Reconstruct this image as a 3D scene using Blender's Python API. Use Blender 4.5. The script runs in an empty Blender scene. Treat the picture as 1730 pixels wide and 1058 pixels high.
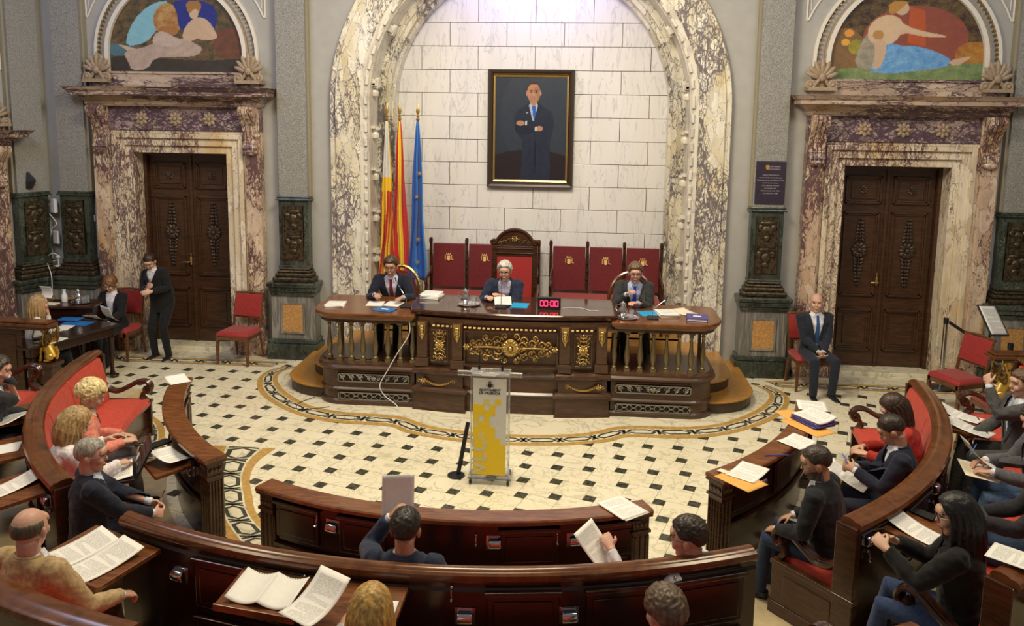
import bpy, bmesh, math, random
from math import sin, cos, pi, radians, sqrt, atan2
from mathutils import Vector, Matrix, noise
from mathutils.bvhtree import BVHTree
random.seed(7)
V = Vector
SC = bpy.context.scene
COL = SC.collection
RC = (-0.1, 0.35)            # centre of the hemicycle rings

# ---------------------------------------------------------------- materials
def mat_new(name):
    m = bpy.data.materials.new(name); m.use_nodes = True
    nt = m.node_tree
    return m, nt, nt.nodes['Principled BSDF']
def rgb(c): return (c[0], c[1], c[2], 1)
def node(nt, t, **kw):
    n = nt.nodes.new(t)
    for k, v in kw.items():
        if k in n.inputs: n.inputs[k].default_value = v
        else: setattr(n, k, v)
    return n
def coords(nt, scale=(1, 1, 1), rot=(0, 0, 0)):
    tc = nt.nodes.new('ShaderNodeTexCoord'); mp = nt.nodes.new('ShaderNodeMapping')
    mp.inputs['Scale'].default_value = scale; mp.inputs['Rotation'].default_value = rot
    nt.links.new(tc.outputs['Object'], mp.inputs['Vector']); return mp.outputs['Vector']
def ramp(nt, fac, stops):
    r = nt.nodes.new('ShaderNodeValToRGB'); e = r.color_ramp.elements
    while len(e) < len(stops): e.new(0.5)
    for k, (p, c) in enumerate(stops): e[k].position = p; e[k].color = rgb(c)
    nt.links.new(fac, r.inputs['Fac']); return r.outputs['Color']
def mixc(nt, fac, a, b, mode='MIX'):
    m = nt.nodes.new('ShaderNodeMix'); m.data_type = 'RGBA'; m.blend_type = mode
    for s, x in ((0, fac), (6, a), (7, b)):
        if hasattr(x, 'is_linked') or hasattr(x, 'links'): nt.links.new(x, m.inputs[s])
        elif s == 0: m.inputs[0].default_value = x
        else: m.inputs[s].default_value = rgb(x)
    return m.outputs[2]
def bump(nt, bs, h, strength=.3, dist=.01):
    b = nt.nodes.new('ShaderNodeBump'); b.inputs['Strength'].default_value = strength; b.inputs['Distance'].default_value = dist
    nt.links.new(h, b.inputs['Height']); nt.links.new(b.outputs['Normal'], bs.inputs['Normal'])
def plain(name, c, rough=.5, metal=0, noise_amt=.12, nscale=6, coat=0, sheen=0, bmp=0, emit=None, spec=.5):
    m, nt, bs = mat_new(name)
    bs.inputs['Roughness'].default_value = rough; bs.inputs['Metallic'].default_value = metal
    bs.inputs['Coat Weight'].default_value = coat; bs.inputs['Sheen Weight'].default_value = sheen
    bs.inputs['Specular IOR Level'].default_value = spec
    v = coords(nt, (nscale,) * 3); n = node(nt, 'ShaderNodeTexNoise', Detail=3.0)
    nt.links.new(v, n.inputs['Vector'])
    lo = [max(0, x * (1 - noise_amt)) for x in c]; hi = [min(1, x * (1 + noise_amt)) for x in c]
    nt.links.new(ramp(nt, n.outputs[0], [(.3, lo), (.7, hi)]), bs.inputs['Base Color'])
    if bmp: bump(nt, bs, n.outputs[0], bmp)
    if emit:
        bs.inputs['Emission Color'].default_value = rgb(c); bs.inputs['Emission Strength'].default_value = emit
    return m
def wood(name, dark, light, scale=3, rough=.3, rot=(0, 0, 0), stretch=(1, 1, 8)):
    m, nt, bs = mat_new(name)
    v = coords(nt, tuple(scale * s for s in stretch), rot)
    n = node(nt, 'ShaderNodeTexNoise', Scale=1.6, Detail=6.0, Distortion=1.2); nt.links.new(v, n.inputs['Vector'])
    nt.links.new(ramp(nt, n.outputs[0], [(.3, dark), (.7, light)]), bs.inputs['Base Color'])
    bs.inputs['Roughness'].default_value = rough; bs.inputs['Coat Weight'].default_value = .25; bs.inputs['Coat Roughness'].default_value = .15
    return m
def breccia(name, base, base2, vein, scale=4, stretch=(1, 1, .45), vw=.10, warm=None, rough=.25, dens=.5, distort=1.0):
    """veined breccia marble: clean drifting ground, crossed by veins, with crowded patches of small dark-rimmed fragments"""
    m, nt, bs = mat_new(name)
    def mt(op, x, y=0.0, z=0.0, clamp=False):
        q = nt.nodes.new('ShaderNodeMath'); q.operation = op; q.use_clamp = clamp
        for i, w in enumerate((x, y, z)):
            if hasattr(w, 'links'): nt.links.new(w, q.inputs[i])
            else: q.inputs[i].default_value = w
        return q.outputs[0]
    v = coords(nt, tuple(scale * s for s in stretch), (.3, .5, .2))
    d = node(nt, 'ShaderNodeTexNoise', Scale=1.1, Detail=6.0, Roughness=.62); nt.links.new(v, d.inputs['Vector'])
    add = nt.nodes.new('ShaderNodeVectorMath'); add.operation = 'MULTIPLY_ADD'; add.inputs[1].default_value = (distort * 1.5,) * 3
    nt.links.new(d.outputs['Color'], add.inputs[0]); nt.links.new(v, add.inputs[2])
    def vor(sc, ft='DISTANCE_TO_EDGE'):
        q = node(nt, 'ShaderNodeTexVoronoi', Scale=sc); q.feature = ft; nt.links.new(add.outputs[0], q.inputs['Vector']); return q
    big = node(nt, 'ShaderNodeTexNoise', Scale=.5, Detail=4.0); nt.links.new(v, big.inputs['Vector'])
    msk = node(nt, 'ShaderNodeTexNoise', Scale=.38, Detail=3.0); nt.links.new(v, msk.inputs['Vector']); msk.inputs['Distortion'].default_value = .6
    k = mt('MULTIPLY', mt('SUBTRACT', msk.outputs[0], dens - .1), 5.0, clamp=True)       # 0 clean .. 1 crowded
    ground = ramp(nt, big.outputs[0], [(.36, base), (.58, base2)] + ([(.68, warm)] if warm else []))
    cell = vor(1.4, 'F1'); bw = nt.nodes.new('ShaderNodeRGBToBW'); nt.links.new(cell.outputs['Color'], bw.inputs[0])
    ground = mixc(nt, .6, ground, ramp(nt, bw.outputs[0], [(.15, (.15, .14, .14)), (.8, (.9, .88, .84))]), 'SOFT_LIGHT')
    st = node(nt, 'ShaderNodeTexNoise', Scale=2.5, Detail=6.0); nt.links.new(add.outputs[0], st.inputs['Vector'])
    ground = mixc(nt, ramp(nt, st.outputs[0], [(.45, (0, 0, 0)), (.75, (.55, .55, .55))]), ground, [x * .5 + y * .5 for x, y in zip(vein, base)])
    def veins(col, q, w0, w1, amt):
        wd = mt('MULTIPLY_ADD', k, w1, w0); n = mt('DIVIDE', q.outputs['Distance'], wd)
        return mixc(nt, mt('MULTIPLY', mt('SUBTRACT', 1.0, n, clamp=True), amt), col, vein)
    ground = veins(ground, vor(1.4), vw * .18, vw * 1.1, 1.6)
    ground = veins(ground, vor(4.2), .001, vw * 2.2, 1.3)
    nt.links.new(ground, bs.inputs['Base Color']); bs.inputs['Roughness'].default_value = rough
    bs.inputs['Coat Weight'].default_value = .15
    return m
def veined(name, base, vein, scale=1.5, amount=.5, rough=.25, width=.03, warm=None, rot=(0,.7,0), stretch=(1,1,.35)):
    m, nt, bs = mat_new(name)
    v = coords(nt, tuple(scale * s for s in stretch), rot)
    n = node(nt, 'ShaderNodeTexNoise', Scale=1.3, Detail=7.0, Distortion=1.4); nt.links.new(v, n.inputs['Vector'])
    band = ramp(nt, n.outputs[0], [(.5 - width * 2, (0, 0, 0)), (.5, (amount,) * 3), (.5 + width, (0, 0, 0))])
    n2 = node(nt, 'ShaderNodeTexNoise', Scale=.8, Detail=2.0); nt.links.new(v, n2.inputs['Vector'])
    g = ramp(nt, n2.outputs[0], [(.3, base), (.7, warm or [x * .93 for x in base])])
    nt.links.new(mixc(nt, band, g, vein), bs.inputs['Base Color']); bs.inputs['Roughness'].default_value = rough
    return m
def granite(name, a, b, scale=60, rough=.55):
    m, nt, bs = mat_new(name)
    v = coords(nt, (scale,) * 3); n = node(nt, 'ShaderNodeTexNoise', Detail=2.0, Roughness=.7); nt.links.new(v, n.inputs['Vector'])
    nt.links.new(ramp(nt, n.outputs[0], [(.36, a), (.5, [(x + y) / 2 for x, y in zip(a, b)]), (.64, b)]), bs.inputs['Base Color'])
    bs.inputs['Roughness'].default_value = rough; return m
def relief(name, c, c2, scale=18, rough=.4, metal=.6, strength=.8):
    m, nt, bs = mat_new(name)
    v = coords(nt, (scale,) * 3); n = node(nt, 'ShaderNodeTexVoronoi', Scale=1.0); n.feature = 'SMOOTH_F1'; nt.links.new(v, n.inputs['Vector'])
    nt.links.new(ramp(nt, n.outputs['Distance'], [(.1, c2), (.6, c)]), bs.inputs['Base Color'])
    bs.inputs['Roughness'].default_value = rough; bs.inputs['Metallic'].default_value = metal
    bump(nt, bs, n.outputs['Distance'], -strength, .02); return m
def paper_mat(name, base=(.88, .88, .84), ink=(.35, .35, .36), rows=95, margin=True):
    """sheet with lines of print, driven by the sheet's own UV"""
    m, nt, bs = mat_new(name)
    tc = nt.nodes.new('ShaderNodeTexCoord'); sp = nt.nodes.new('ShaderNodeSeparateXYZ'); nt.links.new(tc.outputs['UV'], sp.inputs[0])
    def mth(op, a, b=0.0, c=0.0):
        q = nt.nodes.new('ShaderNodeMath'); q.operation = op
        for i, x in enumerate((a, b, c)):
            if hasattr(x, 'links'): nt.links.new(x, q.inputs[i])
            else: q.inputs[i].default_value = x
        return q.outputs[0]
    u, vv = sp.outputs[0], sp.outputs[1]
    line = mth('GREATER_THAN', mth('FRACT', mth('MULTIPLY', vv, rows)), .45)
    mp = nt.nodes.new('ShaderNodeMapping'); mp.inputs['Scale'].default_value = (14, rows, 1); nt.links.new(tc.outputs['UV'], mp.inputs[0])
    wn = node(nt, 'ShaderNodeTexNoise', Scale=1.0, Detail=1.0); nt.links.new(mp.outputs[0], wn.inputs['Vector'])
    word = mth('GREATER_THAN', wn.outputs[0], .43)
    mp2 = nt.nodes.new('ShaderNodeMapping'); mp2.inputs['Scale'].default_value = (.5, 9, 1); nt.links.new(tc.outputs['UV'], mp2.inputs[0])
    pn = node(nt, 'ShaderNodeTexNoise', Scale=1.0, Detail=0.0); nt.links.new(mp2.outputs[0], pn.inputs['Vector'])
    para = mth('GREATER_THAN', pn.outputs[0], .42)
    ins = mth('MULTIPLY', mth('LESS_THAN', mth('ABSOLUTE', mth('SUBTRACT', u, .5)), .38), mth('LESS_THAN', mth('ABSOLUTE', mth('SUBTRACT', vv, .5)), .42))
    f = mth('MULTIPLY', mth('MULTIPLY', mth('MULTIPLY', line, word), para), ins)
    nt.links.new(mixc(nt, mth('MULTIPLY', f, .75), base, ink), bs.inputs['Base Color']); bs.inputs['Roughness'].default_value = .6
    return m

M = {}
def defmats():
    M['wood_dark'] = wood('dark_mahogany', (.010, .0025, .0012), (.032, .008, .004), rough=.24)
    M['wood'] = wood('mahogany', (.026, .009, .0045), (.075, .028, .012), rough=.25)
    M['wood_top'] = wood('polished_desk_top', (.095, .030, .010), (.23, .085, .026), rough=.22, stretch=(1, 6, 1))
    M['wood_rail'] = wood('worn_walnut_rail', (.085, .028, .009), (.165, .060, .019), scale=1.6, rough=.2, stretch=(3, 3, 1))
    M['wood_podium'] = wood('podium_mahogany', (.034, .014, .007), (.095, .042, .020), rough=.33)
    M['wood_door'] = wood('door_walnut', (.030, .012, .006), (.085, .036, .015), rough=.4)
    M['wood_chair'] = wood('chair_walnut', (.08, .028, .012), (.2, .08, .03), rough=.35)
    M['parquet'] = wood('oak_step', (.33, .15, .022), (.52, .26, .05), rough=.3, stretch=(5, 5, 1))
    M['step_side'] = plain('dark_step_riser', (.05, .035, .022), .4)
    M['red'] = plain('coral_red_leather', (.54, .060, .032), .48, noise_amt=.16, nscale=4, sheen=.15, bmp=.1)
    M['red_chair'] = plain('crimson_velvet', (.32, .016, .014), .62, noise_amt=.2, nscale=8, sheen=.3)
    M['red_dark'] = plain('burgundy_velvet', (.14, .006, .010), .65, noise_amt=.22, nscale=7, sheen=.25)
    M['gold'] = plain('gilded_bronze', (.58, .40, .15), .36, 1, nscale=20, noise_amt=.3)
    M['gold_paint'] = plain('bright_gilding', (.80, .50, .10), .35, .7, nscale=20, noise_amt=.25)
    M['gold_thread'] = plain('gold_embroidery', (.85, .55, .22), .6)
    M['bronze'] = plain('aged_bronze_baluster', (.20, .155, .08), .38, .65, nscale=30, noise_amt=.4)
    M['bronze_dark'] = relief('dark_bronze_relief', (.11, .085, .05), (.022, .016, .010), 26)
    M['wood_relief'] = relief('carved_walnut', (.075, .045, .028), (.010, .006, .004), 42, .4, .1)
    M['gold_relief'] = relief('gilt_carving', (.52, .36, .13), (.05, .03, .012), 34, .35, .8)
    M['iron'] = plain('pewter_grille', (.34, .31, .27), .4, .8)
    M['black'] = plain('black_plastic', (.012, .012, .014), .4)
    M['void'] = plain('dark_opening', (.004, .003, .003), .8)
    M['steel'] = plain('polished_steel', (.75, .75, .76), .18, 1, noise_amt=.03)
    M['chrome'] = plain('chrome_socket', (.55, .55, .62), .15, 1, noise_amt=.03)
    M['white_pl'] = plain('white_plastic', (.72, .72, .75), .4, noise_amt=.03)
    M['glass_clear'] = plain('clear_acrylic', (.9, .92, .95), .05, noise_amt=.01)
    bs = M['glass_clear'].node_tree.nodes['Principled BSDF']; bs.inputs['Transmission Weight'].default_value = .92; bs.inputs['IOR'].default_value = 1.25
    M['plaster'] = plain('grey_wall_plaster', (.40, .395, .375), .8, noise_amt=.05, nscale=1.2)
    M['plaster_white'] = plain('white_stucco_moulding', (.74, .71, .64), .6, noise_amt=.05)
    M['wall_marble'] = veined('white_block_marble', (.80, .79, .77), (.36, .37, .41), 2.6, .5, .3, .012, rot=(.2, .9, .3), stretch=(1.6, 1, .30))
    M['joint'] = plain('grey_joint', (.24, .235, .22), .8)
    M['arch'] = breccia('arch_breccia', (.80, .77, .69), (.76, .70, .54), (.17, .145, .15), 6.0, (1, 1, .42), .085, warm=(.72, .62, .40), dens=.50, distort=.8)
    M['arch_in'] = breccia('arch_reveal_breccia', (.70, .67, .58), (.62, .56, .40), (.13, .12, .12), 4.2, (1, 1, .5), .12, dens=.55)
    M['arch_plain'] = veined('cream_arch_band', (.74, .70, .60), (.38, .33, .30), 3, .6, .3, .04)
    M['violet'] = breccia('violet_breccia', (.60, .45, .34), (.66, .50, .35), (.13, .070, .070), 4.8, (1, 1, .42), .12, warm=(.60, .38, .16), dens=.53, distort=1.3)
    M['violet_light'] = breccia('light_violet_breccia', (.76, .67, .52), (.72, .60, .42), (.16, .09, .09), 3.0, (1, 1, .35), .07, warm=(.66, .46, .20), dens=.55, distort=1.8)
    M['cornice'] = breccia('cornice_breccia', (.52, .40, .30), (.44, .34, .28), (.10, .06, .07), 4.0, (.4, 1, 1.6), .12, warm=(.50, .33, .17), dens=.54)
    M['frieze'] = breccia('purple_frieze_breccia', (.32, .23, .24), (.42, .32, .29), (.09, .055, .075), 5.5, (.6, 1, 1.0), .12, warm=(.50, .40, .32), dens=.42)
    M['granite'] = granite('grey_granite', (.05, .05, .05), (.50, .49, .45), 42)
    M['granite_edge'] = granite('granite_return', (.24, .21, .14), (.42, .38, .27), 70)
    M['green_marble'] = breccia('verde_marble', (.016, .022, .018), (.030, .040, .031), (.17, .20, .16), 3.5, (1, 1, .5), .035, dens=.62, rough=.22, distort=2.2)
    M['grey_stripe'] = veined('striped_grey_marble', (.30, .29, .26), (.10, .095, .09), 9, .8, .3, .10, rot=(0, 0, 0), stretch=(1, 1, .08))
    M['orange_inlay'] = plain('orange_inlay', (.50, .27, .09), .3, noise_amt=.3, nscale=9)
    M['carved_stone'] = plain('carved_stone', (.36, .27, .18), .55, noise_amt=.35, nscale=14)
    M['paper'] = paper_mat('printed_paper'); M['paper_plain'] = plain('blank_paper', (.84, .84, .80), .6, noise_amt=.03)
    M['paper_cream'] = plain('cream_paper', (.80, .74, .58), .6, noise_amt=.04)
    M['manila'] = plain('manila_envelope', (.80, .42, .10), .55, noise_amt=.06)
    M['cyan'] = plain('cyan_folder', (.02, .37, .72), .4, noise_amt=.04)
    M['blue_f'] = plain('blue_folder', (.015, .16, .47), .4, noise_amt=.05)
    M['purple_f'] = plain('navy_violet_folder', (.07, .06, .30), .35, noise_amt=.05)
    M['ocher'] = plain('ochre_marble', (.50, .305, .085), .25, noise_amt=.22, nscale=4)
    M['fl_green'] = plain('dark_green_marble', (.050, .052, .038), .22, noise_amt=.6, nscale=14)
    M['fl_white'] = veined('cream_floor_marble', (.80, .74, .56), (.38, .37, .26), 2.2, .7, .2, .03)
    M['beige'] = plain('beige_stone', (.52, .42, .25), .4, noise_amt=.12, nscale=2.5)
    M['bottle'] = plain('milky_glass', (.80, .83, .86), .15, noise_amt=.03)
defmats()

# ---------------------------------------------------------------- mesh builder
class MB:
    def __init__(s): s.v, s.f, s.m, s.cur, s.T = [], [], [], 0, None
    def add(s, vs, fs, m=None):
        o = len(s.v)
        s.v += [tuple((s.T @ V(p)) if s.T else p) for p in vs]
        s.f += [tuple(i + o for i in f) for f in fs]; s.m += [s.cur if m is None else m] * len(fs)
        return s
    def box(s, x0, x1, y0, y1, z0, z1, m=None):
        return s.add([(x, y, z) for z in (z0, z1) for y in (y0, y1) for x in (x0, x1)],
                     [(0, 2, 3, 1), (4, 5, 7, 6), (0, 1, 5, 4), (2, 6, 7, 3), (0, 4, 6, 2), (1, 3, 7, 5)], m)
    def obox(s, c, half, Rm, m=None):      # oriented box
        c = V(c); P = [c + Rm @ V((x * half[0], y * half[1], z * half[2])) for z in (-1, 1) for y in (-1, 1) for x in (-1, 1)]
        return s.add(P, [(0, 2, 3, 1), (4, 5, 7, 6), (0, 1, 5, 4), (2, 6, 7, 3), (0, 4, 6, 2), (1, 3, 7, 5)], m)
    def loft(s, rings, m=None, caps=True, closed=True):
        n = len(rings[0]); vs = [p for r in rings for p in r]; fs = []
        for i in range(len(rings) - 1):
            for j in range(n if closed else n - 1):
                k = (j + 1) % n
                fs.append((i * n + j, i * n + k, (i + 1) * n + k, (i + 1) * n + j))
        if caps: fs.append(tuple(range(n))[::-1]); fs.append(tuple((len(rings) - 1) * n + j for j in range(n)))
        return s.add(vs, fs, m)
    def prism(s, poly, z0, z1, m=None):
        return s.loft([[(x, y, z0) for x, y in poly], [(x, y, z1) for x, y in poly]], m)
    def prism_y(s, poly, y0, y1, m=None):  # polygon in x,z
        return s.loft([[(x, y0, z) for x, z in poly], [(x, y1, z) for x, z in poly]], m)
    def lathe(s, prof, c=(0, 0, 0), n=16, m=None, R_=None):
        c = V(c); rings = []
        for r, z in prof:
            rings.append([c + ((R_ @ V((r * cos(2 * pi * k / n), r * sin(2 * pi * k / n), z))) if R_ else V((r * cos(2 * pi * k / n), r * sin(2 * pi * k / n), z))) for k in range(n)])
        return s.loft(rings, m)
    def tube(s, pts, r, n=8, m=None, flat=None, up=None, caps=True):
        pts = [V(p) for p in pts]; L = len(pts); rs = r if isinstance(r, list) else [r] * L
        rings = []; U = V(up) if up else None
        for i, p in enumerate(pts):
            t = (pts[min(i + 1, L - 1)] - pts[max(i - 1, 0)])
            if t.length < 1e-9: t = V((0, 0, 1))
            t.normalize()
            if U is None: U = V((0, 0, 1)) if abs(t.z) < .9 else V((1, 0, 0))
            a = U - t * U.dot(t)
            if a.length < 1e-6: a = t.orthogonal()
            a.normalize(); b = t.cross(a)
            if not up: U = a
            ra = rs[i]; rr = ra if isinstance(ra, tuple) else (ra, ra)
            if flat: rr = (rr[0], rr[1] * flat)
            rings.append([p + a * (rr[0] * cos(2 * pi * k / n)) + b * (rr[1] * sin(2 * pi * k / n)) for k in range(n)])
        return s.loft(rings, m, caps)
    def ball(s, c, r, nu=10, nv=7, m=None, R_=None):
        c = V(c); rr = r if isinstance(r, tuple) else (r, r, r); rings = []
        for i in range(nv + 1):
            t = -pi / 2 + pi * min(max(i / nv, .02), .98)
            ring = []
            for k in range(nu):
                q = V((rr[0] * cos(t) * cos(2 * pi * k / nu), rr[1] * cos(t) * sin(2 * pi * k / nu), rr[2] * sin(t)))
                ring.append(c + (R_ @ q if R_ else q))
            rings.append(ring)
        return s.loft(rings, m)
    def ring(s, prof, a0, a1, n=40, c=RC, m=None, caps=True):
        """profile (r,z) swept about the vertical axis at c; angles in degrees, 0 towards the gallery"""
        rings = []
        for i in range(n + 1):
            a = radians(a0 + (a1 - a0) * i / n)
            rings.append([(c[0] + r * sin(a), c[1] - r * cos(a), z) for r, z in prof])
        return s.loft(rings, m, caps)
    def build(s, name, mats, parent=None, smooth=False, bev=0, loc=None):
        me = bpy.data.meshes.new(name); me.from_pydata(s.v, [], s.f)
        mats = mats if isinstance(mats, (list, tuple)) else [mats]
        for q in mats: me.materials.append(q)
        for p, i in zip(me.polygons, s.m): p.material_index = min(i, len(mats) - 1)
        bm = bmesh.new(); bm.from_mesh(me); bmesh.ops.recalc_face_normals(bm, faces=bm.faces)
        if smooth:
            for f in bm.faces: f.smooth = True
            for e in bm.edges:
                if len(e.link_faces) == 2 and e.calc_face_angle(0) > .7: e.smooth = False
        bm.to_mesh(me); bm.free()
        o = bpy.data.objects.new(name, me); COL.objects.link(o)
        if parent: o.parent = parent
        if loc: o.location = loc
        if bev:
            b = o.modifiers.new('bevel', 'BEVEL'); b.width = bev; b.segments = 2; b.limit_method = 'ANGLE'
        return o

def tag(o, label=None, cat=None, group=None, kind=None):
    if label: o['label'] = label
    if cat: o['category'] = cat
    if group: o['group'] = group
    if kind: o['kind'] = kind
    return o
def empty(name, loc=(0, 0, 0), rz=0, label=None, cat=None, group=None):
    o = bpy.data.objects.new(name, None); COL.objects.link(o); o.location = loc; o.rotation_euler = (0, 0, rz)
    o.empty_display_size = .1
    return tag(o, label, cat, group)
def structure(o): o['kind'] = 'structure'; return o
def copy_tree(o, parent=None):
    c = o.copy(); COL.objects.link(c); c.parent = parent
    if parent is None:
        for k in ('label', 'group'):
            if k in c: del c[k]
    for ch in list(o.children): copy_tree(ch, c)
    return c
def pol(r, a, z=0):                     # polar position in the hemicycle
    a = radians(a); return V((RC[0] + r * sin(a), RC[1] - r * cos(a), z))
def arcp(cx, cz, r, a0, a1, n):
    return [(cx + r * cos(radians(a0 + (a1 - a0) * i / n)), cz + r * sin(radians(a0 + (a1 - a0) * i / n))) for i in range(n + 1)]
import numpy as np
WY = 3.3                                  # face of the end wall
T_back = Matrix.Translation((0, WY, 0))
CL = V((-7.3, WY, 0)); CR = V((7.3, WY, 0))
def frame(o, x, y):
    m = Matrix.Identity(4)
    for i in range(3): m[i][0] = x[i]; m[i][1] = y[i]; m[i][3] = o[i]
    return m
T_left = frame(CL, (.431, .902, 0), (-.902, .431, 0))
T_right = frame(CR, (.431, -.902, 0), (.902, .431, 0))
DW, DH = .72, 3.04                         # half width and height of a door opening
WTOP = 7.6

# ---- walls
def wall_pieces(b, x0, x1, doors, y0=0, y1=.5):
    xs = x0
    for d in doors:
        g = DW + .03; b.box(xs, d - g, y0, y1, 0, WTOP); b.box(d - g, d + g, y0, y1, DH + .03, WTOP); xs = d + g
    b.box(xs, x1, y0, y1, 0, WTOP)
b = MB(); b.T = T_back
wall_pieces(b, -7.6, -2.7, [-5.2]); wall_pieces(b, 2.7, 7.6, [5.2])
arc = arcp(0, 3.8, 2.7, 180, 0, 40)
for i in range(40):
    (xa, za), (xb, zb) = arc[i], arc[i + 1]
    b.prism_y([(xa, za), (xb, zb), (xb, WTOP), (xa, WTOP)], 0, .5)
structure(b.build('wall_back', M['plaster']))
b = MB(); b.T = T_left; wall_pieces(b, -4.4, 0, [-1.98]); b.T = None
b.box(-10.2, -9.2, -9.5, -.5, 0, WTOP); structure(b.build('wall_left', M['plaster']))
b = MB(); b.T = T_right; wall_pieces(b, 0, 4.4, [1.98]); b.T = None
b.box(9.2, 10.2, -9.5, -.5, 0, WTOP); structure(b.build('wall_right', M['plaster']))

# ---- niche: block wall and its sides
b = MB()
b.box(-2.5, 2.5, 4.24, 4.4, 0, 6.6, 1)
zs = [5.43 - .357 * k for k in range(-3, 16)]
for k, z in enumerate(zs):
    off = -1.27 - (.44 if k % 2 else 0)
    for j in range(-2, 6):
        xa = off + .88 * j; xb = xa + .88; xa = max(xa, -2.5); xb = min(xb, 2.5)
        if xb - xa > .05 and z > .4: b.box(xa + .004, xb - .004, 4.2, 4.26, max(z - .357, 0) + .004, z - .004, 0)
niche = structure(b.build('wall_niche', [M['wall_marble'], M['joint']], bev=.004))

# ---- arch surround swept along jambs and semicircle
def arch_sweep(b, prof, m=0, z0=0.0, n=48):
    """prof: closed polygon of (r, y)"""
    rings = [[(-r, y, z0) for r, y in prof]]
    rings += [[(r * cos(t), y, 3.8 + r * sin(t)) for r, y in prof] for t in [pi - pi * i / n for i in range(n + 1)]]
    rings += [[(r, y, z0) for r, y in prof]]
    b.loft(rings, m)
arch = tag(empty('trim_1'), kind='structure')
b = MB(); arch_sweep(b, [(2.42, 3.18), (2.44, 3.16), (2.78, 3.16), (2.80, 3.20), (2.87, 3.20), (2.88, 3.32), (2.42, 3.32)])
b.build('arch_face', M['arch'], arch, smooth=True)
b = MB(); arch_sweep(b, [(2.31, 3.22), (2.35, 3.17), (2.42, 3.17), (2.42, 3.40), (2.31, 3.40)]); b.build('arch_border', M['arch_plain'], arch, smooth=True)
b = MB(); arch_sweep(b, [(2.30, 3.24), (2.42, 3.3), (2.42, 3.9), (2.28, 3.9), (2.28, 3.80), (2.30, 3.78), (2.31, 3.30)]); b.build('arch_channel', M['arch_plain'], arch, smooth=True)
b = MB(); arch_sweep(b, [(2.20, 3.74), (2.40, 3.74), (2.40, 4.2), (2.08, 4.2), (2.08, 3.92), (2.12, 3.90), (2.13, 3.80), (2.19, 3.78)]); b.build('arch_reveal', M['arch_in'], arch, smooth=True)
b = MB()                                   # dentil beads along the front edge and brackets in the channel
for side in (-1, 1):
    for k in range(19): b.box(side * 2.335 - .022, side * 2.335 + .022, 3.145, 3.2, .2 + .2 * k, .33 + .2 * k)
for k in range(33):
    t = radians(3 + 174 * k / 32); c = V((2.335 * cos(t), 3.172, 3.8 + 2.335 * sin(t)))
    b.obox(c, (.022, .028, .065), Matrix.Rotation(-t, 3, 'Y'))
b.build('bead_course', M['arch_plain'], arch, bev=.01)
for side in (-1, 1):
    for k in range(6):
        z = .9 + .62 * k; b = MB(); x0 = side * 2.31
        b.lathe([(.02, -.09), (.06, -.075), (.07, -.02), (.05, .02), (.085, .05), (.085, .085), (.02, .09)], (x0 - side * .02, 3.5, z), 8); b.box(x0 - .06, x0 + .06, 3.38, 3.62, z + .07, z + .11)
        b.build('arch_bracket', M['arch_plain'], arch, smooth=True)
for k in range(9):
    t = radians(8 + 164 * k / 8); Rm = Matrix.Rotation(-(t - pi / 2), 3, 'Y')
    b = MB(); c = V((2.29 * cos(t), 3.5, 3.8 + 2.29 * sin(t)))
    b.obox(c, (.05, .12, .05), Rm); b.obox(c - Rm @ V((0, 0, .03)), (.08, .08, .03), Rm); b.build('arch_bracket', M['arch_plain'], arch, bev=.012)

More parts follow.
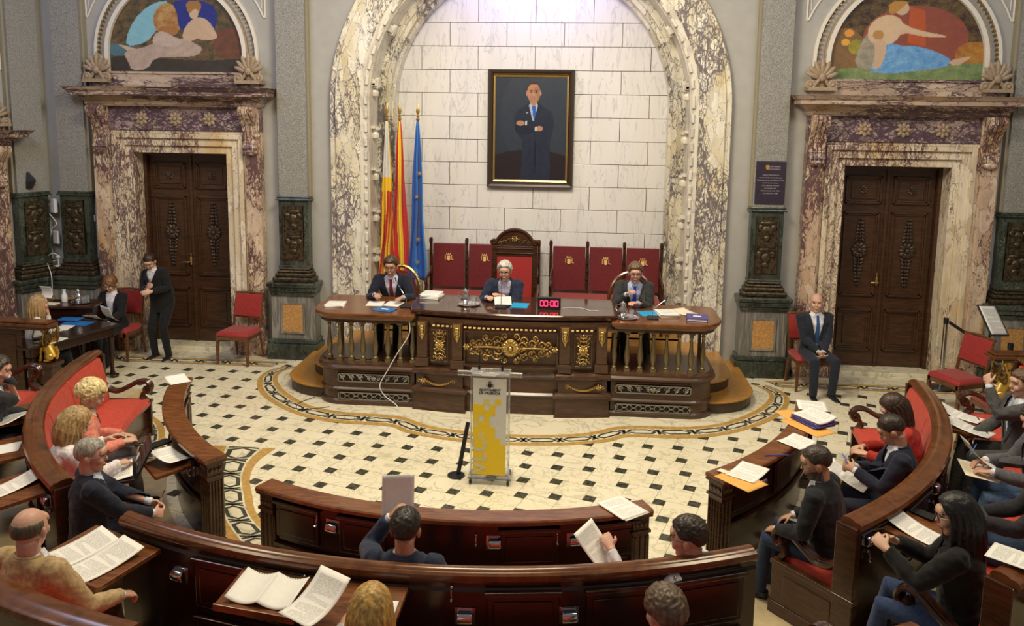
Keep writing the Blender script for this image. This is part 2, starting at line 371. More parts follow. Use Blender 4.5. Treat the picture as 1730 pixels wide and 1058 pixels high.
# ---- pilaster standing on a panelled pedestal (local frame: x along the wall, y into it)
def pilaster(name, T, x, plaque=False):
    e = tag(empty(name), kind='structure')
    def part(n, mats, fn, **k): bb = MB(); bb.T = T; fn(bb); return bb.build(n, mats, e, **k)
    part('granite_shaft', M['granite'], lambda b: b.box(x - .215, x + .215, -.15, 0, 2.44, WTOP))
    part('shaft_return', M['granite_edge'], lambda b: (b.box(x - .245, x - .215, -.09, 0, 2.44, WTOP), b.box(x + .215, x + .245, -.09, 0, 2.44, WTOP)))
    def die(b):
        b.box(x - .225, x + .225, -.17, 0, 1.40, 2.38); b.box(x - .26, x + .26, -.20, 0, 2.38, 2.41); b.box(x - .245, x + .245, -.185, 0, 2.41, 2.445)
        b.box(x - .235, x + .235, -.19, 0, 1.37, 1.41)
    part('green_marble_die', M['green_marble'], die, bev=.008)
    def panel(b):
        b.box(x - .15, x + .15, -.19, -.16, 1.50, 2.31)
        for z, r in ((2.1, .085), (1.72, .07)):
            b.ball((x, -.19, z), (r, .025, r)); b.ball((x - .09, -.19, z + .05), (.045, .02, .05)); b.ball((x + .09, -.19, z + .05), (.045, .02, .05))
            b.ball((x, -.19, z + .12), (.1, .02, .03)); b.ball((x, -.19, z - .1), (.05, .022, .045))
        b.box(x - .12, x + .12, -.205, -.17, 1.87, 1.95)
        for q in ((x - .15, x - .13), (x + .13, x + .15)): b.box(q[0], q[1], -.2, -.17, 1.5, 2.31)
    part('bronze_panel', M['bronze_dark'], panel, smooth=True)
    def torus(b):
        for z0, z1, w in ((1.17, 1.24, .31), (1.24, 1.30, .28), (1.30, 1.34, .255), (1.34, 1.38, .235)):
            b.box(x - w, x + w, -.06 - (w - .1), 0, z0, z1)
    part('bronze_base', M['bronze_dark'], torus, bev=.02)
    part('pedestal_cap', M['green_marble'], lambda b: (b.box(x - .38, x + .38, -.34, 0, 1.10, 1.17), b.box(x - .36, x + .36, -.32, 0, 1.03, 1.10), b.box(x - .34, x + .34, -.30, 0, .97, 1.03)), bev=.018)
    part('striped_die', M['grey_stripe'], lambda b: b.box(x - .33, x + .33, -.27, 0, .30, .98))
    def inl(b):
        b.box(x - .15, x + .15, -.285, -.26, .42, .84, 0)
        for xa, xb, za, zb in ((-.18, .18, .84, .865), (-.18, .18, .395, .42), (-.18, -.15, .42, .84), (.15, .18, .42, .84)): b.box(x + xa, x + xb, -.29, -.26, za, zb, 1)
    part('orange_panel', [M['orange_inlay'], M['grey_stripe']], inl)
    part('green_plinth', M['green_marble'], lambda b: (b.box(x - .39, x + .39, -.34, 0, 0, .24), b.box(x - .36, x + .36, -.31, 0, .24, .31)), bev=.015)
    return e
pilaster('trim_2', T_back, -3.43); pilaster('trim_3', T_back, 3.43)
pilaster('trim_4', T_back, -6.82); pilaster('trim_5', T_back, 6.82)
pilaster('trim_6', T_left, -.36); pilaster('trim_7', T_right, .36)

# ---- marble portal with frieze, consoles, cornice and crest ornaments, door leaves
def antefix(b, x, z):
    for k in range(7):
        t = radians(-66 + 22 * k); L = .27 - .05 * abs(k - 3) / 3
        c = V((x + sin(t) * L * .62, -.16, z + .13 + cos(t) * L * .62))
        b.ball(c, (.036, .035, L * .45), 8, 6, R_=Matrix.Rotation(t, 3, 'Y'))
    for s in (-1, 1):
        pts = [(x + s * (.03 + .075 * q), -.17, z + .14 - .10 * q) for q in (0, .5, 1)] + [(x + s * (.15 + .05 * cos(t)), -.17, z + .06 + .05 * sin(t)) for t in [radians(-150 + 45 * i) for i in range(9)]]
        b.tube(pts, .026, 7); b.ball((x + s * .15, -.17, z + .06), (.035, .04, .035))
    b.box(x - .19, x + .19, -.24, 0, z - .02, z + .03); b.ball((x, -.10, z + .19), (.13, .06, .20), 12, 9); b.ball((x, -.19, z + .16), (.05, .035, .06))
def rosette(b, x, y, z, r=.09, n=8):
    for k in range(n):
        t = 2 * pi * k / n; b.ball((x + cos(t) * r * .62, y, z + sin(t) * r * .62), (r * .42, r * .25, r * .28), 8, 5, R_=Matrix.Rotation(-t, 3, 'Y'))
    b.ball((x, y - r * .18, z), (r * .3, r * .3, r * .3), 8, 5)
def portal(name, T, x):
    e = tag(empty(name), kind='structure')
    def part(n, mats, fn, **k): bb = MB(); bb.T = T; fn(bb); return bb.build(n, mats, e, **k)
    def archi(b):
        for k, (r0, r1, d) in enumerate(((0, .11, .05), (.11, .22, .09), (.22, .29, .13), (.29, .34, .10))):
            for s in (-1, 1):
                xa, xb = x + s * (DW + r0), x + s * (DW + r1); b.box(min(xa, xb), max(xa, xb), -d, .3 if k == 0 else 0, 0, DH + r1)
            b.box(x - DW - r0, x + DW + r0, -d, .3 if k == 0 else 0, DH + r0, DH + r1)
    part('architrave', M['violet_light'], archi, bev=.008)
    part('outer_jamb', M['violet'], lambda b: [b.box(x + s * 1.17 - .115, x + s * 1.17 + .115, -.16, 0, 0, 3.34) for s in (-1, 1)], bev=.008)
    part('jamb_plinth', M['violet'], lambda b: [b.box(min(x + s * .75, x + s * 1.32), max(x + s * .75, x + s * 1.32), -.20, 0, 0, .22) for s in (-1, 1)], bev=.01)
    part('frieze', M['frieze'], lambda b: b.box(x - 1.28, x + 1.28, -.12, 0, DH + .34, 3.74))
    for dx in (-.52, 0, .52): part('rosette', M['carved_stone'], lambda b: rosette(b, x + dx, -.13, 3.55, .105), smooth=True)
    for s in (-1, 1):
        def cons(b):
            xc = x + s * 1.15
            for q in (-.085, -.028, .028, .085):
                prof = [(-.12, 3.10), (-.20, 3.10), (-.225, 3.14), (-.20, 3.19), (-.17, 3.24), (-.18, 3.34), (-.22, 3.46), (-.30, 3.56), (-.355, 3.64), (-.36, 3.70), (-.33, 3.74), (-.12, 3.74)]
                b.loft([[(xc + q - .026, y, z) for y, z in prof], [(xc + q + .026, y, z) for y, z in prof]])
            b.box(xc - .13, xc + .13, -.15, 0, 3.02, 3.1); b.ball((xc, -.2, 3.08), (.12, .04, .045)); b.box(xc - .12, xc + .12, -.15, 0, 3.1, 3.74)
        part('console', M['violet'], cons, bev=.008)
    def corn(b):
        prof = [(1.30, -.20, 3.73), (1.33, -.23, 3.76), (1.33, -.24, 3.80), (1.40, -.31, 3.87), (1.48, -.42, 3.885), (1.48, -.42, 3.94), (1.50, -.44, 3.95), (1.52, -.47, 3.985), (1.54, -.49, 4.005)]
        rings = [[(x - w, 0, z), (x - w, y, z), (x + w, y, z), (x + w, 0, z)] for w, y, z in prof]
        b.loft(rings)
    part('cornice', M['cornice'], corn)
    part('crest_plinth', M['cornice'], lambda b: (b.box(x - 1.28, x + 1.28, -.16, 0, 4.0, 4.08), b.box(x - 1.04, x + 1.04, -.12, 0, 4.08, 4.20), b.box(x - 1.06, x + 1.06, -.14, 0, 4.20, 4.235)), bev=.006)
    for s in (-1, 1): part('crest_ornament', M['carved_stone'], lambda b: antefix(b, x + s * 1.15, 4.09), smooth=True)
    def mold(b, r0, r1, y, z0=4.23):
        n = 32; prof = [(r0, 0), (r0, y), (r1, y), (r1, 0)]
        b.loft([[(x - r, yy, z0) for r, yy in prof]] + [[(x + r * cos(t), yy, 4.5 + r * sin(t)) for r, yy in prof] for t in [pi - pi * i / n for i in range(n + 1)]] + [[(x + r, yy, z0) for r, yy in prof]])
    part('lunette_moulding', [M['plaster_white']], lambda b: (mold(b, 1.02, 1.08, -.07), mold(b, 1.205, 1.25, -.05)), smooth=True)
    part('inner_gilt_moulding', M['carved_stone'], lambda b: mold(b, 1.08, 1.105, -.06), smooth=True)
    def beads(b):
        for k in range(64):
            t = radians(-8 + 196 * k / 63); z = 4.5 + 1.185 * sin(t)
            b.ball((x + 1.185 * cos(t), -.03, z), (.021, .03, .021), 6, 5)
    part('gilt_beading', M['gold'], beads, smooth=True)
    def spand(b):                         # pointed stucco frame between arch and pilaster
        for s in (-1, 1):
            xo = x + s * 1.36; A = [(xo, 6.4), (xo, 5.02)]
            Bp = [(x + s * (1.44 * cos(t)), 4.5 + 1.44 * sin(t)) for t in [radians(22 + 7 * i) for i in range(8)]]
            b.tube([(p, -.01, z) for p, z in A], .014, 6); b.tube([(xo, -.01, 5.02)] + [(p, -.01, z) for p, z in Bp], .014, 6)
            b.tube([(xo - s * .05, -.01, 6.4), (xo - s * .05, -.01, 5.16)], .007, 5)
    part('stucco_frame', M['plaster_white'], spand)
    return e
def door(name, T, x, handle=True):
    e = tag(empty(name), kind='structure')
    def part(n, mats, fn, par=e, **k): bb = MB(); bb.T = T; fn(bb); return bb.build(n, mats, par, **k)
    part('door_casing', M['wood_door'], lambda b: (b.box(x - DW + .002, x - DW + .05, .22, .42, .06, DH - .05), b.box(x + DW - .05, x + DW - .002, .22, .42, .06, DH - .05), b.box(x - DW + .002, x + DW - .002, .22, .42, DH - .05, DH - .002)))
    part('threshold', M['fl_white'], lambda b: b.box(x - DW - .02, x + DW + .02, -.02, .5, 0, .055), bev=.01)
    for s in (-1, 1):
        xc = x + s * (DW - .05) / 2; h = (DW - .05) / 2 - .004
        def leaf(b):
            b.box(xc - h, xc + h, .30, .36, .06, DH - .05)
            for z0, z1 in ((.30, .92), (1.12, 2.36), (2.48, 2.88)):
                for k, (q, d) in enumerate(((.0, .035), (.025, .02))):
                    for xa, xb, za, zb in ((-.25 + q, -.225 + q, z0 + q, z1 - q), (.225 - q, .25 - q, z0 + q, z1 - q), (-.25 + q, .25 - q, z0 + q, z0 + q + .025), (-.25 + q, .25 - q, z1 - q - .025, z1 - q)):
                        b.box(xc + xa, xc + xb, .30 - d, .31, za, zb)
            b.box(xc - .16, xc + .16, .285, .31, .40, .82); b.box(xc - .17, xc + .17, .285, .31, 2.55, 2.81)
        lf = part('door_leaf', M['wood_door'], leaf, bev=.004)
        def carve(b):
            rosette(b, xc, .285, 1.80, .12, 10); rosette(b, xc, .28, 1.80, .06, 6)
            for k in range(1, 9):
                for d in (-1, 1):
                    w = .11 - .009 * k; z = 1.80 + d * (.09 + .052 * k)
                    if 1.2 < z < 2.3:
                        for q in (-1, 1): b.ball((xc + q * w * .5, .29, z), (w * .38, .02, .022), 7, 5, R_=Matrix.Rotation(q * d * .7, 3, 'Y'))
                        b.ball((xc, .285, z), (.02, .022, .026), 6, 5)
        part('carved_pendant', M['wood_relief'], carve, lf, smooth=True)
        def up(b):
            rosette(b, xc, .285, 2.68, .07, 8)
        part('carved_rosette', M['wood_relief'], up, lf, smooth=True)
    part('astragal', M['wood_door'], lambda b: b.box(x - .022, x + .022, .27, .31, .06, DH - .05), bev=.006)
    if handle:
        def hd(b):
            b.lathe([(.001, -.09), (.022, -.08), (.03, -.03), (.026, .03), (.012, .07), (.018, .09), (.001, .11)], (x - .055, .30, 1.36), 10, R_=None)
            b.tube([(x - .055, .27, 1.33), (x - .055, .22, 1.33), (x - .11, .215, 1.335), (x - .155, .22, 1.33)], .011, 8)
        part('door_handle', M['gold'], hd, smooth=True)
    part('dark_backing', M['void'], lambda b: b.box(x - DW, x + DW, .44, .5, 0, DH))
    return e
portal('trim_8', T_back, -5.2); portal('trim_9', T_back, 5.2); portal('trim_10', T_left @ Matrix.Diagonal((1, 1, .84, 1)), -1.98); portal('trim_11', T_right @ Matrix.Diagonal((1, 1, .84, 1)), 1.98)
door('door_1', T_back, -5.2); door('door_2', T_back, 5.2); door('door_3', T_left @ Matrix.Diagonal((1, 1, .84, 1)), -1.98, False); door('door_4', T_right @ Matrix.Diagonal((1, 1, .84, 1)), 1.98, False)

# ---- painted pictures: a colour attribute on a flat canvas mesh
def paint_mat(name, rough=.5):
    m, nt, bs = mat_new(name); a = nt.nodes.new('ShaderNodeAttribute'); a.attribute_name = 'Col'
    nt.links.new(a.outputs['Color'], bs.inputs['Base Color']); bs.inputs['Roughness'].default_value = rough; return m
def inpoly(X, Z, P):
    r = np.zeros(X.shape, bool); n = len(P)
    for i in range(n):
        (x1, z1), (x2, z2) = P[i], P[(i + 1) % n]
        if z1 == z2: continue
        c = ((z1 > Z) != (z2 > Z)) & (X < (x2 - x1) * (Z - z1) / (z2 - z1) + x1); r ^= c
    return r
def smoothpoly(P, it=1):
    for _ in range(it):
        Q = []
        for i in range(len(P)):
            a, c = P[i], P[(i + 1) % len(P)]
            Q += [(a[0] * .75 + c[0] * .25, a[1] * .75 + c[1] * .25), (a[0] * .25 + c[0] * .75, a[1] * .25 + c[1] * .75)]
        P = Q
    return P
def canvas(name, shapes, W, H, nx, ny, T, mat, parent=None, keep=None):
    """shapes in picture units: u 0..1 to the right, v 0..1 upward"""
    u, v = np.meshgrid(np.linspace(0, 1, nx), np.linspace(0, 1, ny)); C = np.zeros((ny, nx, 3))
    rs = np.random.RandomState(3)
    def swirl(f, k):
        g = lambda f, k: .5 + .5 * np.sin(u * f * 7 + 3 * np.sin(v * f * 5 + k)) * np.sin(v * f * 8 + 3 * np.sin(u * f * 6 + 2 * k))
        return .45 * g(f, k) + .35 * g(f * 3.1, k + 2) + .2 * g(f * 6.7, k + 5)
    for sh in shapes:
        kind, P, c = sh[0], sh[1], np.array(sh[2], float); var = sh[3] if len(sh) > 3 else .12; c2 = np.array(sh[4], float) if len(sh) > 4 else c * .6
        if kind == 'all': mk = np.ones(u.shape, bool)
        elif kind == 'e': mk = ((u - P[0]) / P[2]) ** 2 + ((v - P[1]) / P[3]) ** 2 < 1
        elif kind == 'p': mk = inpoly(u, v, smoothpoly(P))
        elif kind == 'q': mk = inpoly(u, v, P)
        t = (swirl(3.1, c.sum() * 9) * var * 2 + rs.rand(ny, nx) * var * .5)[..., None]
        C = np.where(mk[..., None], c * (1 - t) + c2 * t, C)
    vs = [((q - .5) * W, 0, (r - .5) * H) for r in np.linspace(0, 1, ny) for q in np.linspace(0, 1, nx)]
    fs = []
    for j in range(ny - 1):
        for i in range(nx - 1):
            if keep is None or keep((i + .5) / (nx - 1), (j + .5) / (ny - 1)): fs.append((j * nx + i, j * nx + i + 1, (j + 1) * nx + i + 1, (j + 1) * nx + i))
    me = bpy.data.meshes.new(name); me.from_pydata([T @ V(p) for p in vs], [], fs); me.materials.append(mat)
    at = me.color_attributes.new('Col', 'FLOAT_COLOR', 'POINT')
    at.data.foreach_set('color', np.concatenate([C.reshape(-1, 3), np.ones((nx * ny, 1))], 1).astype(np.float32).ravel())
    o = bpy.data.objects.new(name, me); COL.objects.link(o)
    if parent: o.parent = parent
    return o
# royal style portrait: a plain man in a dark suit with folded arms
pf = empty('framed_portrait', (0, 4.2, 0), 0, 'framed oil portrait of a standing man in a dark suit on the white wall', 'painting')
PT = Matrix.Translation((0, -.055, 3.465)) @ Matrix.Rotation(radians(0), 4, 'X')
skin = (.46, .23, .135)
S = [('all', 0, (.018, .026, .045), .35, (.035, .042, .052)), ('e', (.62, .62, .55, .5), (.022, .034, .058), .3, (.04, .05, .06)), ('e', (.5, .1, .7, .2), (.022, .016, .020), .3),
     ('p', [(.27, .58), (.29, .66), (.40, .715), (.47, .75), (.60, .75), (.70, .70), (.80, .66), (.83, .56), (.79, .44), (.76, .34), (.78, .10), (.76, -.1), (.36, -.1), (.38, .15), (.40, .38), (.30, .46)], (.010, .015, .034), .5, (.022, .030, .056)),
     ('q', [(.555, .30), (.565, .50), (.575, .30), (.57, -.02)], (.006, .008, .016)), ('p', [(.46, .76), (.61, .76), (.575, .60), (.54, .56), (.50, .62)], (.42, .50, .62), .1), ('q', [(.515, .735), (.56, .735), (.575, .64), (.55, .57), (.525, .64)], (.02, .12, .50), .1),
     ('q', [(.46, .765), (.43, .70), (.50, .56), (.53, .56)], (.016, .022, .045)), ('q', [(.61, .765), (.66, .70), (.57, .56), (.54, .56)], (.016, .022, .045)),
     ('e', (.535, .77, .050, .05), skin), ('e', (.535, .845, .090, .092), skin, .12, (.3, .13, .07)), ('e', (.575, .835, .045, .075), (.34, .17, .095)), ('e', (.535, .79, .062, .045), (.40, .21, .13)), ('e', (.445, .84, .014, .024), skin), ('e', (.626, .84, .014, .024), skin),
     ('p', [(.445, .86), (.445, .92), (.49, .955), (.58, .95), (.63, .92), (.63, .85), (.615, .915), (.54, .932), (.46, .915)], (.05, .028, .016), .1),
     ('q', [(.478, .868), (.522, .872), (.522, .866), (.478, .860)], (.04, .02, .015)), ('q', [(.55, .872), (.595, .868), (.595, .860), (.55, .866)], (.04, .02, .015)), ('e', (.502, .852, .014, .006), (.03, .02, .02)), ('e', (.572, .852, .014, .006), (.03, .02, .02)), ('e', (.537, .797, .020, .004), (.33, .13, .10)), ('q', [(.532, .85), (.526, .815), (.552, .815), (.545, .85)], (.55, .30, .19)),
     ('p', [(.27, .50), (.32, .45), (.52, .455), (.66, .50), (.64, .555), (.46, .535), (.30, .58)], (.013, .019, .042), .3), ('p', [(.80, .60), (.80, .49), (.64, .47), (.42, .53), (.42, .58), (.60, .575), (.74, .60)], (.018, .025, .052), .3),
     ('e', (.36, .555, .06, .024), skin), ('e', (.62, .505, .05, .024), skin), ('q', [(.555, .485), (.565, .525), (.585, .525), (.58, .48)], (.6, .63, .68)), ('q', [(.42, .54), (.43, .575), (.45, .575), (.445, .535)], (.6, .63, .68)), ('q', [(.43, .655), (.47, .665), (.47, .655), (.43, .645)], (.35, .38, .45))]
canvas('canvas', S, 1.12, 1.60, 120, 168, PT, paint_mat('oil_paint', .35), pf)
def frame_ring(name, W, H, prof, T, mat, parent):
    b = MB(); b.T = T; rings = []
    for sx, sz in ((-1, -1), (1, -1), (1, 1), (-1, 1), (-1, -1)):
        rings.append([(sx * (W / 2 + w), y, sz * (H / 2 + w)) for w, y in prof])
    b.loft(rings, caps=False); return b.build(name, mat, parent)
frame_ring('gilt_slip', 1.12, 1.60, [(-.01, .03), (-.01, -.01), (.018, -.02), (.03, .0), (.03, .03)], PT, M['gold'], pf)
frame_ring('outer_frame', 1.18, 1.66, [(0, .05), (0, -.01), (.03, -.04), (.06, -.05), (.075, -.03), (.078, .05)], PT, plain('ebonised_frame', (.045, .03, .02), .3, nscale=20), pf)
b = MB(); b.T = PT; b.box(-.6, .6, .02, .05, -.84, .84); b.build('backing_board', M['void'], pf)
PT2 = lambda T, x: T @ Matrix.Translation((x, -.015, 4.23 + .65))
keep = lambda u, v: ((u - .5) * 2.06) ** 2 + (max(0, v * 1.30 - .27)) ** 2 < 1.03 ** 2
def squash(S, k=.78):
    out = []
    for sh in S:
        sh = list(sh)
        if sh[0] == 'e': sh[1] = (sh[1][0], sh[1][1] * k, sh[1][2], sh[1][3] * k)
        elif sh[0] in 'pq': sh[1] = [(a_, b_ * k) for a_, b_ in sh[1]]
        sh_ = list(sh)
        if len(sh_) > 3: sh_[3] = min(.75, sh_[3] * 1.5)
        out.append(tuple(sh_))
    return out
pale = (.56, .43, .34); sk = (.62, .44, .30)
SL = [('all', 0, (.25, .13, .05), .5, (.10, .07, .035)), ('p', [(-.05, -.1), (1.05, -.1), (1.05, .22), (.7, .17), (.35, .2), (-.05, .24)], (.055, .045, .035), .3),
      ('p', [(-.02, .22), (-.02, .42), (.1, .40), (.22, .36), (.24, .26)], (.10, .22, .27), .3), ('p', [(.12, .36), (.15, .6), (.24, .85), (.36, 1.0), (.47, 1.02), (.42, .8), (.36, .6), (.28, .42)], (.16, .42, .56), .25, (.30, .55, .60)),
      ('p', [(.48, .62), (.46, .9), (.52, 1.05), (.78, 1.0), (.82, .8), (.78, .55), (.6, .6)], (.022, .035, .26), .2),
      ('p', [(.33, .75), (.38, .96), (.48, 1.0), (.52, .84), (.52, .7), (.54, .6), (.44, .52), (.36, .58)], (.60, .42, .16), .4, (.35, .16, .05)), ('p', [(.36, .66), (.52, .66), (.52, .54), (.42, .52)], (.42, .18, .055), .2),
      ('e', (.90, .42, .12, .22), (.22, .075, .04), .4, (.12, .05, .03)), ('p', [(.06, .40), (.10, .36), (.15, .28), (.22, .32), (.16, .36)], sk),
      ('p', [(.10, .30), (.24, .34), (.36, .44), (.50, .44), (.56, .5), (.64, .42), (.70, .36), (.66, .24), (.52, .22), (.34, .22), (.28, .04), (.16, .02), (.14, .14)], pale, .3, (.36, .28, .24)),
      ('p', [(.34, .54), (.40, .60), (.50, .50), (.56, .46), (.50, .36), (.32, .40)], (.62, .50, .42), .25),
      ('p', [(.54, .48), (.58, .68), (.66, .80), (.74, .76), (.80, .58), (.81, .48), (.70, .46), (.66, .50), (.62, .44)], sk, .15), ('e', (.64, .86, .035, .10), sk), ('p', [(.60, .82), (.58, 1.02), (.70, 1.02), (.69, .84), (.65, .92)], (.40, .20, .06), .2)]
SL = squash(SL); o = canvas('mural_painting', SL, 2.06, 1.30, 210, 134, PT2(T_back, -5.2), paint_mat('fresco_paint', .7), keep=keep)
tag(o, 'arched mural of a reclining woman in pale drapery beside a ship', 'mural')
SR = [('all', 0, (.20, .14, .045), .6, (.08, .05, .025)), ('p', [(-.05, .0), (-.05, .5), (.1, .75), (.25, .5), (.3, .2)], (.10, .10, .045), .6, (.22, .12, .05)), ('e', (.55, .55, .34, .44), (.33, .085, .045), .25, (.20, .06, .05)),
      ('q', [(.50, .5), (.50, .98), (.60, .92), (.62, .45)], (.50, .10, .03), .1), ('e', (.93, .34, .12, .18), (.50, .30, .04), .4, (.35, .12, .03)), ('e', (.12, .62, .03, .05), (.75, .33, .05)), ('e', (.10, .50, .028, .045), (.75, .38, .06)), ('e', (.17, .44, .05, .1), (.42, .36, .05), .4),
      ('p', [(-.05, -.1), (1.05, -.1), (1.05, .24), (.8, .22), (.5, .2), (.15, .16), (-.05, .12)], (.33, .36, .15), .7, (.18, .25, .10)), ('p', [(.16, .18), (.20, .5), (.26, .68), (.34, .6), (.34, .3), (.28, .12)], (.46, .42, .32), .4),
      ('p', [(.24, .12), (.36, .3), (.37, .54), (.44, .46), (.56, .46), (.70, .38), (.80, .27), (.76, .18), (.62, .14), (.40, .08)], (.05, .20, .56), .6, (.16, .38, .68)), ('p', [(.76, .26), (.90, .33), (.92, .31), (.82, .18)], sk),
      ('p', [(.24, .52), (.24, .72), (.32, .86), (.42, .86), (.48, .72), (.62, .64), (.74, .60), (.75, .565), (.60, .58), (.46, .64), (.42, .5), (.34, .46)], (.70, .52, .35), .15, (.5, .33, .2)),
      ('e', (.45, .95, .045, .085), sk), ('p', [(.37, .86), (.36, 1.04), (.50, 1.05), (.46, .98), (.42, .9)], (.55, .28, .06), .2), ('e', (.31, .60, .035, .065), (.48, .26, .08)), ('p', [(.28, .54), (.36, .54), (.37, .34), (.33, .14), (.28, .15), (.30, .34)], sk, .1)]
SR = squash(SR); o = canvas('mural_painting', SR, 2.06, 1.30, 210, 134, PT2(T_back, 5.2), paint_mat('fresco_paint_warm', .7), keep=keep)
tag(o, 'arched mural of a mother in blue drapery holding a child', 'mural')
SX = [('all', 0, (.25, .15, .07), .6, (.12, .08, .04)), ('e', (.5, .4, .25, .3), (.5, .36, .24), .3)]
o = canvas('mural_painting', SX, 2.06, 1.30, 60, 40, PT2(T_left @ Matrix.Translation((0, 0, -.68)), -1.98), M.setdefault('fresco', paint_mat('fresco_side', .7)), keep=keep); tag(o, 'arched brown mural on the side wall behind the corner pilaster', 'mural')

# ---- plaque on the right pilaster
def text_obj(name, s, size, T, mat, parent=None, align='CENTER', depth=.001, bold=0):
    cu = bpy.data.curves.new(name, 'FONT'); cu.body = s; cu.size = size; cu.align_x = align; cu.extrude = depth; cu.offset = bold; cu.resolution_u = 3
    o = bpy.data.objects.new(name, cu); COL.objects.link(o); dg = bpy.context.evaluated_depsgraph_get()
    me = bpy.data.meshes.new_from_object(o.evaluated_get(dg)); bpy.data.objects.remove(o); me.transform(T); me.materials.clear(); me.materials.append(mat)
    o = bpy.data.objects.new(name, me); COL.objects.link(o)
    if parent: o.parent = parent
    return o
STAND = Matrix.Rotation(pi / 2, 4, 'X')      # text upright facing the gallery
pq = empty('wall_plaque', (3.44, 3.15, 2.49), 0, 'dark violet commemorative plaque with pale lettering fixed to the granite pilaster', 'plaque')
b = MB(); b.box(-.205, .205, -.02, 0, .0, .60); b.build('plate', plain('violet_plate', (.035, .026, .045), .35), pq, bev=.004)
b = MB(); b.prism_y([(-.075, .50), (-.075, .545), (-.03, .545), (-.03, .50), (-.052, .475)], -.026, -.018); b.build('shield', M['gold_paint'], pq)
pt = plain('plaque_lettering', (.42, .38, .42), .6)
for k, s in enumerate(['AJUNTAMENT', 'DE VALENCIA']): text_obj('lettering', s, .028, Matrix.Translation((.04, -.021, .515 - .034 * k)) @ STAND, pt, pq)
for k, s in enumerate(['Aquest Hemicicle fou', 'seu de les Corts Republicanes', "l'Ajuntament de Valencia en record", 'de les seues sessions', 'i dels diputats presents', 'en aquesta casa', '30 de setembre de 1936', '1 de febrer de 1938']):
    text_obj('lettering', s, .026, Matrix.Translation((0, -.021, .40 - .037 * k)) @ STAND, pt, pq)

# ---- floor
def floor_mat():
    m, nt, bs = mat_new('pinwheel_floor')
    a = .335; tc = nt.nodes.new('ShaderNodeTexCoord')
    def vm(op, x, y=None):
        q = nt.nodes.new('ShaderNodeVectorMath'); q.operation = op; nt.links.new(x, q.inputs[0])
        if y is not None:
            if hasattr(y, 'links'): nt.links.new(y, q.inputs[1])
            else: q.inputs[1].default_value = y
        return q.outputs[0]
    def mt(op, x, y=0.0):
        q = nt.nodes.new('ShaderNodeMath'); q.operation = op
        for i, z in enumerate((x, y)):
            if hasattr(z, 'links'): nt.links.new(z, q.inputs[i])
            else: q.inputs[i].default_value = z
        return q.outputs[0]
    p = vm('ADD', tc.outputs['Object'], (2.55 * .335 / .355 + FOFF[0], FOFF[1], 0)); p = vm('DIVIDE', p, (a, a, 1))
    def local(pp, ang):
        c = vm('SUBTRACT', vm('FRACTION', vm('ADD', pp, (100.5, 100.5, 0))), (.5, .5, 0))
        r = nt.nodes.new('ShaderNodeVectorRotate'); r.rotation_type = 'Z_AXIS'; r.inputs['Angle'].default_value = ang; nt.links.new(c, r.inputs[0])
        s = nt.nodes.new('ShaderNodeSeparateXYZ'); nt.links.new(vm('ABSOLUTE', r.outputs[0]), s.inputs[0]); return mt('MAXIMUM', s.outputs[0], s.outputs[1])
    th = FTH; sq = abs(sin(th)); L = cos(th)
    d1 = local(p, -th)                                     # small dark square
    dark = mt('LESS_THAN', d1, sq / 2)
    # distance to the borders of the large squares: four large squares surround each lattice point
    q = vm('ADD', p, (.5, .5, 0)); d2 = local(q, -th)
    grout = mt('LESS_THAN', mt('ABSOLUTE', mt('SUBTRACT', d2, L / 2)), .0085)
    v = coords(nt, (2.4, 2.4, 2.4)); n = node(nt, 'ShaderNodeTexNoise', Scale=1.6, Detail=7.0, Distortion=1.6); nt.links.new(v, n.inputs['Vector'])
    vein = ramp(nt, n.outputs[0], [(.46, (0, 0, 0)), (.5, (.55, .55, .55)), (.525, (0, 0, 0))])
    n2 = node(nt, 'ShaderNodeTexNoise', Scale=.5, Detail=2.0); nt.links.new(v, n2.inputs['Vector'])
    white = mixc(nt, vein, ramp(nt, n2.outputs[0], [(.35, (.80, .73, .53)), (.7, (.86, .80, .62))]), (.40, .38, .25))
    n3 = node(nt, 'ShaderNodeTexNoise', Scale=9.0, Detail=3.0); nt.links.new(v, n3.inputs['Vector'])
    dk = ramp(nt, n3.outputs[0], [(.35, (.022, .024, .018)), (.7, (.10, .10, .07))])
    col = mixc(nt, mt('MULTIPLY', grout, .75), white, (.25, .22, .13)); col = mixc(nt, dark, col, dk)
    nt.links.new(col, bs.inputs['Base Color']); bs.inputs['Roughness'].default_value = .22
    return m
FOFF = (0, 0); FTH = radians(-20)
b = MB(); b.box(-10.2, 10.2, -9.5, 4.6, -.1, 0)
structure(b.build('floor', floor_mat()))

def strip(b, A, B, m, z):                 # ribbon between two polylines
    n = len(A); b.loft([[(A[i][0], A[i][1], z - .0), (B[i][0], B[i][1], z)] for i in range(n)], m, caps=False, closed=False)
def resample(P, n):
    P = [V((p[0], p[1], 0)) for p in P]; L = [0]
    for i in range(1, len(P)): L.append(L[-1] + (P[i] - P[i - 1]).length)
    out = []
    for k in range(n):
        t = L[-1] * k / (n - 1); i = 0
        while i < len(L) - 2 and L[i + 1] < t: i += 1
        w = (t - L[i]) / max(L[i + 1] - L[i], 1e-9); out.append(P[i].lerp(P[i + 1], w))
    return out
def catmull(P, k=6):
    P = [V((p[0], p[1], 0)) for p in P]; out = []
    for i in range(len(P) - 1):
        p0, p1, p2, p3 = P[max(i - 1, 0)], P[i], P[i + 1], P[min(i + 2, len(P) - 1)]
        for j in range(k):
            t = j / k; out.append(.5 * ((2 * p1) + (-p0 + p2) * t + (2 * p0 - 5 * p1 + 4 * p2 - p3) * t * t + (-p0 + 3 * p1 - 3 * p2 + p3) * t ** 3))
    out.append(P[-1]); return out
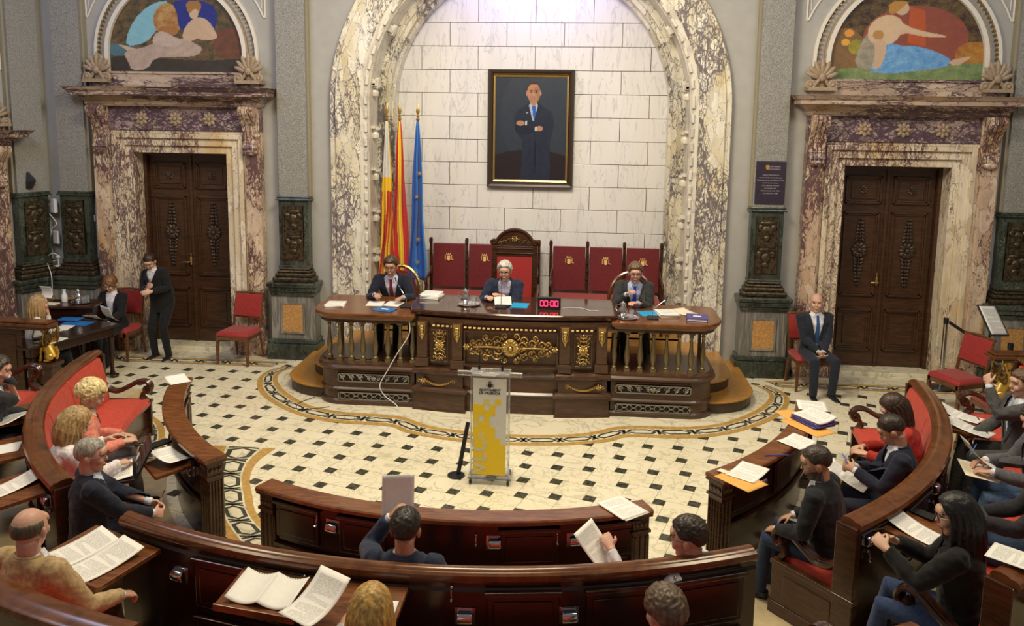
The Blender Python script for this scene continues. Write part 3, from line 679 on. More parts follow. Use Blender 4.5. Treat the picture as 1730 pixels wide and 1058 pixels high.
def chainband(name, A, B, pitch=.36, oc=.25, n=240):
    """inlaid border between polylines A and B: ochre strips at both edges, a dark chain of elongated hexagons between"""
    A = resample(A, n); B = resample(B, n); e = tag(empty(name), kind='structure')
    at = lambda t, w: (lambda i, f: A[i].lerp(A[i + 1], f).lerp(B[i].lerp(B[i + 1], f), w))(min(int(t * (n - 1)), n - 2), t * (n - 1) - min(int(t * (n - 1)), n - 2))
    b = MB(); strip(b, A, [a.lerp(c, oc) for a, c in zip(A, B)], 0, .003); strip(b, [a.lerp(c, 1 - oc) for a, c in zip(A, B)], B, 0, .003); b.build('ochre_border', M['ocher'], e)
    b = MB(); strip(b, [a.lerp(c, oc) for a, c in zip(A, B)], [a.lerp(c, 1 - oc) for a, c in zip(A, B)], 0, .002); b.build('chain_ground', M['fl_white'], e)
    mid = [a.lerp(c, .5) for a, c in zip(A, B)]; L = sum((mid[i + 1] - mid[i]).length for i in range(n - 1)); K = max(2, round(L / pitch)); b = MB()
    def quad(ps):
        b.add([(p.x, p.y, .0035) for p in ps], [(0, 1, 2, 3)])
    h0, h1 = oc + .05, 1 - oc - .05; w = .095
    for k in range(K):
        t = lambda s: min(max((k + s) / K, 0), 1)
        hexa = [(.06, .5), (.24, h0), (.76, h0), (.94, .5), (.76, h1), (.24, h1)]
        inner = [(.15, .5), (.28, h0 + w), (.72, h0 + w), (.85, .5), (.72, h1 - w), (.28, h1 - w)]
        for i in range(6):
            j = (i + 1) % 6
            pts = [at(t(hexa[i][0]), hexa[i][1]), at(t(hexa[j][0]), hexa[j][1]), at(t(inner[j][0]), inner[j][1]), at(t(inner[i][0]), inner[i][1])]
            quad(pts)
        quad([at(t(-.12), h0), at(t(-.03), h0), at(t(.12), h1), at(t(.03), h1)])
        quad([at(t(-.12), h1), at(t(-.03), h1), at(t(.12), h0), at(t(.03), h0)])
    b.build('chain_inlay', M['fl_green'], e)
    return e
mir = lambda P: [(-x, y) for x, y in P][::-1]
Oh = [(0, .19), (.35, .21), (.65, .25), (.95, .33), (1.2, .43), (1.36, .56), (1.6, .60), (1.9, .60), (2.25, .66), (2.65, .84), (3.09, 1.2), (3.40, 1.58), (3.60, 2.05), (3.60, 2.42), (3.45, 2.66)]
Ih = [(0, .50), (.35, .52), (.62, .56), (.88, .63), (1.08, .74), (1.28, .88), (1.6, .95), (1.95, .96), (2.2, 1.00), (2.55, 1.14), (2.92, 1.47), (3.18, 1.80), (3.36, 2.15), (3.38, 2.42), (3.26, 2.66)]
O = catmull(mir(Oh)[:-1] + Oh); I = catmull(mir(Ih)[:-1] + Ih)
chainband('trim_12', O, I, .42)
b = MB(); I2 = resample(I, 160)            # plain cream ground inside the border, round the dais
b.loft([[(p.x, p.y, .0015), (p.x * .55, 2.9, .0015)] for p in I2], caps=False, closed=False); structure(b.build('trim_13', M['fl_white']))
chainband('trim_14', [(-7.2, 2.60), (-3.62, 2.60)], [(-7.2, 2.86), (-3.45, 2.86)], .42, .2)
chainband('trim_15', [(3.62, 2.60), (7.2, 2.60)], [(3.45, 2.86), (7.2, 2.86)], .42, .2)
b = MB(); b.box(-7.3, -3.4, 2.86, 3.3, 0, .0025); b.box(3.4, 7.3, 2.86, 3.3, 0, .0025); structure(b.build('trim_16', M['fl_white']))
Lo = [(-3.2, -.20), (-3.05, -.60), (-2.86, -1.05), (-2.60, -1.55), (-2.25, -2.05), (-1.7, -2.62)]; Li = [(-2.50, -.20), (-2.56, -.55), (-2.50, -.90), (-2.34, -1.25), (-2.05, -1.75), (-1.3, -2.45)]
chainband('trim_17', catmull(Lo), catmull(Li), .34, .2); chainband('trim_18', catmull(mir(Li)), catmull(mir(Lo)), .34, .2)
chainband('trim_19', catmull([(-4.85, .80), (-4.30, .55), (-3.95, .15), (-3.70, -.40), (-3.5, -.8)]), catmull([(-4.9, .45), (-4.50, .30), (-4.25, .0), (-4.0, -.50), (-3.8, -.95)]), .34, .2)
chainband('trim_20', catmull([(3.4, -.6), (3.58, -.20), (3.85, .30), (4.25, .65), (4.8, .85)]), catmull([(3.65, -.8), (3.85, -.35), (4.15, .1), (4.45, .4), (4.9, .5)]), .34, .2)
b = MB()                                    # plain beige floor below the benches, one low step under the second row
b.ring([(3.50, 0), (4.62, 0), (4.62, .004), (3.50, .004)], -75, 75, 60)
structure(b.build('trim_21', M['beige']))
b = MB(); b.ring([(4.62, 0), (9.4, 0), (9.4, .18), (4.62, .18)], -98, 98, 80); structure(b.build('trim_22', M['beige']))
# ---------------------------------------------------------------- dais, steps, presidential desk
def arc2(cx, cy, r, a0, a1, n=8): return [(cx + r * cos(radians(a0 + (a1 - a0) * i / n)), cy + r * sin(radians(a0 + (a1 - a0) * i / n))) for i in range(n + 1)]
def offs(P, d):                           # offset an open or closed polyline outwards (clockwise order assumed handled by sign)
    n = len(P); out = []
    for i in range(n):
        a, b_, c = V(P[i - 1]), V(P[i]), V(P[(i + 1) % n])
        t1 = (b_ - a).normalized() if (b_ - a).length > 1e-6 else V((0, 0)); t2 = (c - b_).normalized() if (c - b_).length > 1e-6 else t1
        n1 = V((t1.y, -t1.x)); n2 = V((t2.y, -t2.x)); m = n1 + n2
        m = m / max(m.length_squared / 2, .5) if m.length > 1e-6 else n1
        out.append((b_.x + m.x * d, b_.y + m.y * d))
    return out
def moulded(b, P, zs, m=0):               # P closed plan (counter-clockwise), zs: (offset, z)
    b.loft([[(x, y, z) for x, y in offs(P, d)] for d, z in zs], m)
e = tag(empty('trim_23'), kind='structure')
def steppoly(xo, yf, rc):
    R_ = [(0, yf), (xo - rc, yf)] + arc2(xo - rc, yf + rc, rc, -90, 0, 10) + [(xo, 3.3)]
    return [(-x, y) for x, y in R_[::-1]] + R_[1:]
for nm, xo, yf, rc, z0, z1 in (('step', 3.10, 1.45, .62, 0, .16), ('step', 2.84, 1.72, .55, .16, .31), ('platform', 2.52, 1.9, .3, .31, .44)):
    P = steppoly(xo, yf, rc); b = MB(); moulded(b, P, [(-.01, z0), (-.01, z1 - .03)], 1); moulded(b, P, [(0, z1 - .03), (.012, z1 - .02), (.012, z1 - .008), (0, z1)], 0)
    if nm == 'platform': b.box(-2.28, 2.28, 3.2, 4.2, .3, .44, 0)
    b.build(nm, [M['parquet'], M['step_side']], e)

desk = tag(empty('presidential_desk'), 'long dark mahogany presidential desk with gilt carving and two balustraded wings', 'desk')
def dpart(n, mats, b, par=None, **k): return b.build(n, mats, par or desk, **k)
def wing(s):
    P = [(1.22, 2.1), (1.22, 1.26), (2.18, 1.26)] + arc2(2.18, 1.56, .30, -85, 0, 8) + [(2.48, 2.1)]
    TP = [(1.22, 2.22), (1.22, 1.20), (2.20, 1.20)] + arc2(2.20, 1.56, .36, -85, 0, 8) + [(2.56, 2.14), (2.47, 2.22)]
    if s < 0: P = [(-x - .02, y) for x, y in P[::-1]]; TP = [(-x - .02, y) for x, y in TP[::-1]]
    b = MB(); moulded(b, P, [(.03, 0), (.03, .05), (.01, .07), (.0, .07), (0, .185), (.018, .19), (.022, .205), (.005, .225), (0, .225), (0, .43), (.02, .45), (.05, .47), (.055, .495), (.03, .52), (.035, .54), (-.02, .56)])
    cab = dpart('wing_cabinet', M['wood_podium'], b)
    xa, xb = s * 1.29 - .01, s * 2.21 - .01; xa, xb = min(xa, xb), max(xa, xb)
    for z0, z1, kind in ((.30, .41, 's'), (.065, .165, 'c')):
        g = MB(); g.box(xa, xb, 1.243, 1.26, z0, z1, 1)
        for q in ((xa, xb, z0, z0 + .012), (xa, xb, z1 - .012, z1), (xa, xa + .012, z0, z1), (xb - .012, xb, z0, z1)): g.box(q[0], q[1], 1.232, 1.25, q[2], q[3], 0)
        zc = (z0 + z1) / 2; N = 8
        for k in range(N):
            xc = xa + (xb - xa) * (k + .5) / N; r = .036
            if kind == 'c':
                g.tube([(xc + r * cos(t), 1.238, zc + r * sin(t)) for t in [2 * pi * i / 14 for i in range(15)]], .006, 5); g.box(xc + .036, xc + .072, 1.234, 1.244, zc - .008, zc + .008)
            else:
                sg = 1 if k < N / 2 else -1
                g.tube([(xc + sg * (r * (1 - i / 16) * cos(i * .62)), 1.238, zc + r * (1 - i / 16) * sin(i * .62)) for i in range(14)], .0065, 5)
                g.tube([(xc - sg * .055, 1.238, zc + .035), (xc - sg * .03, 1.238, zc + .03), (xc + sg * .02, 1.238, zc - .038)], .006, 5)
        if kind == 's': rosette(g, (xa + xb) / 2, 1.232, zc, .035, 8)
        dpart('grille', [M['iron'], M['void']], g, cab, smooth=True)
    b = MB(); moulded(b, TP, [(-.03, 1.115), (-.02, 1.14), (.0, 1.15), (.012, 1.17), (.012, 1.19), (0, 1.20)]); dpart('wing_top', M['wood_top'], b)
    b = MB(); moulded(b, offs(TP, -.06), [(0, 1.07), (0, 1.125)]); dpart('wing_apron', M['wood_podium'], b)
    for k, x in enumerate((1.26, 1.42, 1.58, 1.74, 1.90, 2.05, 2.20, 2.35)):
        y = 1.31 if k < 7 else 1.37; xx = s * x - .01; bb = MB()
        bb.box(xx - .034, xx + .034, y - .034, y + .034, .555, .60); bb.box(xx - .036, xx + .036, y - .036, y + .036, 1.05, 1.09)
        bb.lathe([(.03, .60), (.034, .615), (.022, .63), (.020, .645), (.035, .70), (.038, .76), (.026, .85), (.019, .95), (.017, 1.0), (.024, 1.01), (.024, 1.025), (.018, 1.035), (.032, 1.055)], (xx, y, 0), 10)
        dpart('baluster', M['bronze'], bb, smooth=True)
wing(-1); wing(1)
CF = lambda x: 1.12 + .11 * (abs(x) / 1.2) ** 2           # gentle bow of the front
bow = lambda xa, xb, d, n=8: [(xa + (xb - xa) * i / n, CF(xa + (xb - xa) * i / n) + d) for i in range(n + 1)]
Pc = bow(-1.19, 1.17, .04, 16) + [(1.17, 2.2), (-1.19, 2.2)]
b = MB(); moulded(b, Pc, [(.0, 0), (0, .225), (.02, .235), (.03, .255), (.005, .28), (0, .28), (0, .44), (.02, .46), (.025, .49), (-.03, .52), (-.03, 1.06), (-.02, 1.07), (.0, 1.12), (.0, 1.17)])
body = dpart('desk_body', M['wood_podium'], b)
for xa, xb in ((-1.24, -.58), (.54, 1.20)):
    P = bow(xa, xb, -.045) + [(xb, 1.5), (xa, 1.5)]
    b = MB(); moulded(b, P, [(.015, 0), (.01, .03), (0, .05), (0, .235), (.025, .25), (.03, .28), (.0, .30), (-.03, .31), (-.03, .45), (.0, .47), (.02, .50), (.01, .53), (-.03, .55)])
    pd = dpart('desk_pedestal', M['wood_podium'], b)
    xc = (xa + xb) / 2; g = MB(); y = CF(xc) - .03
    for q in (-1, 1): rosette(g, xc + q * .20, y, .385, .04, 7)
    for i in range(15):
        t = -1 + 2 * i / 14; g.ball((xc + t * .17, y, .40 - .062 * (1 - t * t)), (.017 + .006 * (1 - t * t), .016, .016), 6, 4)
    for q in (-1, 1): g.tube([(xc + q * .23, y, .39), (xc + q * .26, y, .41), (xc + q * .27, y, .385), (xc + q * .25, y, .37)], .006, 5)
    dpart('gilt_garland', M['gold'], g, pd, smooth=True)
    for q in (-1, 1):
        xp = xc + q * .225; yp = CF(xp) + .0
        b = MB(); b.box(xp - .085, xp + .085, yp - .03, yp + .06, .55, .66); b.box(xp - .068, xp + .068, yp - .01, yp + .06, .66, 1.13)
        pl = dpart('desk_pilaster', M['wood_podium'], b, bev=.01)
        g = MB(); y = yp - .02
        g.box(xp - .045, xp + .045, y - .02, y + .02, 1.085, 1.12)
        for i in range(5): g.ball((xp, y - .006 + .003 * i, 1.065 - .037 * i), (.034 - .004 * i, .024, .024), 7, 5)
        g.tube([(xp - .034, y, 1.08), (xp - .03, y, .98), (xp, y, .90), (xp + .03, y, .98), (xp + .034, y, 1.08)], .008, 5)
        dpart('gilt_console', M['gold'], g, pl, smooth=True)
    g = MB(); y = CF(xc) + .0
    for q in (-1, 1): g.tube([(xc + q * .105, y + .005, z) for z in (.63, 1.03)], .008, 5)
    for z in (.63, 1.03): g.tube([(xc - .105, y + .005, z), (xc + .105, y + .005, z)], .008, 5)
    dpart('panel_moulding', M['wood_podium'], g, body)
    g = MB(); rosette(g, xc, y, .84, .062, 10); rosette(g, xc, y - .012, .84, .03, 6)
    for d in (-1, 1):
        for q in (-1, 1):
            for zz, w, r in ((.085, .05, .026), (.135, .045, .024), (.175, .03, .018)):
                g.tube([(xc, y, .84 + d * (zz - .03)), (xc + q * w, y - .006, .84 + d * (zz - .012)), (xc + q * (w + r * .8), y - .006, .84 + d * (zz + r * .6)), (xc + q * w * .8, y - .004, .84 + d * (zz + r)), (xc + q * w * .7, y, .84 + d * zz)], .0055, 5)
            g.ball((xc + q * .06, y, .84 + d * .05), (.018, .01, .01)); g.ball((xc + q * .075, y, .84 + d * .15), (.010, .008, .016))
        g.ball((xc, y, .84 + d * .165), (.014, .012, .035))
    dpart('gilt_panel_ornament', M['gold'], g, body, smooth=True)
g = MB(); y = CF(0) + .002                  # the large scrolling ornament in the middle
rosette(g, -.02, y, .85, .105, 14); g.ball((-.02, y - .015, .85), (.028, .02, .028)); g.tube([(-.02 + .105 * cos(t), y, .85 + .105 * sin(t)) for t in [2 * pi * i / 24 for i in range(25)]], .007, 5)
for q in (-1, 1):
    for d in (-1, 1):
        for k, (x0, z0, R_, w) in enumerate(((.14, .03, .06, 1), (.16, .10, .055, -1), (.26, .06, .055, 1), (.30, .13, .035, -1), (.38, .05, .05, 1), (.07, .15, .04, -1), (.46, .06, .035, -1))):
            pts = [(-.02 + q * (x0 + R_ * (1 - i / 15) * cos(i * .55 * w)), y - .004, .85 + d * (z0 + R_ * (1 - i / 15) * sin(i * .55))) for i in range(13)]
            g.tube(pts, [.009 - .0004 * i for i in range(13)], 5); g.ball((-.02 + q * x0, y - .004, .85 + d * z0), (.014, .012, .014), 6, 4)
            g.ball((-.02 + q * (x0 + .03), y - .003, .85 + d * (z0 - .03)), (.022, .01, .012), 6, 4, R_=Matrix.Rotation(-q * d * .7, 3, 'Y'))
    g.tube([(-.02 + q * .11, y, .85), (-.02 + q * .3, y - .006, .86), (-.02 + q * .46, y, .85)], .012, 6)
    rosette(g, -.02 + q * .545, y, .85, .042, 6)
dpart('gilt_centre_ornament', M['gold'], g, body, smooth=True)
b = MB()
for s in (-1, 1):
    for x in (.09,):
        pass
for (xa, xb, za, zb) in ((-.60, -.585, .60, 1.04), (.545, .56, .60, 1.04)): b.box(xa, xb, CF(xa) - .0, CF(xa) + .03, za, zb)
for za in (.60, 1.03): b.loft([[(x, yy - .0, za), (x, yy - .0, za + .015), (x, yy + .03, za + .015), (x, yy + .03, za)] for x, yy in bow(-.6, .56, 0, 10)])
dpart('panel_moulding', M['wood_podium'], b, body)
b = MB(); x = -.60
while x < .55: b.box(x, x + .032, CF(x) - .008, CF(x) + .02, 1.078, 1.092); x += .058
for xa in (-1.0, .72):
    x = xa
    while x < xa + .26: b.box(x, x + .03, CF(x) - .008, CF(x) + .02, 1.078, 1.092); x += .058
dpart('gilt_dentils', M['gold_thread'], b, body)
TP = bow(-1.27, 1.24, .06, 16); TP = [(-1.33, 1.52)] + TP + [(1.30, 1.52), (1.30, 2.16), (-1.33, 2.16)]
b = MB(); moulded(b, TP, [(-.05, 1.16), (-.02, 1.185), (.0, 1.20), (.015, 1.225), (.015, 1.245), (0, 1.26)]); dpart('desk_top', wood('glossy_desk_top', (.035, .014, .008), (.085, .035, .018), rough=.08, stretch=(1, 6, 1)), b)
for x in (-2.40, -1.36, 2.40, 1.34):
    b = MB(); b.box(x - .02, x + .02, 2.05, 2.09, .44, 1.08); dpart('rear_post', M['wood_podium'], b)

# ---------------------------------------------------------------- seats
def side_chair(mat_s, mat_w, name='side_chair'):
    """origin at floor centre of the seat, facing +y"""
    e = empty(name); w, d = .235, .22
    b = MB(); b.loft([[(-w, -d, .42), (w * .98, -d, .42), (w * 1.06, d, .42), (-w * 1.06, d, .42)], [(-w, -d, .46), (w, -d, .46), (w * 1.08, d, .46), (-w * 1.08, d, .46)], [(-w * .85, -d * .85, .495), (w * .85, -d * .85, .495), (w * .9, d * .85, .495), (-w * .9, d * .85, .495)]])
    b.build('seat', mat_s, e, bev=.015, smooth=True)
    b = MB(); b.box(-w, w, -d, -d + .03, .37, .425); b.box(-w * 1.05, w * 1.05, d - .03, d, .37, .425); b.box(-w, -w + .03, -d, d, .37, .425); b.box(w - .03, w, -d, d, .37, .425); b.build('seat_rail', mat_w, e)
    for s in (-1, 1):
        b = MB(); b.loft([[(s * w * 1.0 + x, d - .025 + y, z) for x, y in ((-.022, -.022), (.022, -.022), (.022, .022), (-.022, .022))] for z in (.42,)] + [[(s * w * 1.03 + x, d - .02 + y, 0) for x, y in ((-.014, -.014), (.014, -.014), (.014, .014), (-.014, .014))]]); b.build('leg', mat_w, e)
        b = MB(); b.tube([(s * (w - .02), -d - .07, 0), (s * (w - .02), -d + .01, .42), (s * (w - .02), -d - .02, .62), (s * (w - .02), -d - .10, .97)], [.018, .022, .021, .017], 6); b.build('leg', mat_w, e)
    b = MB(); b.loft([[(-w + .02, y - .012, z), (w - .02, y - .012, z), (w - .02, y + .022, z), (-w + .02, y + .022, z)] for y, z in ((-d - .025, .63), (-d - .045, .75), (-d - .095, .955))]); b.build('backrest', mat_s, e, bev=.01)
    b = MB(); b.tube([(-w + .0, -d - .10, .965), (0, -d - .105, .98), (w, -d - .10, .965)], (.018, .014), 6); b.build('top_rail', mat_w, e); b = MB(); b.tube([(-w + .02, -d - .025, .615), (w - .02, -d - .025, .615)], .013, 6); b.build('back_rail', mat_w, e)
    return e
ch = side_chair(M['red_chair'], M['wood_chair']); ch.location = (-4.17, 2.80, .003); ch.rotation_euler = (0, 0, radians(172)); tag(ch, 'empty crimson side chair standing alone beside the door jamb of the reclining-woman portal', 'chair')
def put(src, loc, rz, label, cat='chair', group=None):
    c = copy_tree(src); c.location = loc; c.rotation_euler = (0, 0, radians(rz)); return tag(c, label, cat, group)
put(ch, (4.0, 2.66, .003), 186, 'crimson side chair under the seated bald man')
put(ch, (-6.0, 2.78, .003), 176, 'crimson side chair under the woman reading a paper')
put(ch, (5.62, 1.92, .002), 112, 'empty crimson chair turned sideways below the framed notice')
put(ch, (5.72, 1.00, .002), 95, 'crimson chair beside the rope post, mostly hidden by the bench')
put(ch, (-6.26, 1.16, .002), -55, 'crimson side chair behind the clerk table under the blonde woman')

def settle(x0, n, w, label):
    """tall burgundy bench with n back panels"""
    e = empty('dais_bench', (x0, 3.78, .44), 0, label, 'bench'); W = w * n; wd = M['wood']
    for k in range(n):
        xa, xb = k * w, (k + 1) * w; b = MB(); b.loft([[(xa + .035, y, z), (xb - .03, y, z), (xb - .03, y + .06, z), (xa + .035, y + .06, z)] for y, z in ((.13, .55), (.17, 1.23))]); bk = b.build('backrest', M['red_dark'], e, bev=.008)
        g = MB(); xc = (xa + xb) / 2; y = .145; z = 1.02
        g.prism_y([(xc - .025, z - .045), (xc - .025, z + .02), (xc + .025, z + .02), (xc + .025, z - .045), (xc, z - .06)], y - .006, y + .01)
        g.box(xc - .055, xc - .045, y - .006, y + .01, z - .04, z + .03); g.box(xc + .042, xc + .052, y - .006, y + .01, z - .045, z + .03); g.box(xc + .042, xc + .075, y - .006, y + .01, z - .045, z - .035)
        g.box(xc - .035, xc + .035, y - .006, y + .01, z + .032, z + .042)
        for q in (-.03, 0, .03): g.ball((xc + q, y, z + .055), (.009, .008, .012), 5, 4)
        g.build('embroidered_crest', M['gold_thread'], bk)
        if k:
            g = MB()
            for i in range(5): g.ball((xa, .13 + .008 * i, .62 + .12 * i), (.012, .012, .018), 6, 4)
            g.build('stud_row', M['wood'], bk)
    b = MB(); b.box(0, W, -.38, .14, .30, .40, 0); b.build('seat_frame', wd, e)
    b = MB(); b.loft([[(.03, -.42, .40), (W - .03, -.42, .40), (W - .03, .13, .40), (.03, .13, .40)], [(.03, -.43, .45), (W - .03, -.43, .45), (W - .03, .13, .47), (.03, .13, .47)], [(.05, -.36, .50), (W - .05, -.36, .50), (W - .05, .12, .52), (.05, .12, .52)]]); b.build('seat', plain('burgundy_seat', (.30, .018, .014), .6, noise_amt=.15, sheen=.3) if 'burgundy_seat' not in bpy.data.materials else bpy.data.materials['burgundy_seat'], e, bev=.02, smooth=True)
    for k in range(n + 1):
        b = MB(); x = k * w; b.box(x - .022, x + .022, .17, .22, 0, 1.24); b.box(x - .026, x + .026, .155, .225, 1.24, 1.30); b.box(x - .02, x + .02, .16, .22, 1.30, 1.32); b.build('back_post', wd, e)
    for x in (.02, W - .02):
        b = MB(); b.tube([(x, .14, .86), (x, .02, .80), (x, -.2, .78), (x, -.38, .77), (x, -.42, .73), (x, -.38, .70)], [(.028, .02)] * 6, 8); b.tube([(x, -.36, .76), (x, -.33, .66), (x, -.38, .55), (x, -.38, 0)], .024, 8); b.build('armrest', wd, e, smooth=True)
    for x in (.6, W - .6):
        b = MB(); b.box(x - .025, x + .025, -.36, -.31, 0, .3); b.build('leg', wd, e)
    return e
settle(-1.52, 3, .565, 'burgundy crested dais bench at the flag side of the carved throne')
settle(.36, 3, .565, 'burgundy crested dais bench behind the man in the blue tie')
th = empty('throne_chair', (-.13, 2.98, .44), 0, 'tall carved walnut armchair with arched crest behind the white-haired chairman', 'armchair')
b = MB(); b.box(-.33, -.25, 0, .07, 0, 1.378); b.box(.25, .33, 0, .07, 0, 1.378); b.box(-.25, .25, .002, .068, 1.22, 1.376); b.box(-.25, .25, .002, .068, .4, .5)
for za in (1.265, 1.335): b.box(-.27, .27, -.012, 0, za, za + .012)
b.build('back_frame', M['wood'], th, bev=.006)
b = MB(); b.box(-.25, .25, .0, .05, .5, 1.22); b.build('back_cushion', plain('scarlet_velvet', (.36, .018, .018), .6, sheen=.3), th)
b = MB(); A = arcp(0, 1.33, .30, 165, 15, 16); b.prism_y(A + [(.31, 1.38), (-.31, 1.38)], .005, .065); b.tube([(x, .0, z) for x, z in arcp(0, 1.33, .285, 165, 15, 16)], .022, 6)
for s in (-1, 1): b.tube([(s * (.30 + .045 * (1 - i / 14) * cos(i * .5)), .0, 1.42 + .045 * (1 - i / 14) * sin(i * .5)) for i in range(13)], .018, 6); b.ball((s * .30, .03, 1.42), (.055, .04, .055))
b.build('crest', M['wood'], th, smooth=True)
b = MB(); rosette(b, 0, -.01, 1.48, .05, 8)
for s in (-1, 1):
    for k in range(3): b.tube([(s * (.07 + .065 * k + .03 * (1 - i / 12) * cos(i * .6)), -.012, 1.46 - .022 * k + .03 * (1 - i / 12) * sin(i * .6)) for i in range(10)], .007, 5)
b.build('crest_carving', M['gold_relief'], th, smooth=True)
b = MB(); b.box(-.33, .33, -.52, .02, .34, .42); b.build('seat_frame', M['wood'], th)
b = MB(); b.box(-.30, .30, -.52, 0, .42, .49); b.build('seat', M['red_dark'], th, bev=.02)
for s in (-1, 1):
    b = MB(); b.tube([(s * .34, .04, .80), (s * .35, -.2, .77), (s * .35, -.48, .74), (s * .35, -.53, .69)], .027, 8); b.tube([(s * .35, -.45, .73), (s * .34, -.47, .35)], .024, 8); b.build('armrest', M['wood'], th, smooth=True)
    b = MB(); b.box(s * .31 - .03, s * .31 + .03, -.52, -.46, 0, .34); b.build('leg', M['wood'], th)
def round_chair(x, y, label, mat):
    e = empty('round_back_armchair', (x, y, .44), 0, label, 'armchair'); b = MB()
    b.tube([(.31 * cos(t), .16 + .10 * sin(t), .60 + .50 * sin(t) ** .8 if sin(t) > 0 else .60) for t in [pi * i / 18 for i in range(19)]], .026, 8); b.build('back_hoop', M['gold_relief'] if mat else M['wood_rail'], e, smooth=True)
    b = MB(); b.loft([[(.29 * cos(t), .15 + .09 * sin(t) + dy, .55), (.27 * cos(t), .15 + .09 * sin(t) + dy, .58 + .46 * sin(t) ** .8 if sin(t) > 0 else .58)] for dy in (0,) for t in [pi * i / 14 for i in range(15)]], closed=False, caps=False); b.build('backrest', M['red_dark'], e)
    b = MB(); b.lathe([(.27, .38), (.28, .42), (.26, .47), (.1, .49)], (0, -.05, 0), 20); b.build('seat', M['red_dark'], e, smooth=True)
    for sx in (-1, 1):
        for sy in (-.24, .12): b = MB(); b.tube([(sx * .22, sy, .38), (sx * .24, sy - .01, 0)], .022, 6); b.build('leg', M['wood'], e)
round_chair(-1.72, 2.42, 'gilt hoop-backed armchair under the man in the red tie', 1)
round_chair(1.52, 2.42, 'hoop-backed armchair under the man in the blue tie', 0)

# flags on poles
def flag(x, y, cols, label, stars=0, seed=0, zt=3.56):
    e = empty('draped_flag', (x, y, .44), 0, label, 'flag'); H = zt - .44
    b = MB(); b.tube([(0, 0, .02), (0, 0, H + .02)], .014, 8); b.build('pole', M['wood_rail'], e)
    b = MB(); b.lathe([(.001, H + .0), (.028, H + .02), (.03, H + .04), (.012, H + .06), (.026, H + .08), (.012, H + .10), (.02, H + .115), (.03, H + .15), (.012, H + .23), (.001, H + .27)], (0, 0, 0), 8); b.build('finial', M['gold'], e, smooth=True)
    b = MB(); b.lathe([(.001, 0), (.13, .0), (.13, .03), (.03, .07), (.02, .1)], (0, 0, 0), 14); b.build('stand', M['wood'], e, smooth=True)
    rnd = random.Random(seed); nz, nu = 34, 64; rings = []
    for i in range(nz + 1):
        t = i / nz; z = H - t * (H - .75); w = .025 + .15 * min(1, t * 1.15) ** .8; r = []
        for k in range(nu):
            u = k / (nu - 1); x_ = (u - .45) * w * 1.5 - .02 * t; fold = sin(u * 21 + t * 2.2 + seed) * .028 * min(1, t * 2) + sin(u * 9 - t * 3 + seed * 2) * .03 * t
            r.append((x_ + .02 * sin(t * 9 + u * 4 + seed) * t, fold - .02, z - .25 * t * t * abs(u - .5)))
        rings.append(r)
    b = MB(); n = nu; vs = [p for r in rings for p in r]; fs = []; ms = []
    for i in range(nz):
        for k in range(nu - 1):
            fs.append((i * n + k, i * n + k + 1, (i + 1) * n + k + 1, (i + 1) * n + k)); u = k / (nu - 1); t = i / nz
            ms.append(cols(u, t))
    mats = [M.setdefault('f_' + c, plain('flag_' + c, v, .7, noise_amt=.06, sheen=.2)) for c, v in (('yellow', (.83, .56, .02)), ('red', (.50, .015, .02)), ('blue', (.012, .09, .42)), ('white', (.65, .66, .66)), ('sky', (.03, .22, .62)))]
    me = bpy.data.meshes.new('cloth'); me.from_pydata(vs, [], fs)
    for q in mats: me.materials.append(q)
    for p, mi in zip(me.polygons, ms): p.material_index = mi; p.use_smooth = True
    o = bpy.data.objects.new('cloth', me); COL.objects.link(o); o.parent = e; sm = o.modifiers.new('s', 'SOLIDIFY'); sm.thickness = .004
    if stars:
        b = MB()
        for px, pz in ((-.0, 2.0), (.02, 1.35), (.045, 2.35), (.01, 1.0)):
            P = [((.035 if i % 2 == 0 else .015) * cos(pi / 2 + i * pi / 5) + px, (.035 if i % 2 == 0 else .015) * sin(pi / 2 + i * pi / 5) + pz) for i in range(10)]
            b.prism_y(P, -.095, -.088)
        b.build('star', M['gold_paint'], e)
flag(-2.13, 3.62, lambda u, t: 3 if t < .33 and u < .8 else (0 if (t < .42) else (1 if int(u * 9 + t * 4) % 2 == 0 else 0)), 'furled flag with pale top and red and yellow stripes, nearest the arch', seed=1)
flag(-1.93, 3.60, lambda u, t: 1 if u < .28 + .1 * t else (0 if u < .66 else 1), 'furled red and yellow striped flag between two other flags', seed=4)
flag(-1.66, 3.62, lambda u, t: 4 if (int(u * 8 + 1) % 4 == 0) else 2, 'furled blue flag with gold stars beside the crested bench', stars=1, seed=2)
# ---------------------------------------------------------------- hemicycle furniture
def cpol(c, r, a, z=0): a = radians(a); return V((c[0] + r * sin(a), c[1] - r * cos(a), z))
def cframe(c, r, a, z=0):                # local x along the arc (to the right seen from outside), y outward, z up
    t = radians(a); return frame(cpol(c, r, a, z), (cos(t), sin(t), 0), (sin(t), -cos(t), 0)) @ Matrix.Identity(4)
def socket(parent, c, r, a, z):
    m = cframe(c, r, a, z); b = MB(); b.T = m
    A = [(0, 0)] + [(.045 * sin(t), .045 * cos(t) - .0) for t in [0]]
    b.loft([[(x, .0, -.035), (x, .035, -.035), (x, .055, -.015), (x, .058, .01), (x, .045, .035), (x, 0, .045)] for x in (-.045, .045)])
    b.add([(-.06, .004, -.05), (.06, .004, -.05), (.06, .004, .055), (-.06, .004, .055)], [(0, 1, 2, 3)])
    return b.build('microphone_socket', M['chrome'], parent, bev=.008, smooth=True)
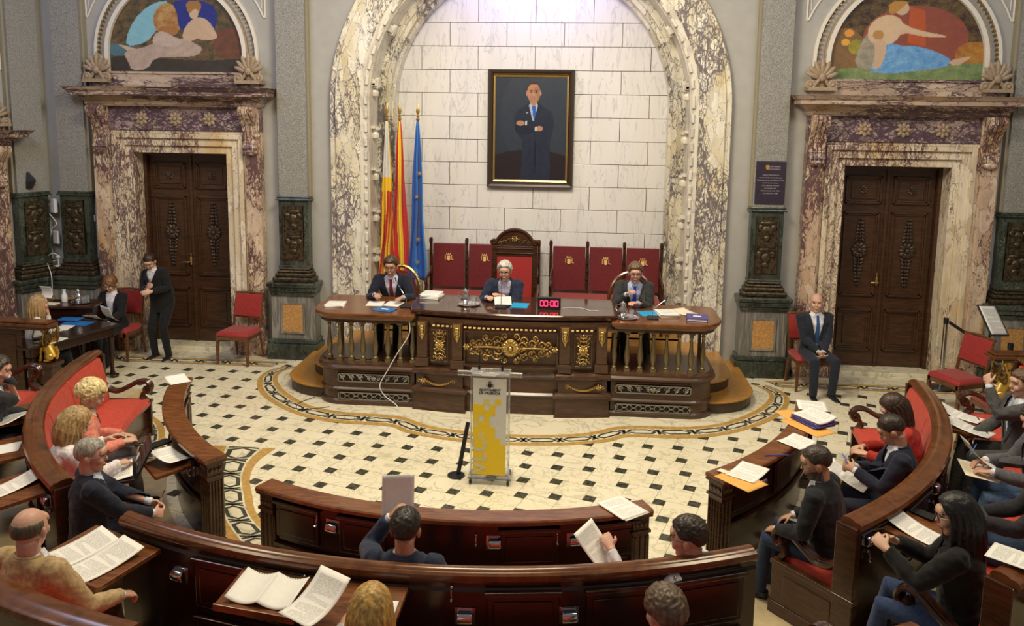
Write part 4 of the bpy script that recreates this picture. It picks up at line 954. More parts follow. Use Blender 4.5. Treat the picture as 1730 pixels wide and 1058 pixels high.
def tablet(parent, c, r, a, z, w=.44, d=.34, drop=.06, lip=True):
    b = MB(); b.T = cframe(c, r, a, z)
    b.loft([[(-w / 2, 0, -.03), (w / 2, 0, -.03), (w / 2, d, -.03 - drop), (-w / 2, d, -.03 - drop)], [(-w / 2, 0, 0), (w / 2, 0, 0), (w / 2, d, -drop), (-w / 2, d, -drop)]])
    if lip: b.box(-w / 2, w / 2, d - .008, d + .010, -drop - .03, -drop + .012)
    return b.build('writing_tablet', M['wood_top'], parent, bev=.004)
def panel(parent, c, r, a, z0, z1, w, sgn=1):
    b = MB(); b.T = cframe(c, r, a); o = sgn
    def bx(x0, x1, t, za, zb): b.box(x0, x1, min(0, o * t), max(0, o * t), za, zb)
    bx(-w / 2, w / 2, .012, z0, z1)
    bx(-w / 2 + .035, w / 2 - .035, .020, z0 + .035, z1 - .05)
    b.box(-w / 2 - .015, w / 2 + .015, min(0, o * .035), max(0, o * .035), z1 - .012, z1 + .015)
    return b.build('panel', M['wood_dark'], parent, bev=.006)
def hook(parent, c, r, a, z):
    b = MB(); b.T = cframe(c, r, a, z); b.tube([(0, .0, 0), (0, .02, 0), (.0, .03, -.03), (0, .02, -.05), (0, .035, -.065), (0, .045, -.05)], .005, 6); b.ball((0, .01, .012), .01); return b.build('coat_hook', M['chrome'], parent, smooth=True)
def end_post(parent, c, r0, r1, a, zt, wdt=.13):
    m = cframe(c, (r0 + r1) / 2, a); h = (r1 - r0) / 2; b = MB(); b.T = m; w = wdt / 2
    b.box(-w, w, -h, h, 0, zt - .03); b.box(-w - .015, w + .015, -h - .015, h + .015, 0, .1); b.box(-w - .012, w + .012, -h - .012, h + .012, zt - .17, zt - .15); b.box(-w - .02, w + .02, -h - .02, h + .02, zt - .045, zt - .03)
    n = 5
    for sx in (-1, 1):
        for k in range(n): y = -h + 2 * h * (k + .5) / n; b.tube([(sx * w, y, .13), (sx * w, y, zt - .2)], .011, 6)
    for sy in (-1, 1):
        for k in range(3): x = -w + 2 * w * (k + .5) / 3; b.tube([(x, sy * h, .13), (x, sy * h, zt - .2)], .011, 6)
    for sx in (-1, 1):
        for k in (-1, 0, 1): b.ball((sx * w, k * h * .55, zt - .10), (.012, .022, .032), 6, 4)
    for sy in (-1, 1):
        for k in (-1, 0, 1): b.ball((k * w * .55, sy * h, zt - .10), (.018, .012, .032), 6, 4)
    return b.build('fluted_post', M['wood'], parent, smooth=True)
def inner_desk(c, a0, a1, label, zt=.85, ri=3.30, ro=3.50, sockets=(), panels=(), tabs=()):
    e = tag(empty('curved_desk'), label, 'desk'); N = max(10, int(abs(a1 - a0)))
    b = MB(); b.ring([(ri, zt - .035), (ri + .0, zt - .01), (ri + .01, zt), (ro - .01, zt), (ro, zt - .01), (ro, zt - .035), (ro - .02, zt - .045), (ri + .02, zt - .045)], a0, a1, N, c); b.build('desk_top', M['wood_top'], e, smooth=True)
    da = degrees_(.13 / 3.4)
    b = MB(); b.ring([(ri + .03, 0), (ri + .03, .1), (ri + .045, .11), (ri + .045, zt - .16), (ri + .03, zt - .15), (ri + .03, zt - .045), (ro - .06, zt - .045), (ro - .06, .45), (ri + .10, .45), (ri + .10, 0)], a0 + da * .5, a1 - da * .5, N, c); b.build('desk_body', M['wood_dark'], e)
    b = MB(); b.ring([(ri + .08, .40), (ro - .03, .40), (ro - .03, .43), (ri + .08, .43)], a0 + da * .5, a1 - da * .5, N, c); b.build('shelf', M['wood_dark'], e)
    end_post(e, c, ri + .03, ro - .03, a0 + da * .62, zt - .012); end_post(e, c, ri + .03, ro - .03, a1 - da * .62, zt - .012)
    n = max(1, round((a1 - a0) / 13))
    for k in range(n):                     # raised panels facing the floor
        panel(e, c, ri + .045, a0 + (a1 - a0) * (k + .5) / n, .16, zt - .2, .58, -1)
    for a, w in panels: panel(e, c, ro - .06, a, .48, zt - .09, w)
    for a, z in sockets: socket(e, c, ro - .06, a, z); hook(e, c, ro - .06, a - 2.2, z + .05)
    for a, z in tabs: tablet(e, c, ro - .04, a, z, .36, .30, .03, False)
    return e
def degrees_(x): return x * 180 / pi
def scroll_arm(parent, c, R, a, zb, side, wd=None):
    """arm rest with volute; R rail radius, side -1/+1 gives which end"""
    m = cframe(c, 0, a); S = [(R - .02, zb), (R - .045, zb - .16), (R - .12, zb - .33), (R - .25, zb - .40), (R - .38, zb - .35), (R - .49, zb - .29), (R - .57, zb - .28), (R - .62, zb - .31), (R - .635, zb - .36), (R - .61, zb - .40), (R - .575, zb - .395), (R - .57, zb - .365), (R - .59, zb - .355)]
    b = MB(); t = radians(a); o = V((c[0], c[1], 0)); rad = V((sin(t), -cos(t), 0)); tan = V((cos(t), sin(t), 0))
    pts = [o + rad * r + V((0, 0, z)) for r, z in S]
    P = []
    for i in range(len(pts) - 1):
        p0, p1, p2, p3 = pts[max(i - 1, 0)], pts[i], pts[i + 1], pts[min(i + 2, len(pts) - 1)]
        for j in range(4):
            s = j / 4; P.append(.5 * ((2 * p1) + (-p0 + p2) * s + (2 * p0 - 5 * p1 + 4 * p2 - p3) * s * s + (-p0 + 3 * p1 - 3 * p2 + p3) * s ** 3))
    for off, rr in ((-.028, .022), (0, .027), (.028, .022)): b.tube([p + tan * off for p in P], rr, 7)
    Q = [(R - .60, zb - .38), (R - .55, zb - .42), (R - .53, zb - .46), (R - .56, zb - .50), (R - .60, zb - .54)]
    for off in (-.026, 0, .026): b.tube([o + rad * r + V((0, 0, z)) + tan * off for r, z in Q], .024, 7)
    b.build('scroll_arm', wd or M['wood'], parent, smooth=True)
def bench(c, R, zt, a0, a1, label, seat=.44, z0=0, seams=4, ends=(1, 1), red=True, panels=(), sockets=(), tabs=(), hooks=(), rw=1.0, arm=.06):
    e = tag(empty('curved_bench'), label, 'bench'); N = max(10, int(abs(a1 - a0)))
    b = MB(); b.ring([(R + rw * x if x < 0 or rw == 1 else R + rw * x, zt - q) for x, q in ((-.075, .055), (-.085, .03), (-.07, .008), (-.03, 0), (.01, .004), (.03, .014), (.05, .012), (.075, .022), (.085, .045), (.075, .065), (.055, .075))], a0, a1, N, c); b.build('top_rail', M['wood_rail'], e, smooth=True)
    b = MB(); b.ring([(R - .04, z0), (R - .04, zt - .05), (R + .055 * rw, zt - .05), (R + .055 * rw, zt - .10), (R + .045, zt - .12), (R + .045, z0 + .12), (R + .06, z0 + .10), (R + .06, z0)], a0, a1, N, c); b.build('back_panel', M['wood_dark'], e)
    if red:
        m_ = degrees_(.05 / R); n = seams
        for k in range(n):
            s0 = a0 + m_ + (a1 - a0 - 2 * m_) * k / n; s1 = a0 + m_ + (a1 - a0 - 2 * m_) * (k + 1) / n
            b = MB(); g = .12
            prof = [(R - .04, z0 + seat), (R - .17, z0 + seat), (R - .16, z0 + seat + .16), (R - .11, zt - .14), (R - .085, zt - .075), (R - .04, zt - .06)]
            b.ring(prof, s0 + g, s1 - g, max(4, N // n), c); b.build('back_cushion', M['red'], e, bev=.012, smooth=True)
        b = MB(); b.ring([(R - .60, z0 + seat - .08), (R - .62, z0 + seat - .04), (R - .59, z0 + seat + .015), (R - .1, z0 + seat + .0), (R - .1, z0 + seat - .08)], a0 + m_, a1 - m_, N, c); b.build('seat_cushion', M['red'], e, smooth=True)
        b = MB(); b.ring([(R - .58, z0), (R - .58, z0 + .08), (R - .56, z0 + .1), (R - .56, z0 + seat - .11), (R - .59, z0 + seat - .10), (R - .59, z0 + seat - .08), (R - .05, z0 + seat - .08), (R - .05, z0)], a0, a1, N, c); b.build('seat_base', M['wood'], e)
    for a, f in ((a0, ends[0]), (a1, ends[1])):
        if f:
            scroll_arm(e, c, R, a + (.7 if a == a0 else -.7), zt - arm, 1)
            b = MB(); b.T = cframe(c, 0, a); w = .022
            b.box(-w, w, R - .61, R + .06, z0, z0 + seat - .03); b.box(-w - .012, w + .012, R - .62, R + .07, z0 + seat - .05, z0 + seat - .015); b.box(-w - .012, w + .012, R - .62, R + .07, z0, z0 + .1); b.box(-w - .008, w + .008, R - .50, R - .10, z0 + .15, z0 + seat - .1)
            b.box(-w - .006, w + .006, R - .10, R + .06, z0, zt - .05); b.build('end_panel', M['wood'], e, bev=.006)
    for a, w in panels: panel(e, c, R + .045, a, zt - .43, zt - .12, w); panel(e, c, R + .045, a, z0 + .15, zt - .50, w)
    for a, z in sockets: socket(e, c, R + .045, a, z)
    for a, z in hooks: hook(e, c, R + .045, a, z)
    for t in tabs: tablet(e, c, R + .05, *t)
    return e
c1 = RC
inner_desk(RC, -77, -37.6, 'curved mahogany desk on the side of the woman with curly hair, sheet at each end', sockets=[(-44, .62)], tabs=[(-46, .70)])
inner_desk(RC, -26, 24.6, 'curved mahogany desk directly before the acrylic lectern', ri=3.35, ro=3.53, sockets=[(-14.7, .66), (5.4, .66), (15, .66)], panels=[(-20, .40), (-10.8, .36), (9.5, .42), (20, .36)])
inner_desk((-.13, .42), 37.6, 76, 'curved mahogany desk on the side carrying the manila envelopes', ri=3.24, ro=3.44, sockets=[(47, .66)], panels=[(43, .36), (54, .36)])
C2 = (-.13, .67)
LB = bench(RC, 4.54, 1.0, -85, -39, 'curved coral bench where the two blonde women and the grey-haired man sit', panels=[(-47, .42), (-57, .42), (-67, .42), (-77, .42)], sockets=[(-41, .80)], tabs=[(-44.5, .86, .50, .36, .03), (-55, .86, .50, .36, .03), (-66, .86, .5, .36, .03)], hooks=[(-40.6, .72)])
CB = bench(C2, 4.87, 1.10, -24.2, 24.4, ends=(0, 0), rw=.62, label= 'long curved bench seen from behind, spiral notebook on its fold-down tablet', panels=[(-12.8, .62), (7.4, .42), (14.6, .50), (20.6, .46)], sockets=[(-17.9, .84), (-9.0, .83), (3.5, .83), (10.5, .83)], tabs=[(-23.2, .98, .62, .44, .03), (-9.3, 1.0, .50, .32, .05), (-3.2, 1.0, .50, .40, .05)], hooks=[(-7.6, .99), (2.6, 1.0), (17.9, 1.0)])
RB = bench(RC, 4.46, 1.0, 38.5, 86, 'curved coral bench where the man with the phone sits', panels=[(50, .42), (60, .42), (70, .42)], sockets=[(40.0, .84), (55, .84)], tabs=[(44.8, .88, .44, .34, .03), (76, .86, .50, .36, .03)], hooks=[(40.2, .74), (55, .72)])
bench(RC, 5.62, 1.25, -82, -12.5, 'curved outer bench behind the balding man in the tan jacket', z0=.18, seams=6, ends=(1, 0))
bench(RC, 5.58, 1.25, 35.5, 88, 'curved outer bench behind the woman with long black hair', arm=.12, z0=.18, seams=5, tabs=[(41, 1.0, .5, .36, .03)])
bench(RC, 5.70, 1.25, -10.5, 27, 'outer bench below the gallery edge behind the woman with straight blonde hair', z0=.18, seams=5)
# griffins carrying the radial end boards
def griffin(label, a, rr, flip):
    e = empty('gilded_griffin', pol(rr, a, .18), radians(a) , label, 'statue')
    # local x: along ring, y: outward; faces the middle of the hall
    b = MB(); b.box(-.11, .11, -.13, .13, 0, .06); b.box(-.09, .09, -.11, .11, .06, .30); b.box(-.115, .115, -.135, .135, .30, .35); b.build('pedestal', M['wood'], e, bev=.01)
    b = MB(); z = .35
    b.tube([(0, .07, z + .05), (0, .03, z + .14), (0, -.02, z + .24), (0, -.03, z + .34)], [.065, .07, .06, .035], 10)
    for s in (-1, 1):
        b.tube([(s * .035, -.04, z + .22), (s * .04, -.07, z + .12), (s * .04, -.075, z + .02)], [.025, .02, .018], 8); b.ball((s * .04, -.09, z + .015), (.02, .032, .015))
        b.ball((s * .05, .05, z + .07), (.03, .06, .055)); b.tube([(s * .055, .06, z + .03), (s * .055, -.01, z + .015)], .018, 6); b.ball((s * .025, -.062, z + .26), (.026, .024, .026))
    b.ball((0, -.035, z + .41), (.04, .045, .055)); b.ball((0, -.072, z + .405), (.014, .014, .016)); b.ball((0, -.02, z + .43), (.048, .045, .05)); b.tube([(0, .12, z + .04), (0, .15, z + .12), (0, .12, z + .2)], .014, 6)
    b.build('body', M['gold_paint'], e, smooth=True)
    for s in (-1, 1):
        b = MB()
        for k in range(5): b.tube([(s * .05, .0, z + .20 + .02 * k), (s * (.07 + .01 * k), .08, z + .25 + .035 * k), (s * .06, .13 - .012 * k, z + .33 + .045 * k)], [(.022, .012), (.02, .01), (.006, .004)], 6)
        b.build('wing', M['gold_relief'], e, smooth=True)
    return e
def end_board(a, label, r0=5.55, r1=7.4):
    e = tag(empty('radial_end_board'), label, 'stall partition')
    b = MB(); b.T = cframe(RC, 0, a); b.box(-.10, .10, r0, r1, 1.02, 1.06); b.box(-.085, .085, r0 + .02, r1, 1.06, 1.09); b.box(-.075, .075, r0 + .05, r1, .98, 1.02); b.build('board_top', M['wood_rail'], e, bev=.012)
    b = MB(); b.T = cframe(RC, 0, a); b.box(-.03, .03, r0 + .42, r1, .18, 1.0)
    for k in range(4): b.box(-.04, .04, r0 + .5 + .35 * k, r0 + .78 + .35 * k, .35, .9)
    b.build('board_panel', M['wood'], e, bev=.005)
end_board(-94, 'sloping walnut stall end above the gilded griffin near the clerk table'); griffin('gilded griffin statue holding up the stall end near the clerk table', -95.4, 5.76, 1)
end_board(95.5, 'walnut stall end above the gilded griffin near the stanchions', 5.6); griffin('gilded griffin statue below the stall end near the stanchions', 95.2, 5.78, -1)

# clerk's table by the wall and the side cabinet behind it
t = empty('clerk_table', (-6.05, 1.42, 0), radians(-18.5), 'dark carved table with lion feet, papers and a laptop on top', 'table')
b = MB(); b.box(-.36, .36, -.68, .66, .72, .755); b.box(-.38, .38, -.70, .68, .735, .75); b.build('table_top', M['wood_dark'], t, bev=.006)
b = MB(); b.box(-.32, .32, -.63, .61, .60, .72); b.build('apron', M['wood_dark'], t, bev=.01)
for sx in (-1, 1):
    for sy in (-.6, .58):
        b = MB(); b.lathe([(.05, .60), (.055, .56), (.04, .50), (.045, .42), (.03, .25), (.026, .12), (.04, .06), (.045, .03), (.03, 0)], (sx * .28, sy, 0), 10); b.ball((sx * .30, sy + .02, .03), (.05, .06, .03)); b.build('leg', M['wood_dark'], t, smooth=True)
t = empty('side_cabinet', (-6.52, 2.42, 0), radians(8), 'low dark cabinet against the corner pilasters holding a water tray', 'cabinet')
b = MB(); b.box(-.44, .44, -.24, .22, .87, .905); b.build('cabinet_top', M['wood'], t, bev=.006)
b = MB(); b.box(-.41, .41, -.21, .20, 0, .87); b.box(-.36, .36, -.225, -.2, .1, .80); b.build('cabinet_body', M['wood_dark'], t, bev=.005)
# ---------------------------------------------------------------- people
def bake(b, voxel, smooth_it=4, name='tmp', disp=None):
    """union of the closed shapes in b as one continuous skin"""
    me = bpy.data.meshes.new(name); me.from_pydata(b.v, [], b.f)
    bm = bmesh.new(); bm.from_mesh(me); bmesh.ops.recalc_face_normals(bm, faces=bm.faces); bm.to_mesh(me); bm.free()
    o = bpy.data.objects.new(name, me); COL.objects.link(o)
    r = o.modifiers.new('r', 'REMESH'); r.mode = 'VOXEL'; r.voxel_size = voxel; r.use_smooth_shade = True
    s = o.modifiers.new('s', 'SMOOTH'); s.iterations = smooth_it; s.factor = .5
    dg = bpy.context.evaluated_depsgraph_get(); out = bpy.data.meshes.new_from_object(o.evaluated_get(dg))
    bpy.data.objects.remove(o); bpy.data.meshes.remove(me); return out
def link(name, me, mats, parent):
    me.materials.clear()
    for q in (mats if isinstance(mats, (list, tuple)) else [mats]): me.materials.append(q)
    me.name = name; o = bpy.data.objects.new(name, me); COL.objects.link(o); o.parent = parent; return o
def ik(a, t, l1, l2, hint):
    """elbow or knee position between a and t"""
    d = t - a; L = d.length; L2 = min(L, (l1 + l2) * .985); d = d.normalized(); t = a + d * L2
    k = (l1 * l1 - l2 * l2 + L2 * L2) / (2 * L2); h = sqrt(max(l1 * l1 - k * k, 0)); hv = hint - d * hint.dot(d)
    hv = hv.normalized() if hv.length > 1e-5 else d.orthogonal().normalized()
    return a + d * k + hv * h, t
def skinmat(key, c): return M.setdefault('skin_' + key, plain('skin_' + key, c, .5, noise_amt=.10, nscale=30))
SK = {'fair': (.62, .38, .27), 'tan': (.48, .27, .17), 'rosy': (.60, .34, .25)}
def cloth(c, rough=.85, key=None):
    k = 'cl_%.3f_%.3f_%.3f' % c
    if k not in M: M[k] = plain('fabric_' + str(len([q for q in M if q.startswith('cl_')]) + 1), c, rough, noise_amt=.22, nscale=9, sheen=.12, spec=.25, bmp=.25)
    return M[k]
def hairmat(c):
    k = 'hr_%.3f_%.3f_%.3f' % c
    if k in M: return M[k]
    m, nt, bs = mat_new('hair_' + str(len([q for q in M if q.startswith('hr_')]) + 1))
    v = coords(nt, (60, 60, 9)); n = node(nt, 'ShaderNodeTexNoise', Scale=1.0, Detail=3.0); nt.links.new(v, n.inputs['Vector'])
    nt.links.new(ramp(nt, n.outputs[0], [(.3, [x * .45 for x in c]), (.7, [min(1, x * 1.35) for x in c])]), bs.inputs['Base Color'])
    bs.inputs['Roughness'].default_value = .42; bump(nt, bs, n.outputs[0], .5, .01); M[k] = m; return m
EYE = plain('dark_eye', (.02, .014, .012), .2); LIP = plain('lips', (.42, .13, .10), .5); BROW = plain('brow', (.10, .06, .035), .8)
LENS = plain('spectacle_frame', (.03, .02, .02), .3)

def hand(b, w, d, n, side, curl=.5, s=1.0, point=False):
    """w wrist, d direction of the hand, n palm normal; side +1 right, -1 left"""
    d = d.normalized(); n = (n - d * n.dot(d)); n = n.normalized() if n.length > 1e-4 else d.orthogonal().normalized(); x = d.cross(n) * side      # x towards the thumb
    b.loft([[w + d * t + x * (cx * cos(a)) + n * (cn * sin(a)) for a in [2 * pi * k / 10 for k in range(10)]] for t, cx, cn in ((-.015, .026, .02), (.015, .032, .019), (.05, .041, .017), (.085, .040, .014), (.094, .034, .010))])
    for k, (L, q) in enumerate(((.070, .030), (.078, .010), (.073, -.010), (.058, -.028))):
        q *= s; p = w + d * .084 + x * q; c = curl * (1 + .12 * k) * (.25 if (point and k == 0) else 1); dd = d.copy(); pts = [p - d * .02, p]
        for seg, f in ((.45, .55), (.32, 1.2), (.25, 1.7)):
            ang = c * f; dd = d * cos(ang) + n * sin(ang) + x * (q * .6); dd.normalize(); p = p + dd * L * seg; pts.append(p)
        b.tube(pts, [.010, .0098, .009, .008, .0066], 7)
    p = w + d * .028 + x * .028; t1 = (d * .6 + x * .75 + n * .35).normalized(); t2 = (d * .85 + x * .25 + n * .5).normalized()
    b.tube([w + d * .015 + x * .012, p, p + t1 * .035, p + t1 * .035 + t2 * .03, p + t1 * .035 + t2 * .05], [.014, .013, .011, .0095, .007], 7)
PEOPLE = []
def head_shapes(b, H, Rm, female=False):
    def E(c, r, rot=None): b.ball(H + Rm @ V(c), r, 18, 13, R_=Rm @ (rot or Matrix.Identity(3)))
    s = .96 if female else 1.0
    E((0, -.012, .035), (.076 * s, .094, .088)); E((0, .030, .010), (.066 * s, .062, .078)); E((0, .030, -.050), (.052 * s, .055, .055)); E((0, .060, -.088), (.026, .024, .022))
    E((0, .078, .045), (.052, .022, .030)); E((0, .092, -.012), (.0115, .018, .017)); b.tube([H + Rm @ V(p) for p in ((0, .082, .026), (0, .094, .006), (0, .106, -.014), (0, .094, -.022))], [.007, .009, .011, .009], 7)
    for q in (-1, 1):
        E((q * .033, .070, -.018), (.026, .022, .026)); E((q * .0785 * s, -.002, -.002), (.010, .020, .033)); E((q * .084 * s, -.006, .006), (.009, .014, .022)); E((q * .031, .080, .034), (.024, .012, .008))
    E((0, .088, -.048), (.021, .013, .007)); E((0, .086, -.058), (.018, .013, .008))
def hair_mesh(kind, H, Rm, neck, chest_up, parent, mat, seed=0):
    rnd = random.Random(seed); b = MB(); P = lambda c: H + Rm @ V(c); nu, nv = 40, 26
    def cap(line, grow=.012, lump=.006, top=1.0, freq=9, inner=.8):
        """shell over the skull from the crown down to line(azimuth) -> polar angle"""
        outer, inn = [], []
        for i in range(nv + 1):
            ro, ri = [], []
            for k in range(nu):
                az = 2 * pi * k / nu; th = line(az) * i / nv; dirv = V((sin(th) * sin(az), sin(th) * cos(az), cos(th)))
                nz = noise.noise(V((dirv.x * freq, dirv.y * freq, dirv.z * freq * .6)) + V((seed, 0, 0))); edge = 1 if i < nv - 2 else .55
                g = (grow * (1 + (top - 1) * max(0, cos(th))) + lump * nz) * edge
                ro.append(P((dirv.x * (.0785 + g), -.010 + dirv.y * (.098 + g), .035 + dirv.z * (.0905 + g)))); ri.append(P((dirv.x * .070, -.010 + dirv.y * .088, .035 + dirv.z * .082)))
            outer.append(ro); inn.append(ri)
        b.loft(outer + inn[::-1], caps=True)
    front = lambda az: max(0, cos(az))
    if kind in ('short', 'parted', 'crop'):
        hl = {'short': 1.12, 'parted': 1.05, 'crop': 1.12}[kind]
        def line(az):
            a = abs(((az + pi) % (2 * pi)) - pi)            # 0 at the face
            if a < .75: return hl
            if a < 1.15: return hl + (a - .75) / .4 * .50
            if a < 1.75: return 1.66 + .04 * sin((a - 1.15) * 5)
            return 1.70 + min(1, (a - 1.75) / .5) * .52
        cap(line, {'short': .012, 'parted': .017, 'crop': .006}[kind], {'short': .010, 'parted': .012, 'crop': .004}[kind], 1.5, 14)
    elif kind == 'fringe':                                   # bald crown
        outer = []; 
        for i in range(9):
            ro = []
            for k in range(29):
                az = radians(75 + 210 * k / 28); th = 1.12 + (1.02) * i / 8 + .16 * max(0, cos(az) + .3) - .25 * max(0, -cos(az)) * (1 - i / 8) * 0; d_ = V((sin(th) * sin(az), sin(th) * cos(az), cos(th))); g = .002 if 1 < i < 8 else (-.001 if i == 1 else -.006)
                if k in (0, 28): g = -.006
                ro.append(P((d_.x * (.0785 + g), -.010 + d_.y * (.098 + g), .035 + d_.z * (.0905 + g))))
            outer.append(ro)
        me = bpy.data.meshes.new('hair'); n = 29; me.from_pydata([tuple(p) for r in outer for p in r], [], [(i * n + k, i * n + k + 1, (i + 1) * n + k + 1, (i + 1) * n + k) for i in range(8) for k in range(28)])
        for p in me.polygons: p.use_smooth = True
        o = link('hair', me, mat, parent); m_ = o.modifiers.new('s', 'SOLIDIFY'); m_.thickness = .004; return o
    elif kind in ('bob', 'long', 'longdark', 'ponytail', 'bun'):
        def line(az):
            a = abs(((az + pi) % (2 * pi)) - pi)
            return .95 if a < .5 else (.95 + (a - .5) / .5 * .75 if a < 1.0 else 1.75 + min(1, (a - 1.0)) * .4)
        cap(line, .016, .004, 1.2, 7)
        L = {'bob': .23, 'long': .34, 'longdark': .42, 'ponytail': .02, 'bun': .0}[kind]
        up = Rm @ V((0, 0, 1)); down = (up * -.35 + V((0, 0, -1)) * .65).normalized() if L > .1 else -up
        if L > .1:
            nA = 15
            for k in range(nA):
                az = radians(62 + 236 * k / (nA - 1)); d0 = V((sin(az), cos(az), 0)); p0 = P((d0.x * .080, -.012 + d0.y * .094, .06)); p1 = P((d0.x * .088, -.016 + d0.y * .105, .0)); out = Rm @ d0
                wv = rnd.uniform(-.012, .012); Lk = L * (1 - .22 * max(0, cos(az) + .4)) * rnd.uniform(.93, 1.05)
                pts = [p0, p1] + [p1 + down * Lk * t + out * (.014 * sin(t * 3.0) + .012 * t - .03 * t * t) + (Rm @ V((1, 0, 0))) * wv * t for t in (.3, .6, .85, 1.0)]
                b.tube(pts, [(.020, .016), (.024, .018), (.026, .018), (.026, .017), (.020, .014), (.008, .007)], 8, up=tuple(out))
        if kind == 'ponytail':
            for k in range(3): b.tube([P((.075, .02, -.02)), P((.09, .02, -.08)), P((.095 + .006 * k, .03, -.14)), P((.088, .04, -.18))], [.018, .02, .022, .012], 8)
            for s_ in (-1, 1): b.tube([P((s_ * .01, .085, .095)), P((s_ * .045, .088, .075)), P((s_ * .078, .05, .02)), P((s_ * .082, .02, -.03))], .016, 7)
        if kind == 'bun': b.ball(P((0, -.115, .02)), (.04, .035, .04), R_=Rm)
    elif kind == 'curly':
        def line(az):
            a = abs(((az + pi) % (2 * pi)) - pi); return 1.0 if a < .6 else (1.0 + (a - .6) * 1.4 if a < 1.4 else 2.2)
        cap(line, .022, .02, 1.3, 12)
        for k in range(150):
            az = rnd.uniform(0, 2 * pi); th = rnd.uniform(.1, 1) * line(az) * 1.04; d_ = V((sin(th) * sin(az), sin(th) * cos(az), cos(th)))
            c = P((d_.x * .104, -.014 + d_.y * .122, .035 + d_.z * .114)); r_ = rnd.uniform(.011, .018); t_ = d_.orthogonal()
            b.tube([c + Rm @ (t_ * r_ * cos(q) + d_.cross(t_) * r_ * sin(q)) for q in [radians(i * 50) for i in range(6)]], .0085, 5)
    me = bake(b, .0055, 1)
    o = link('hair', me, mat, parent); return o

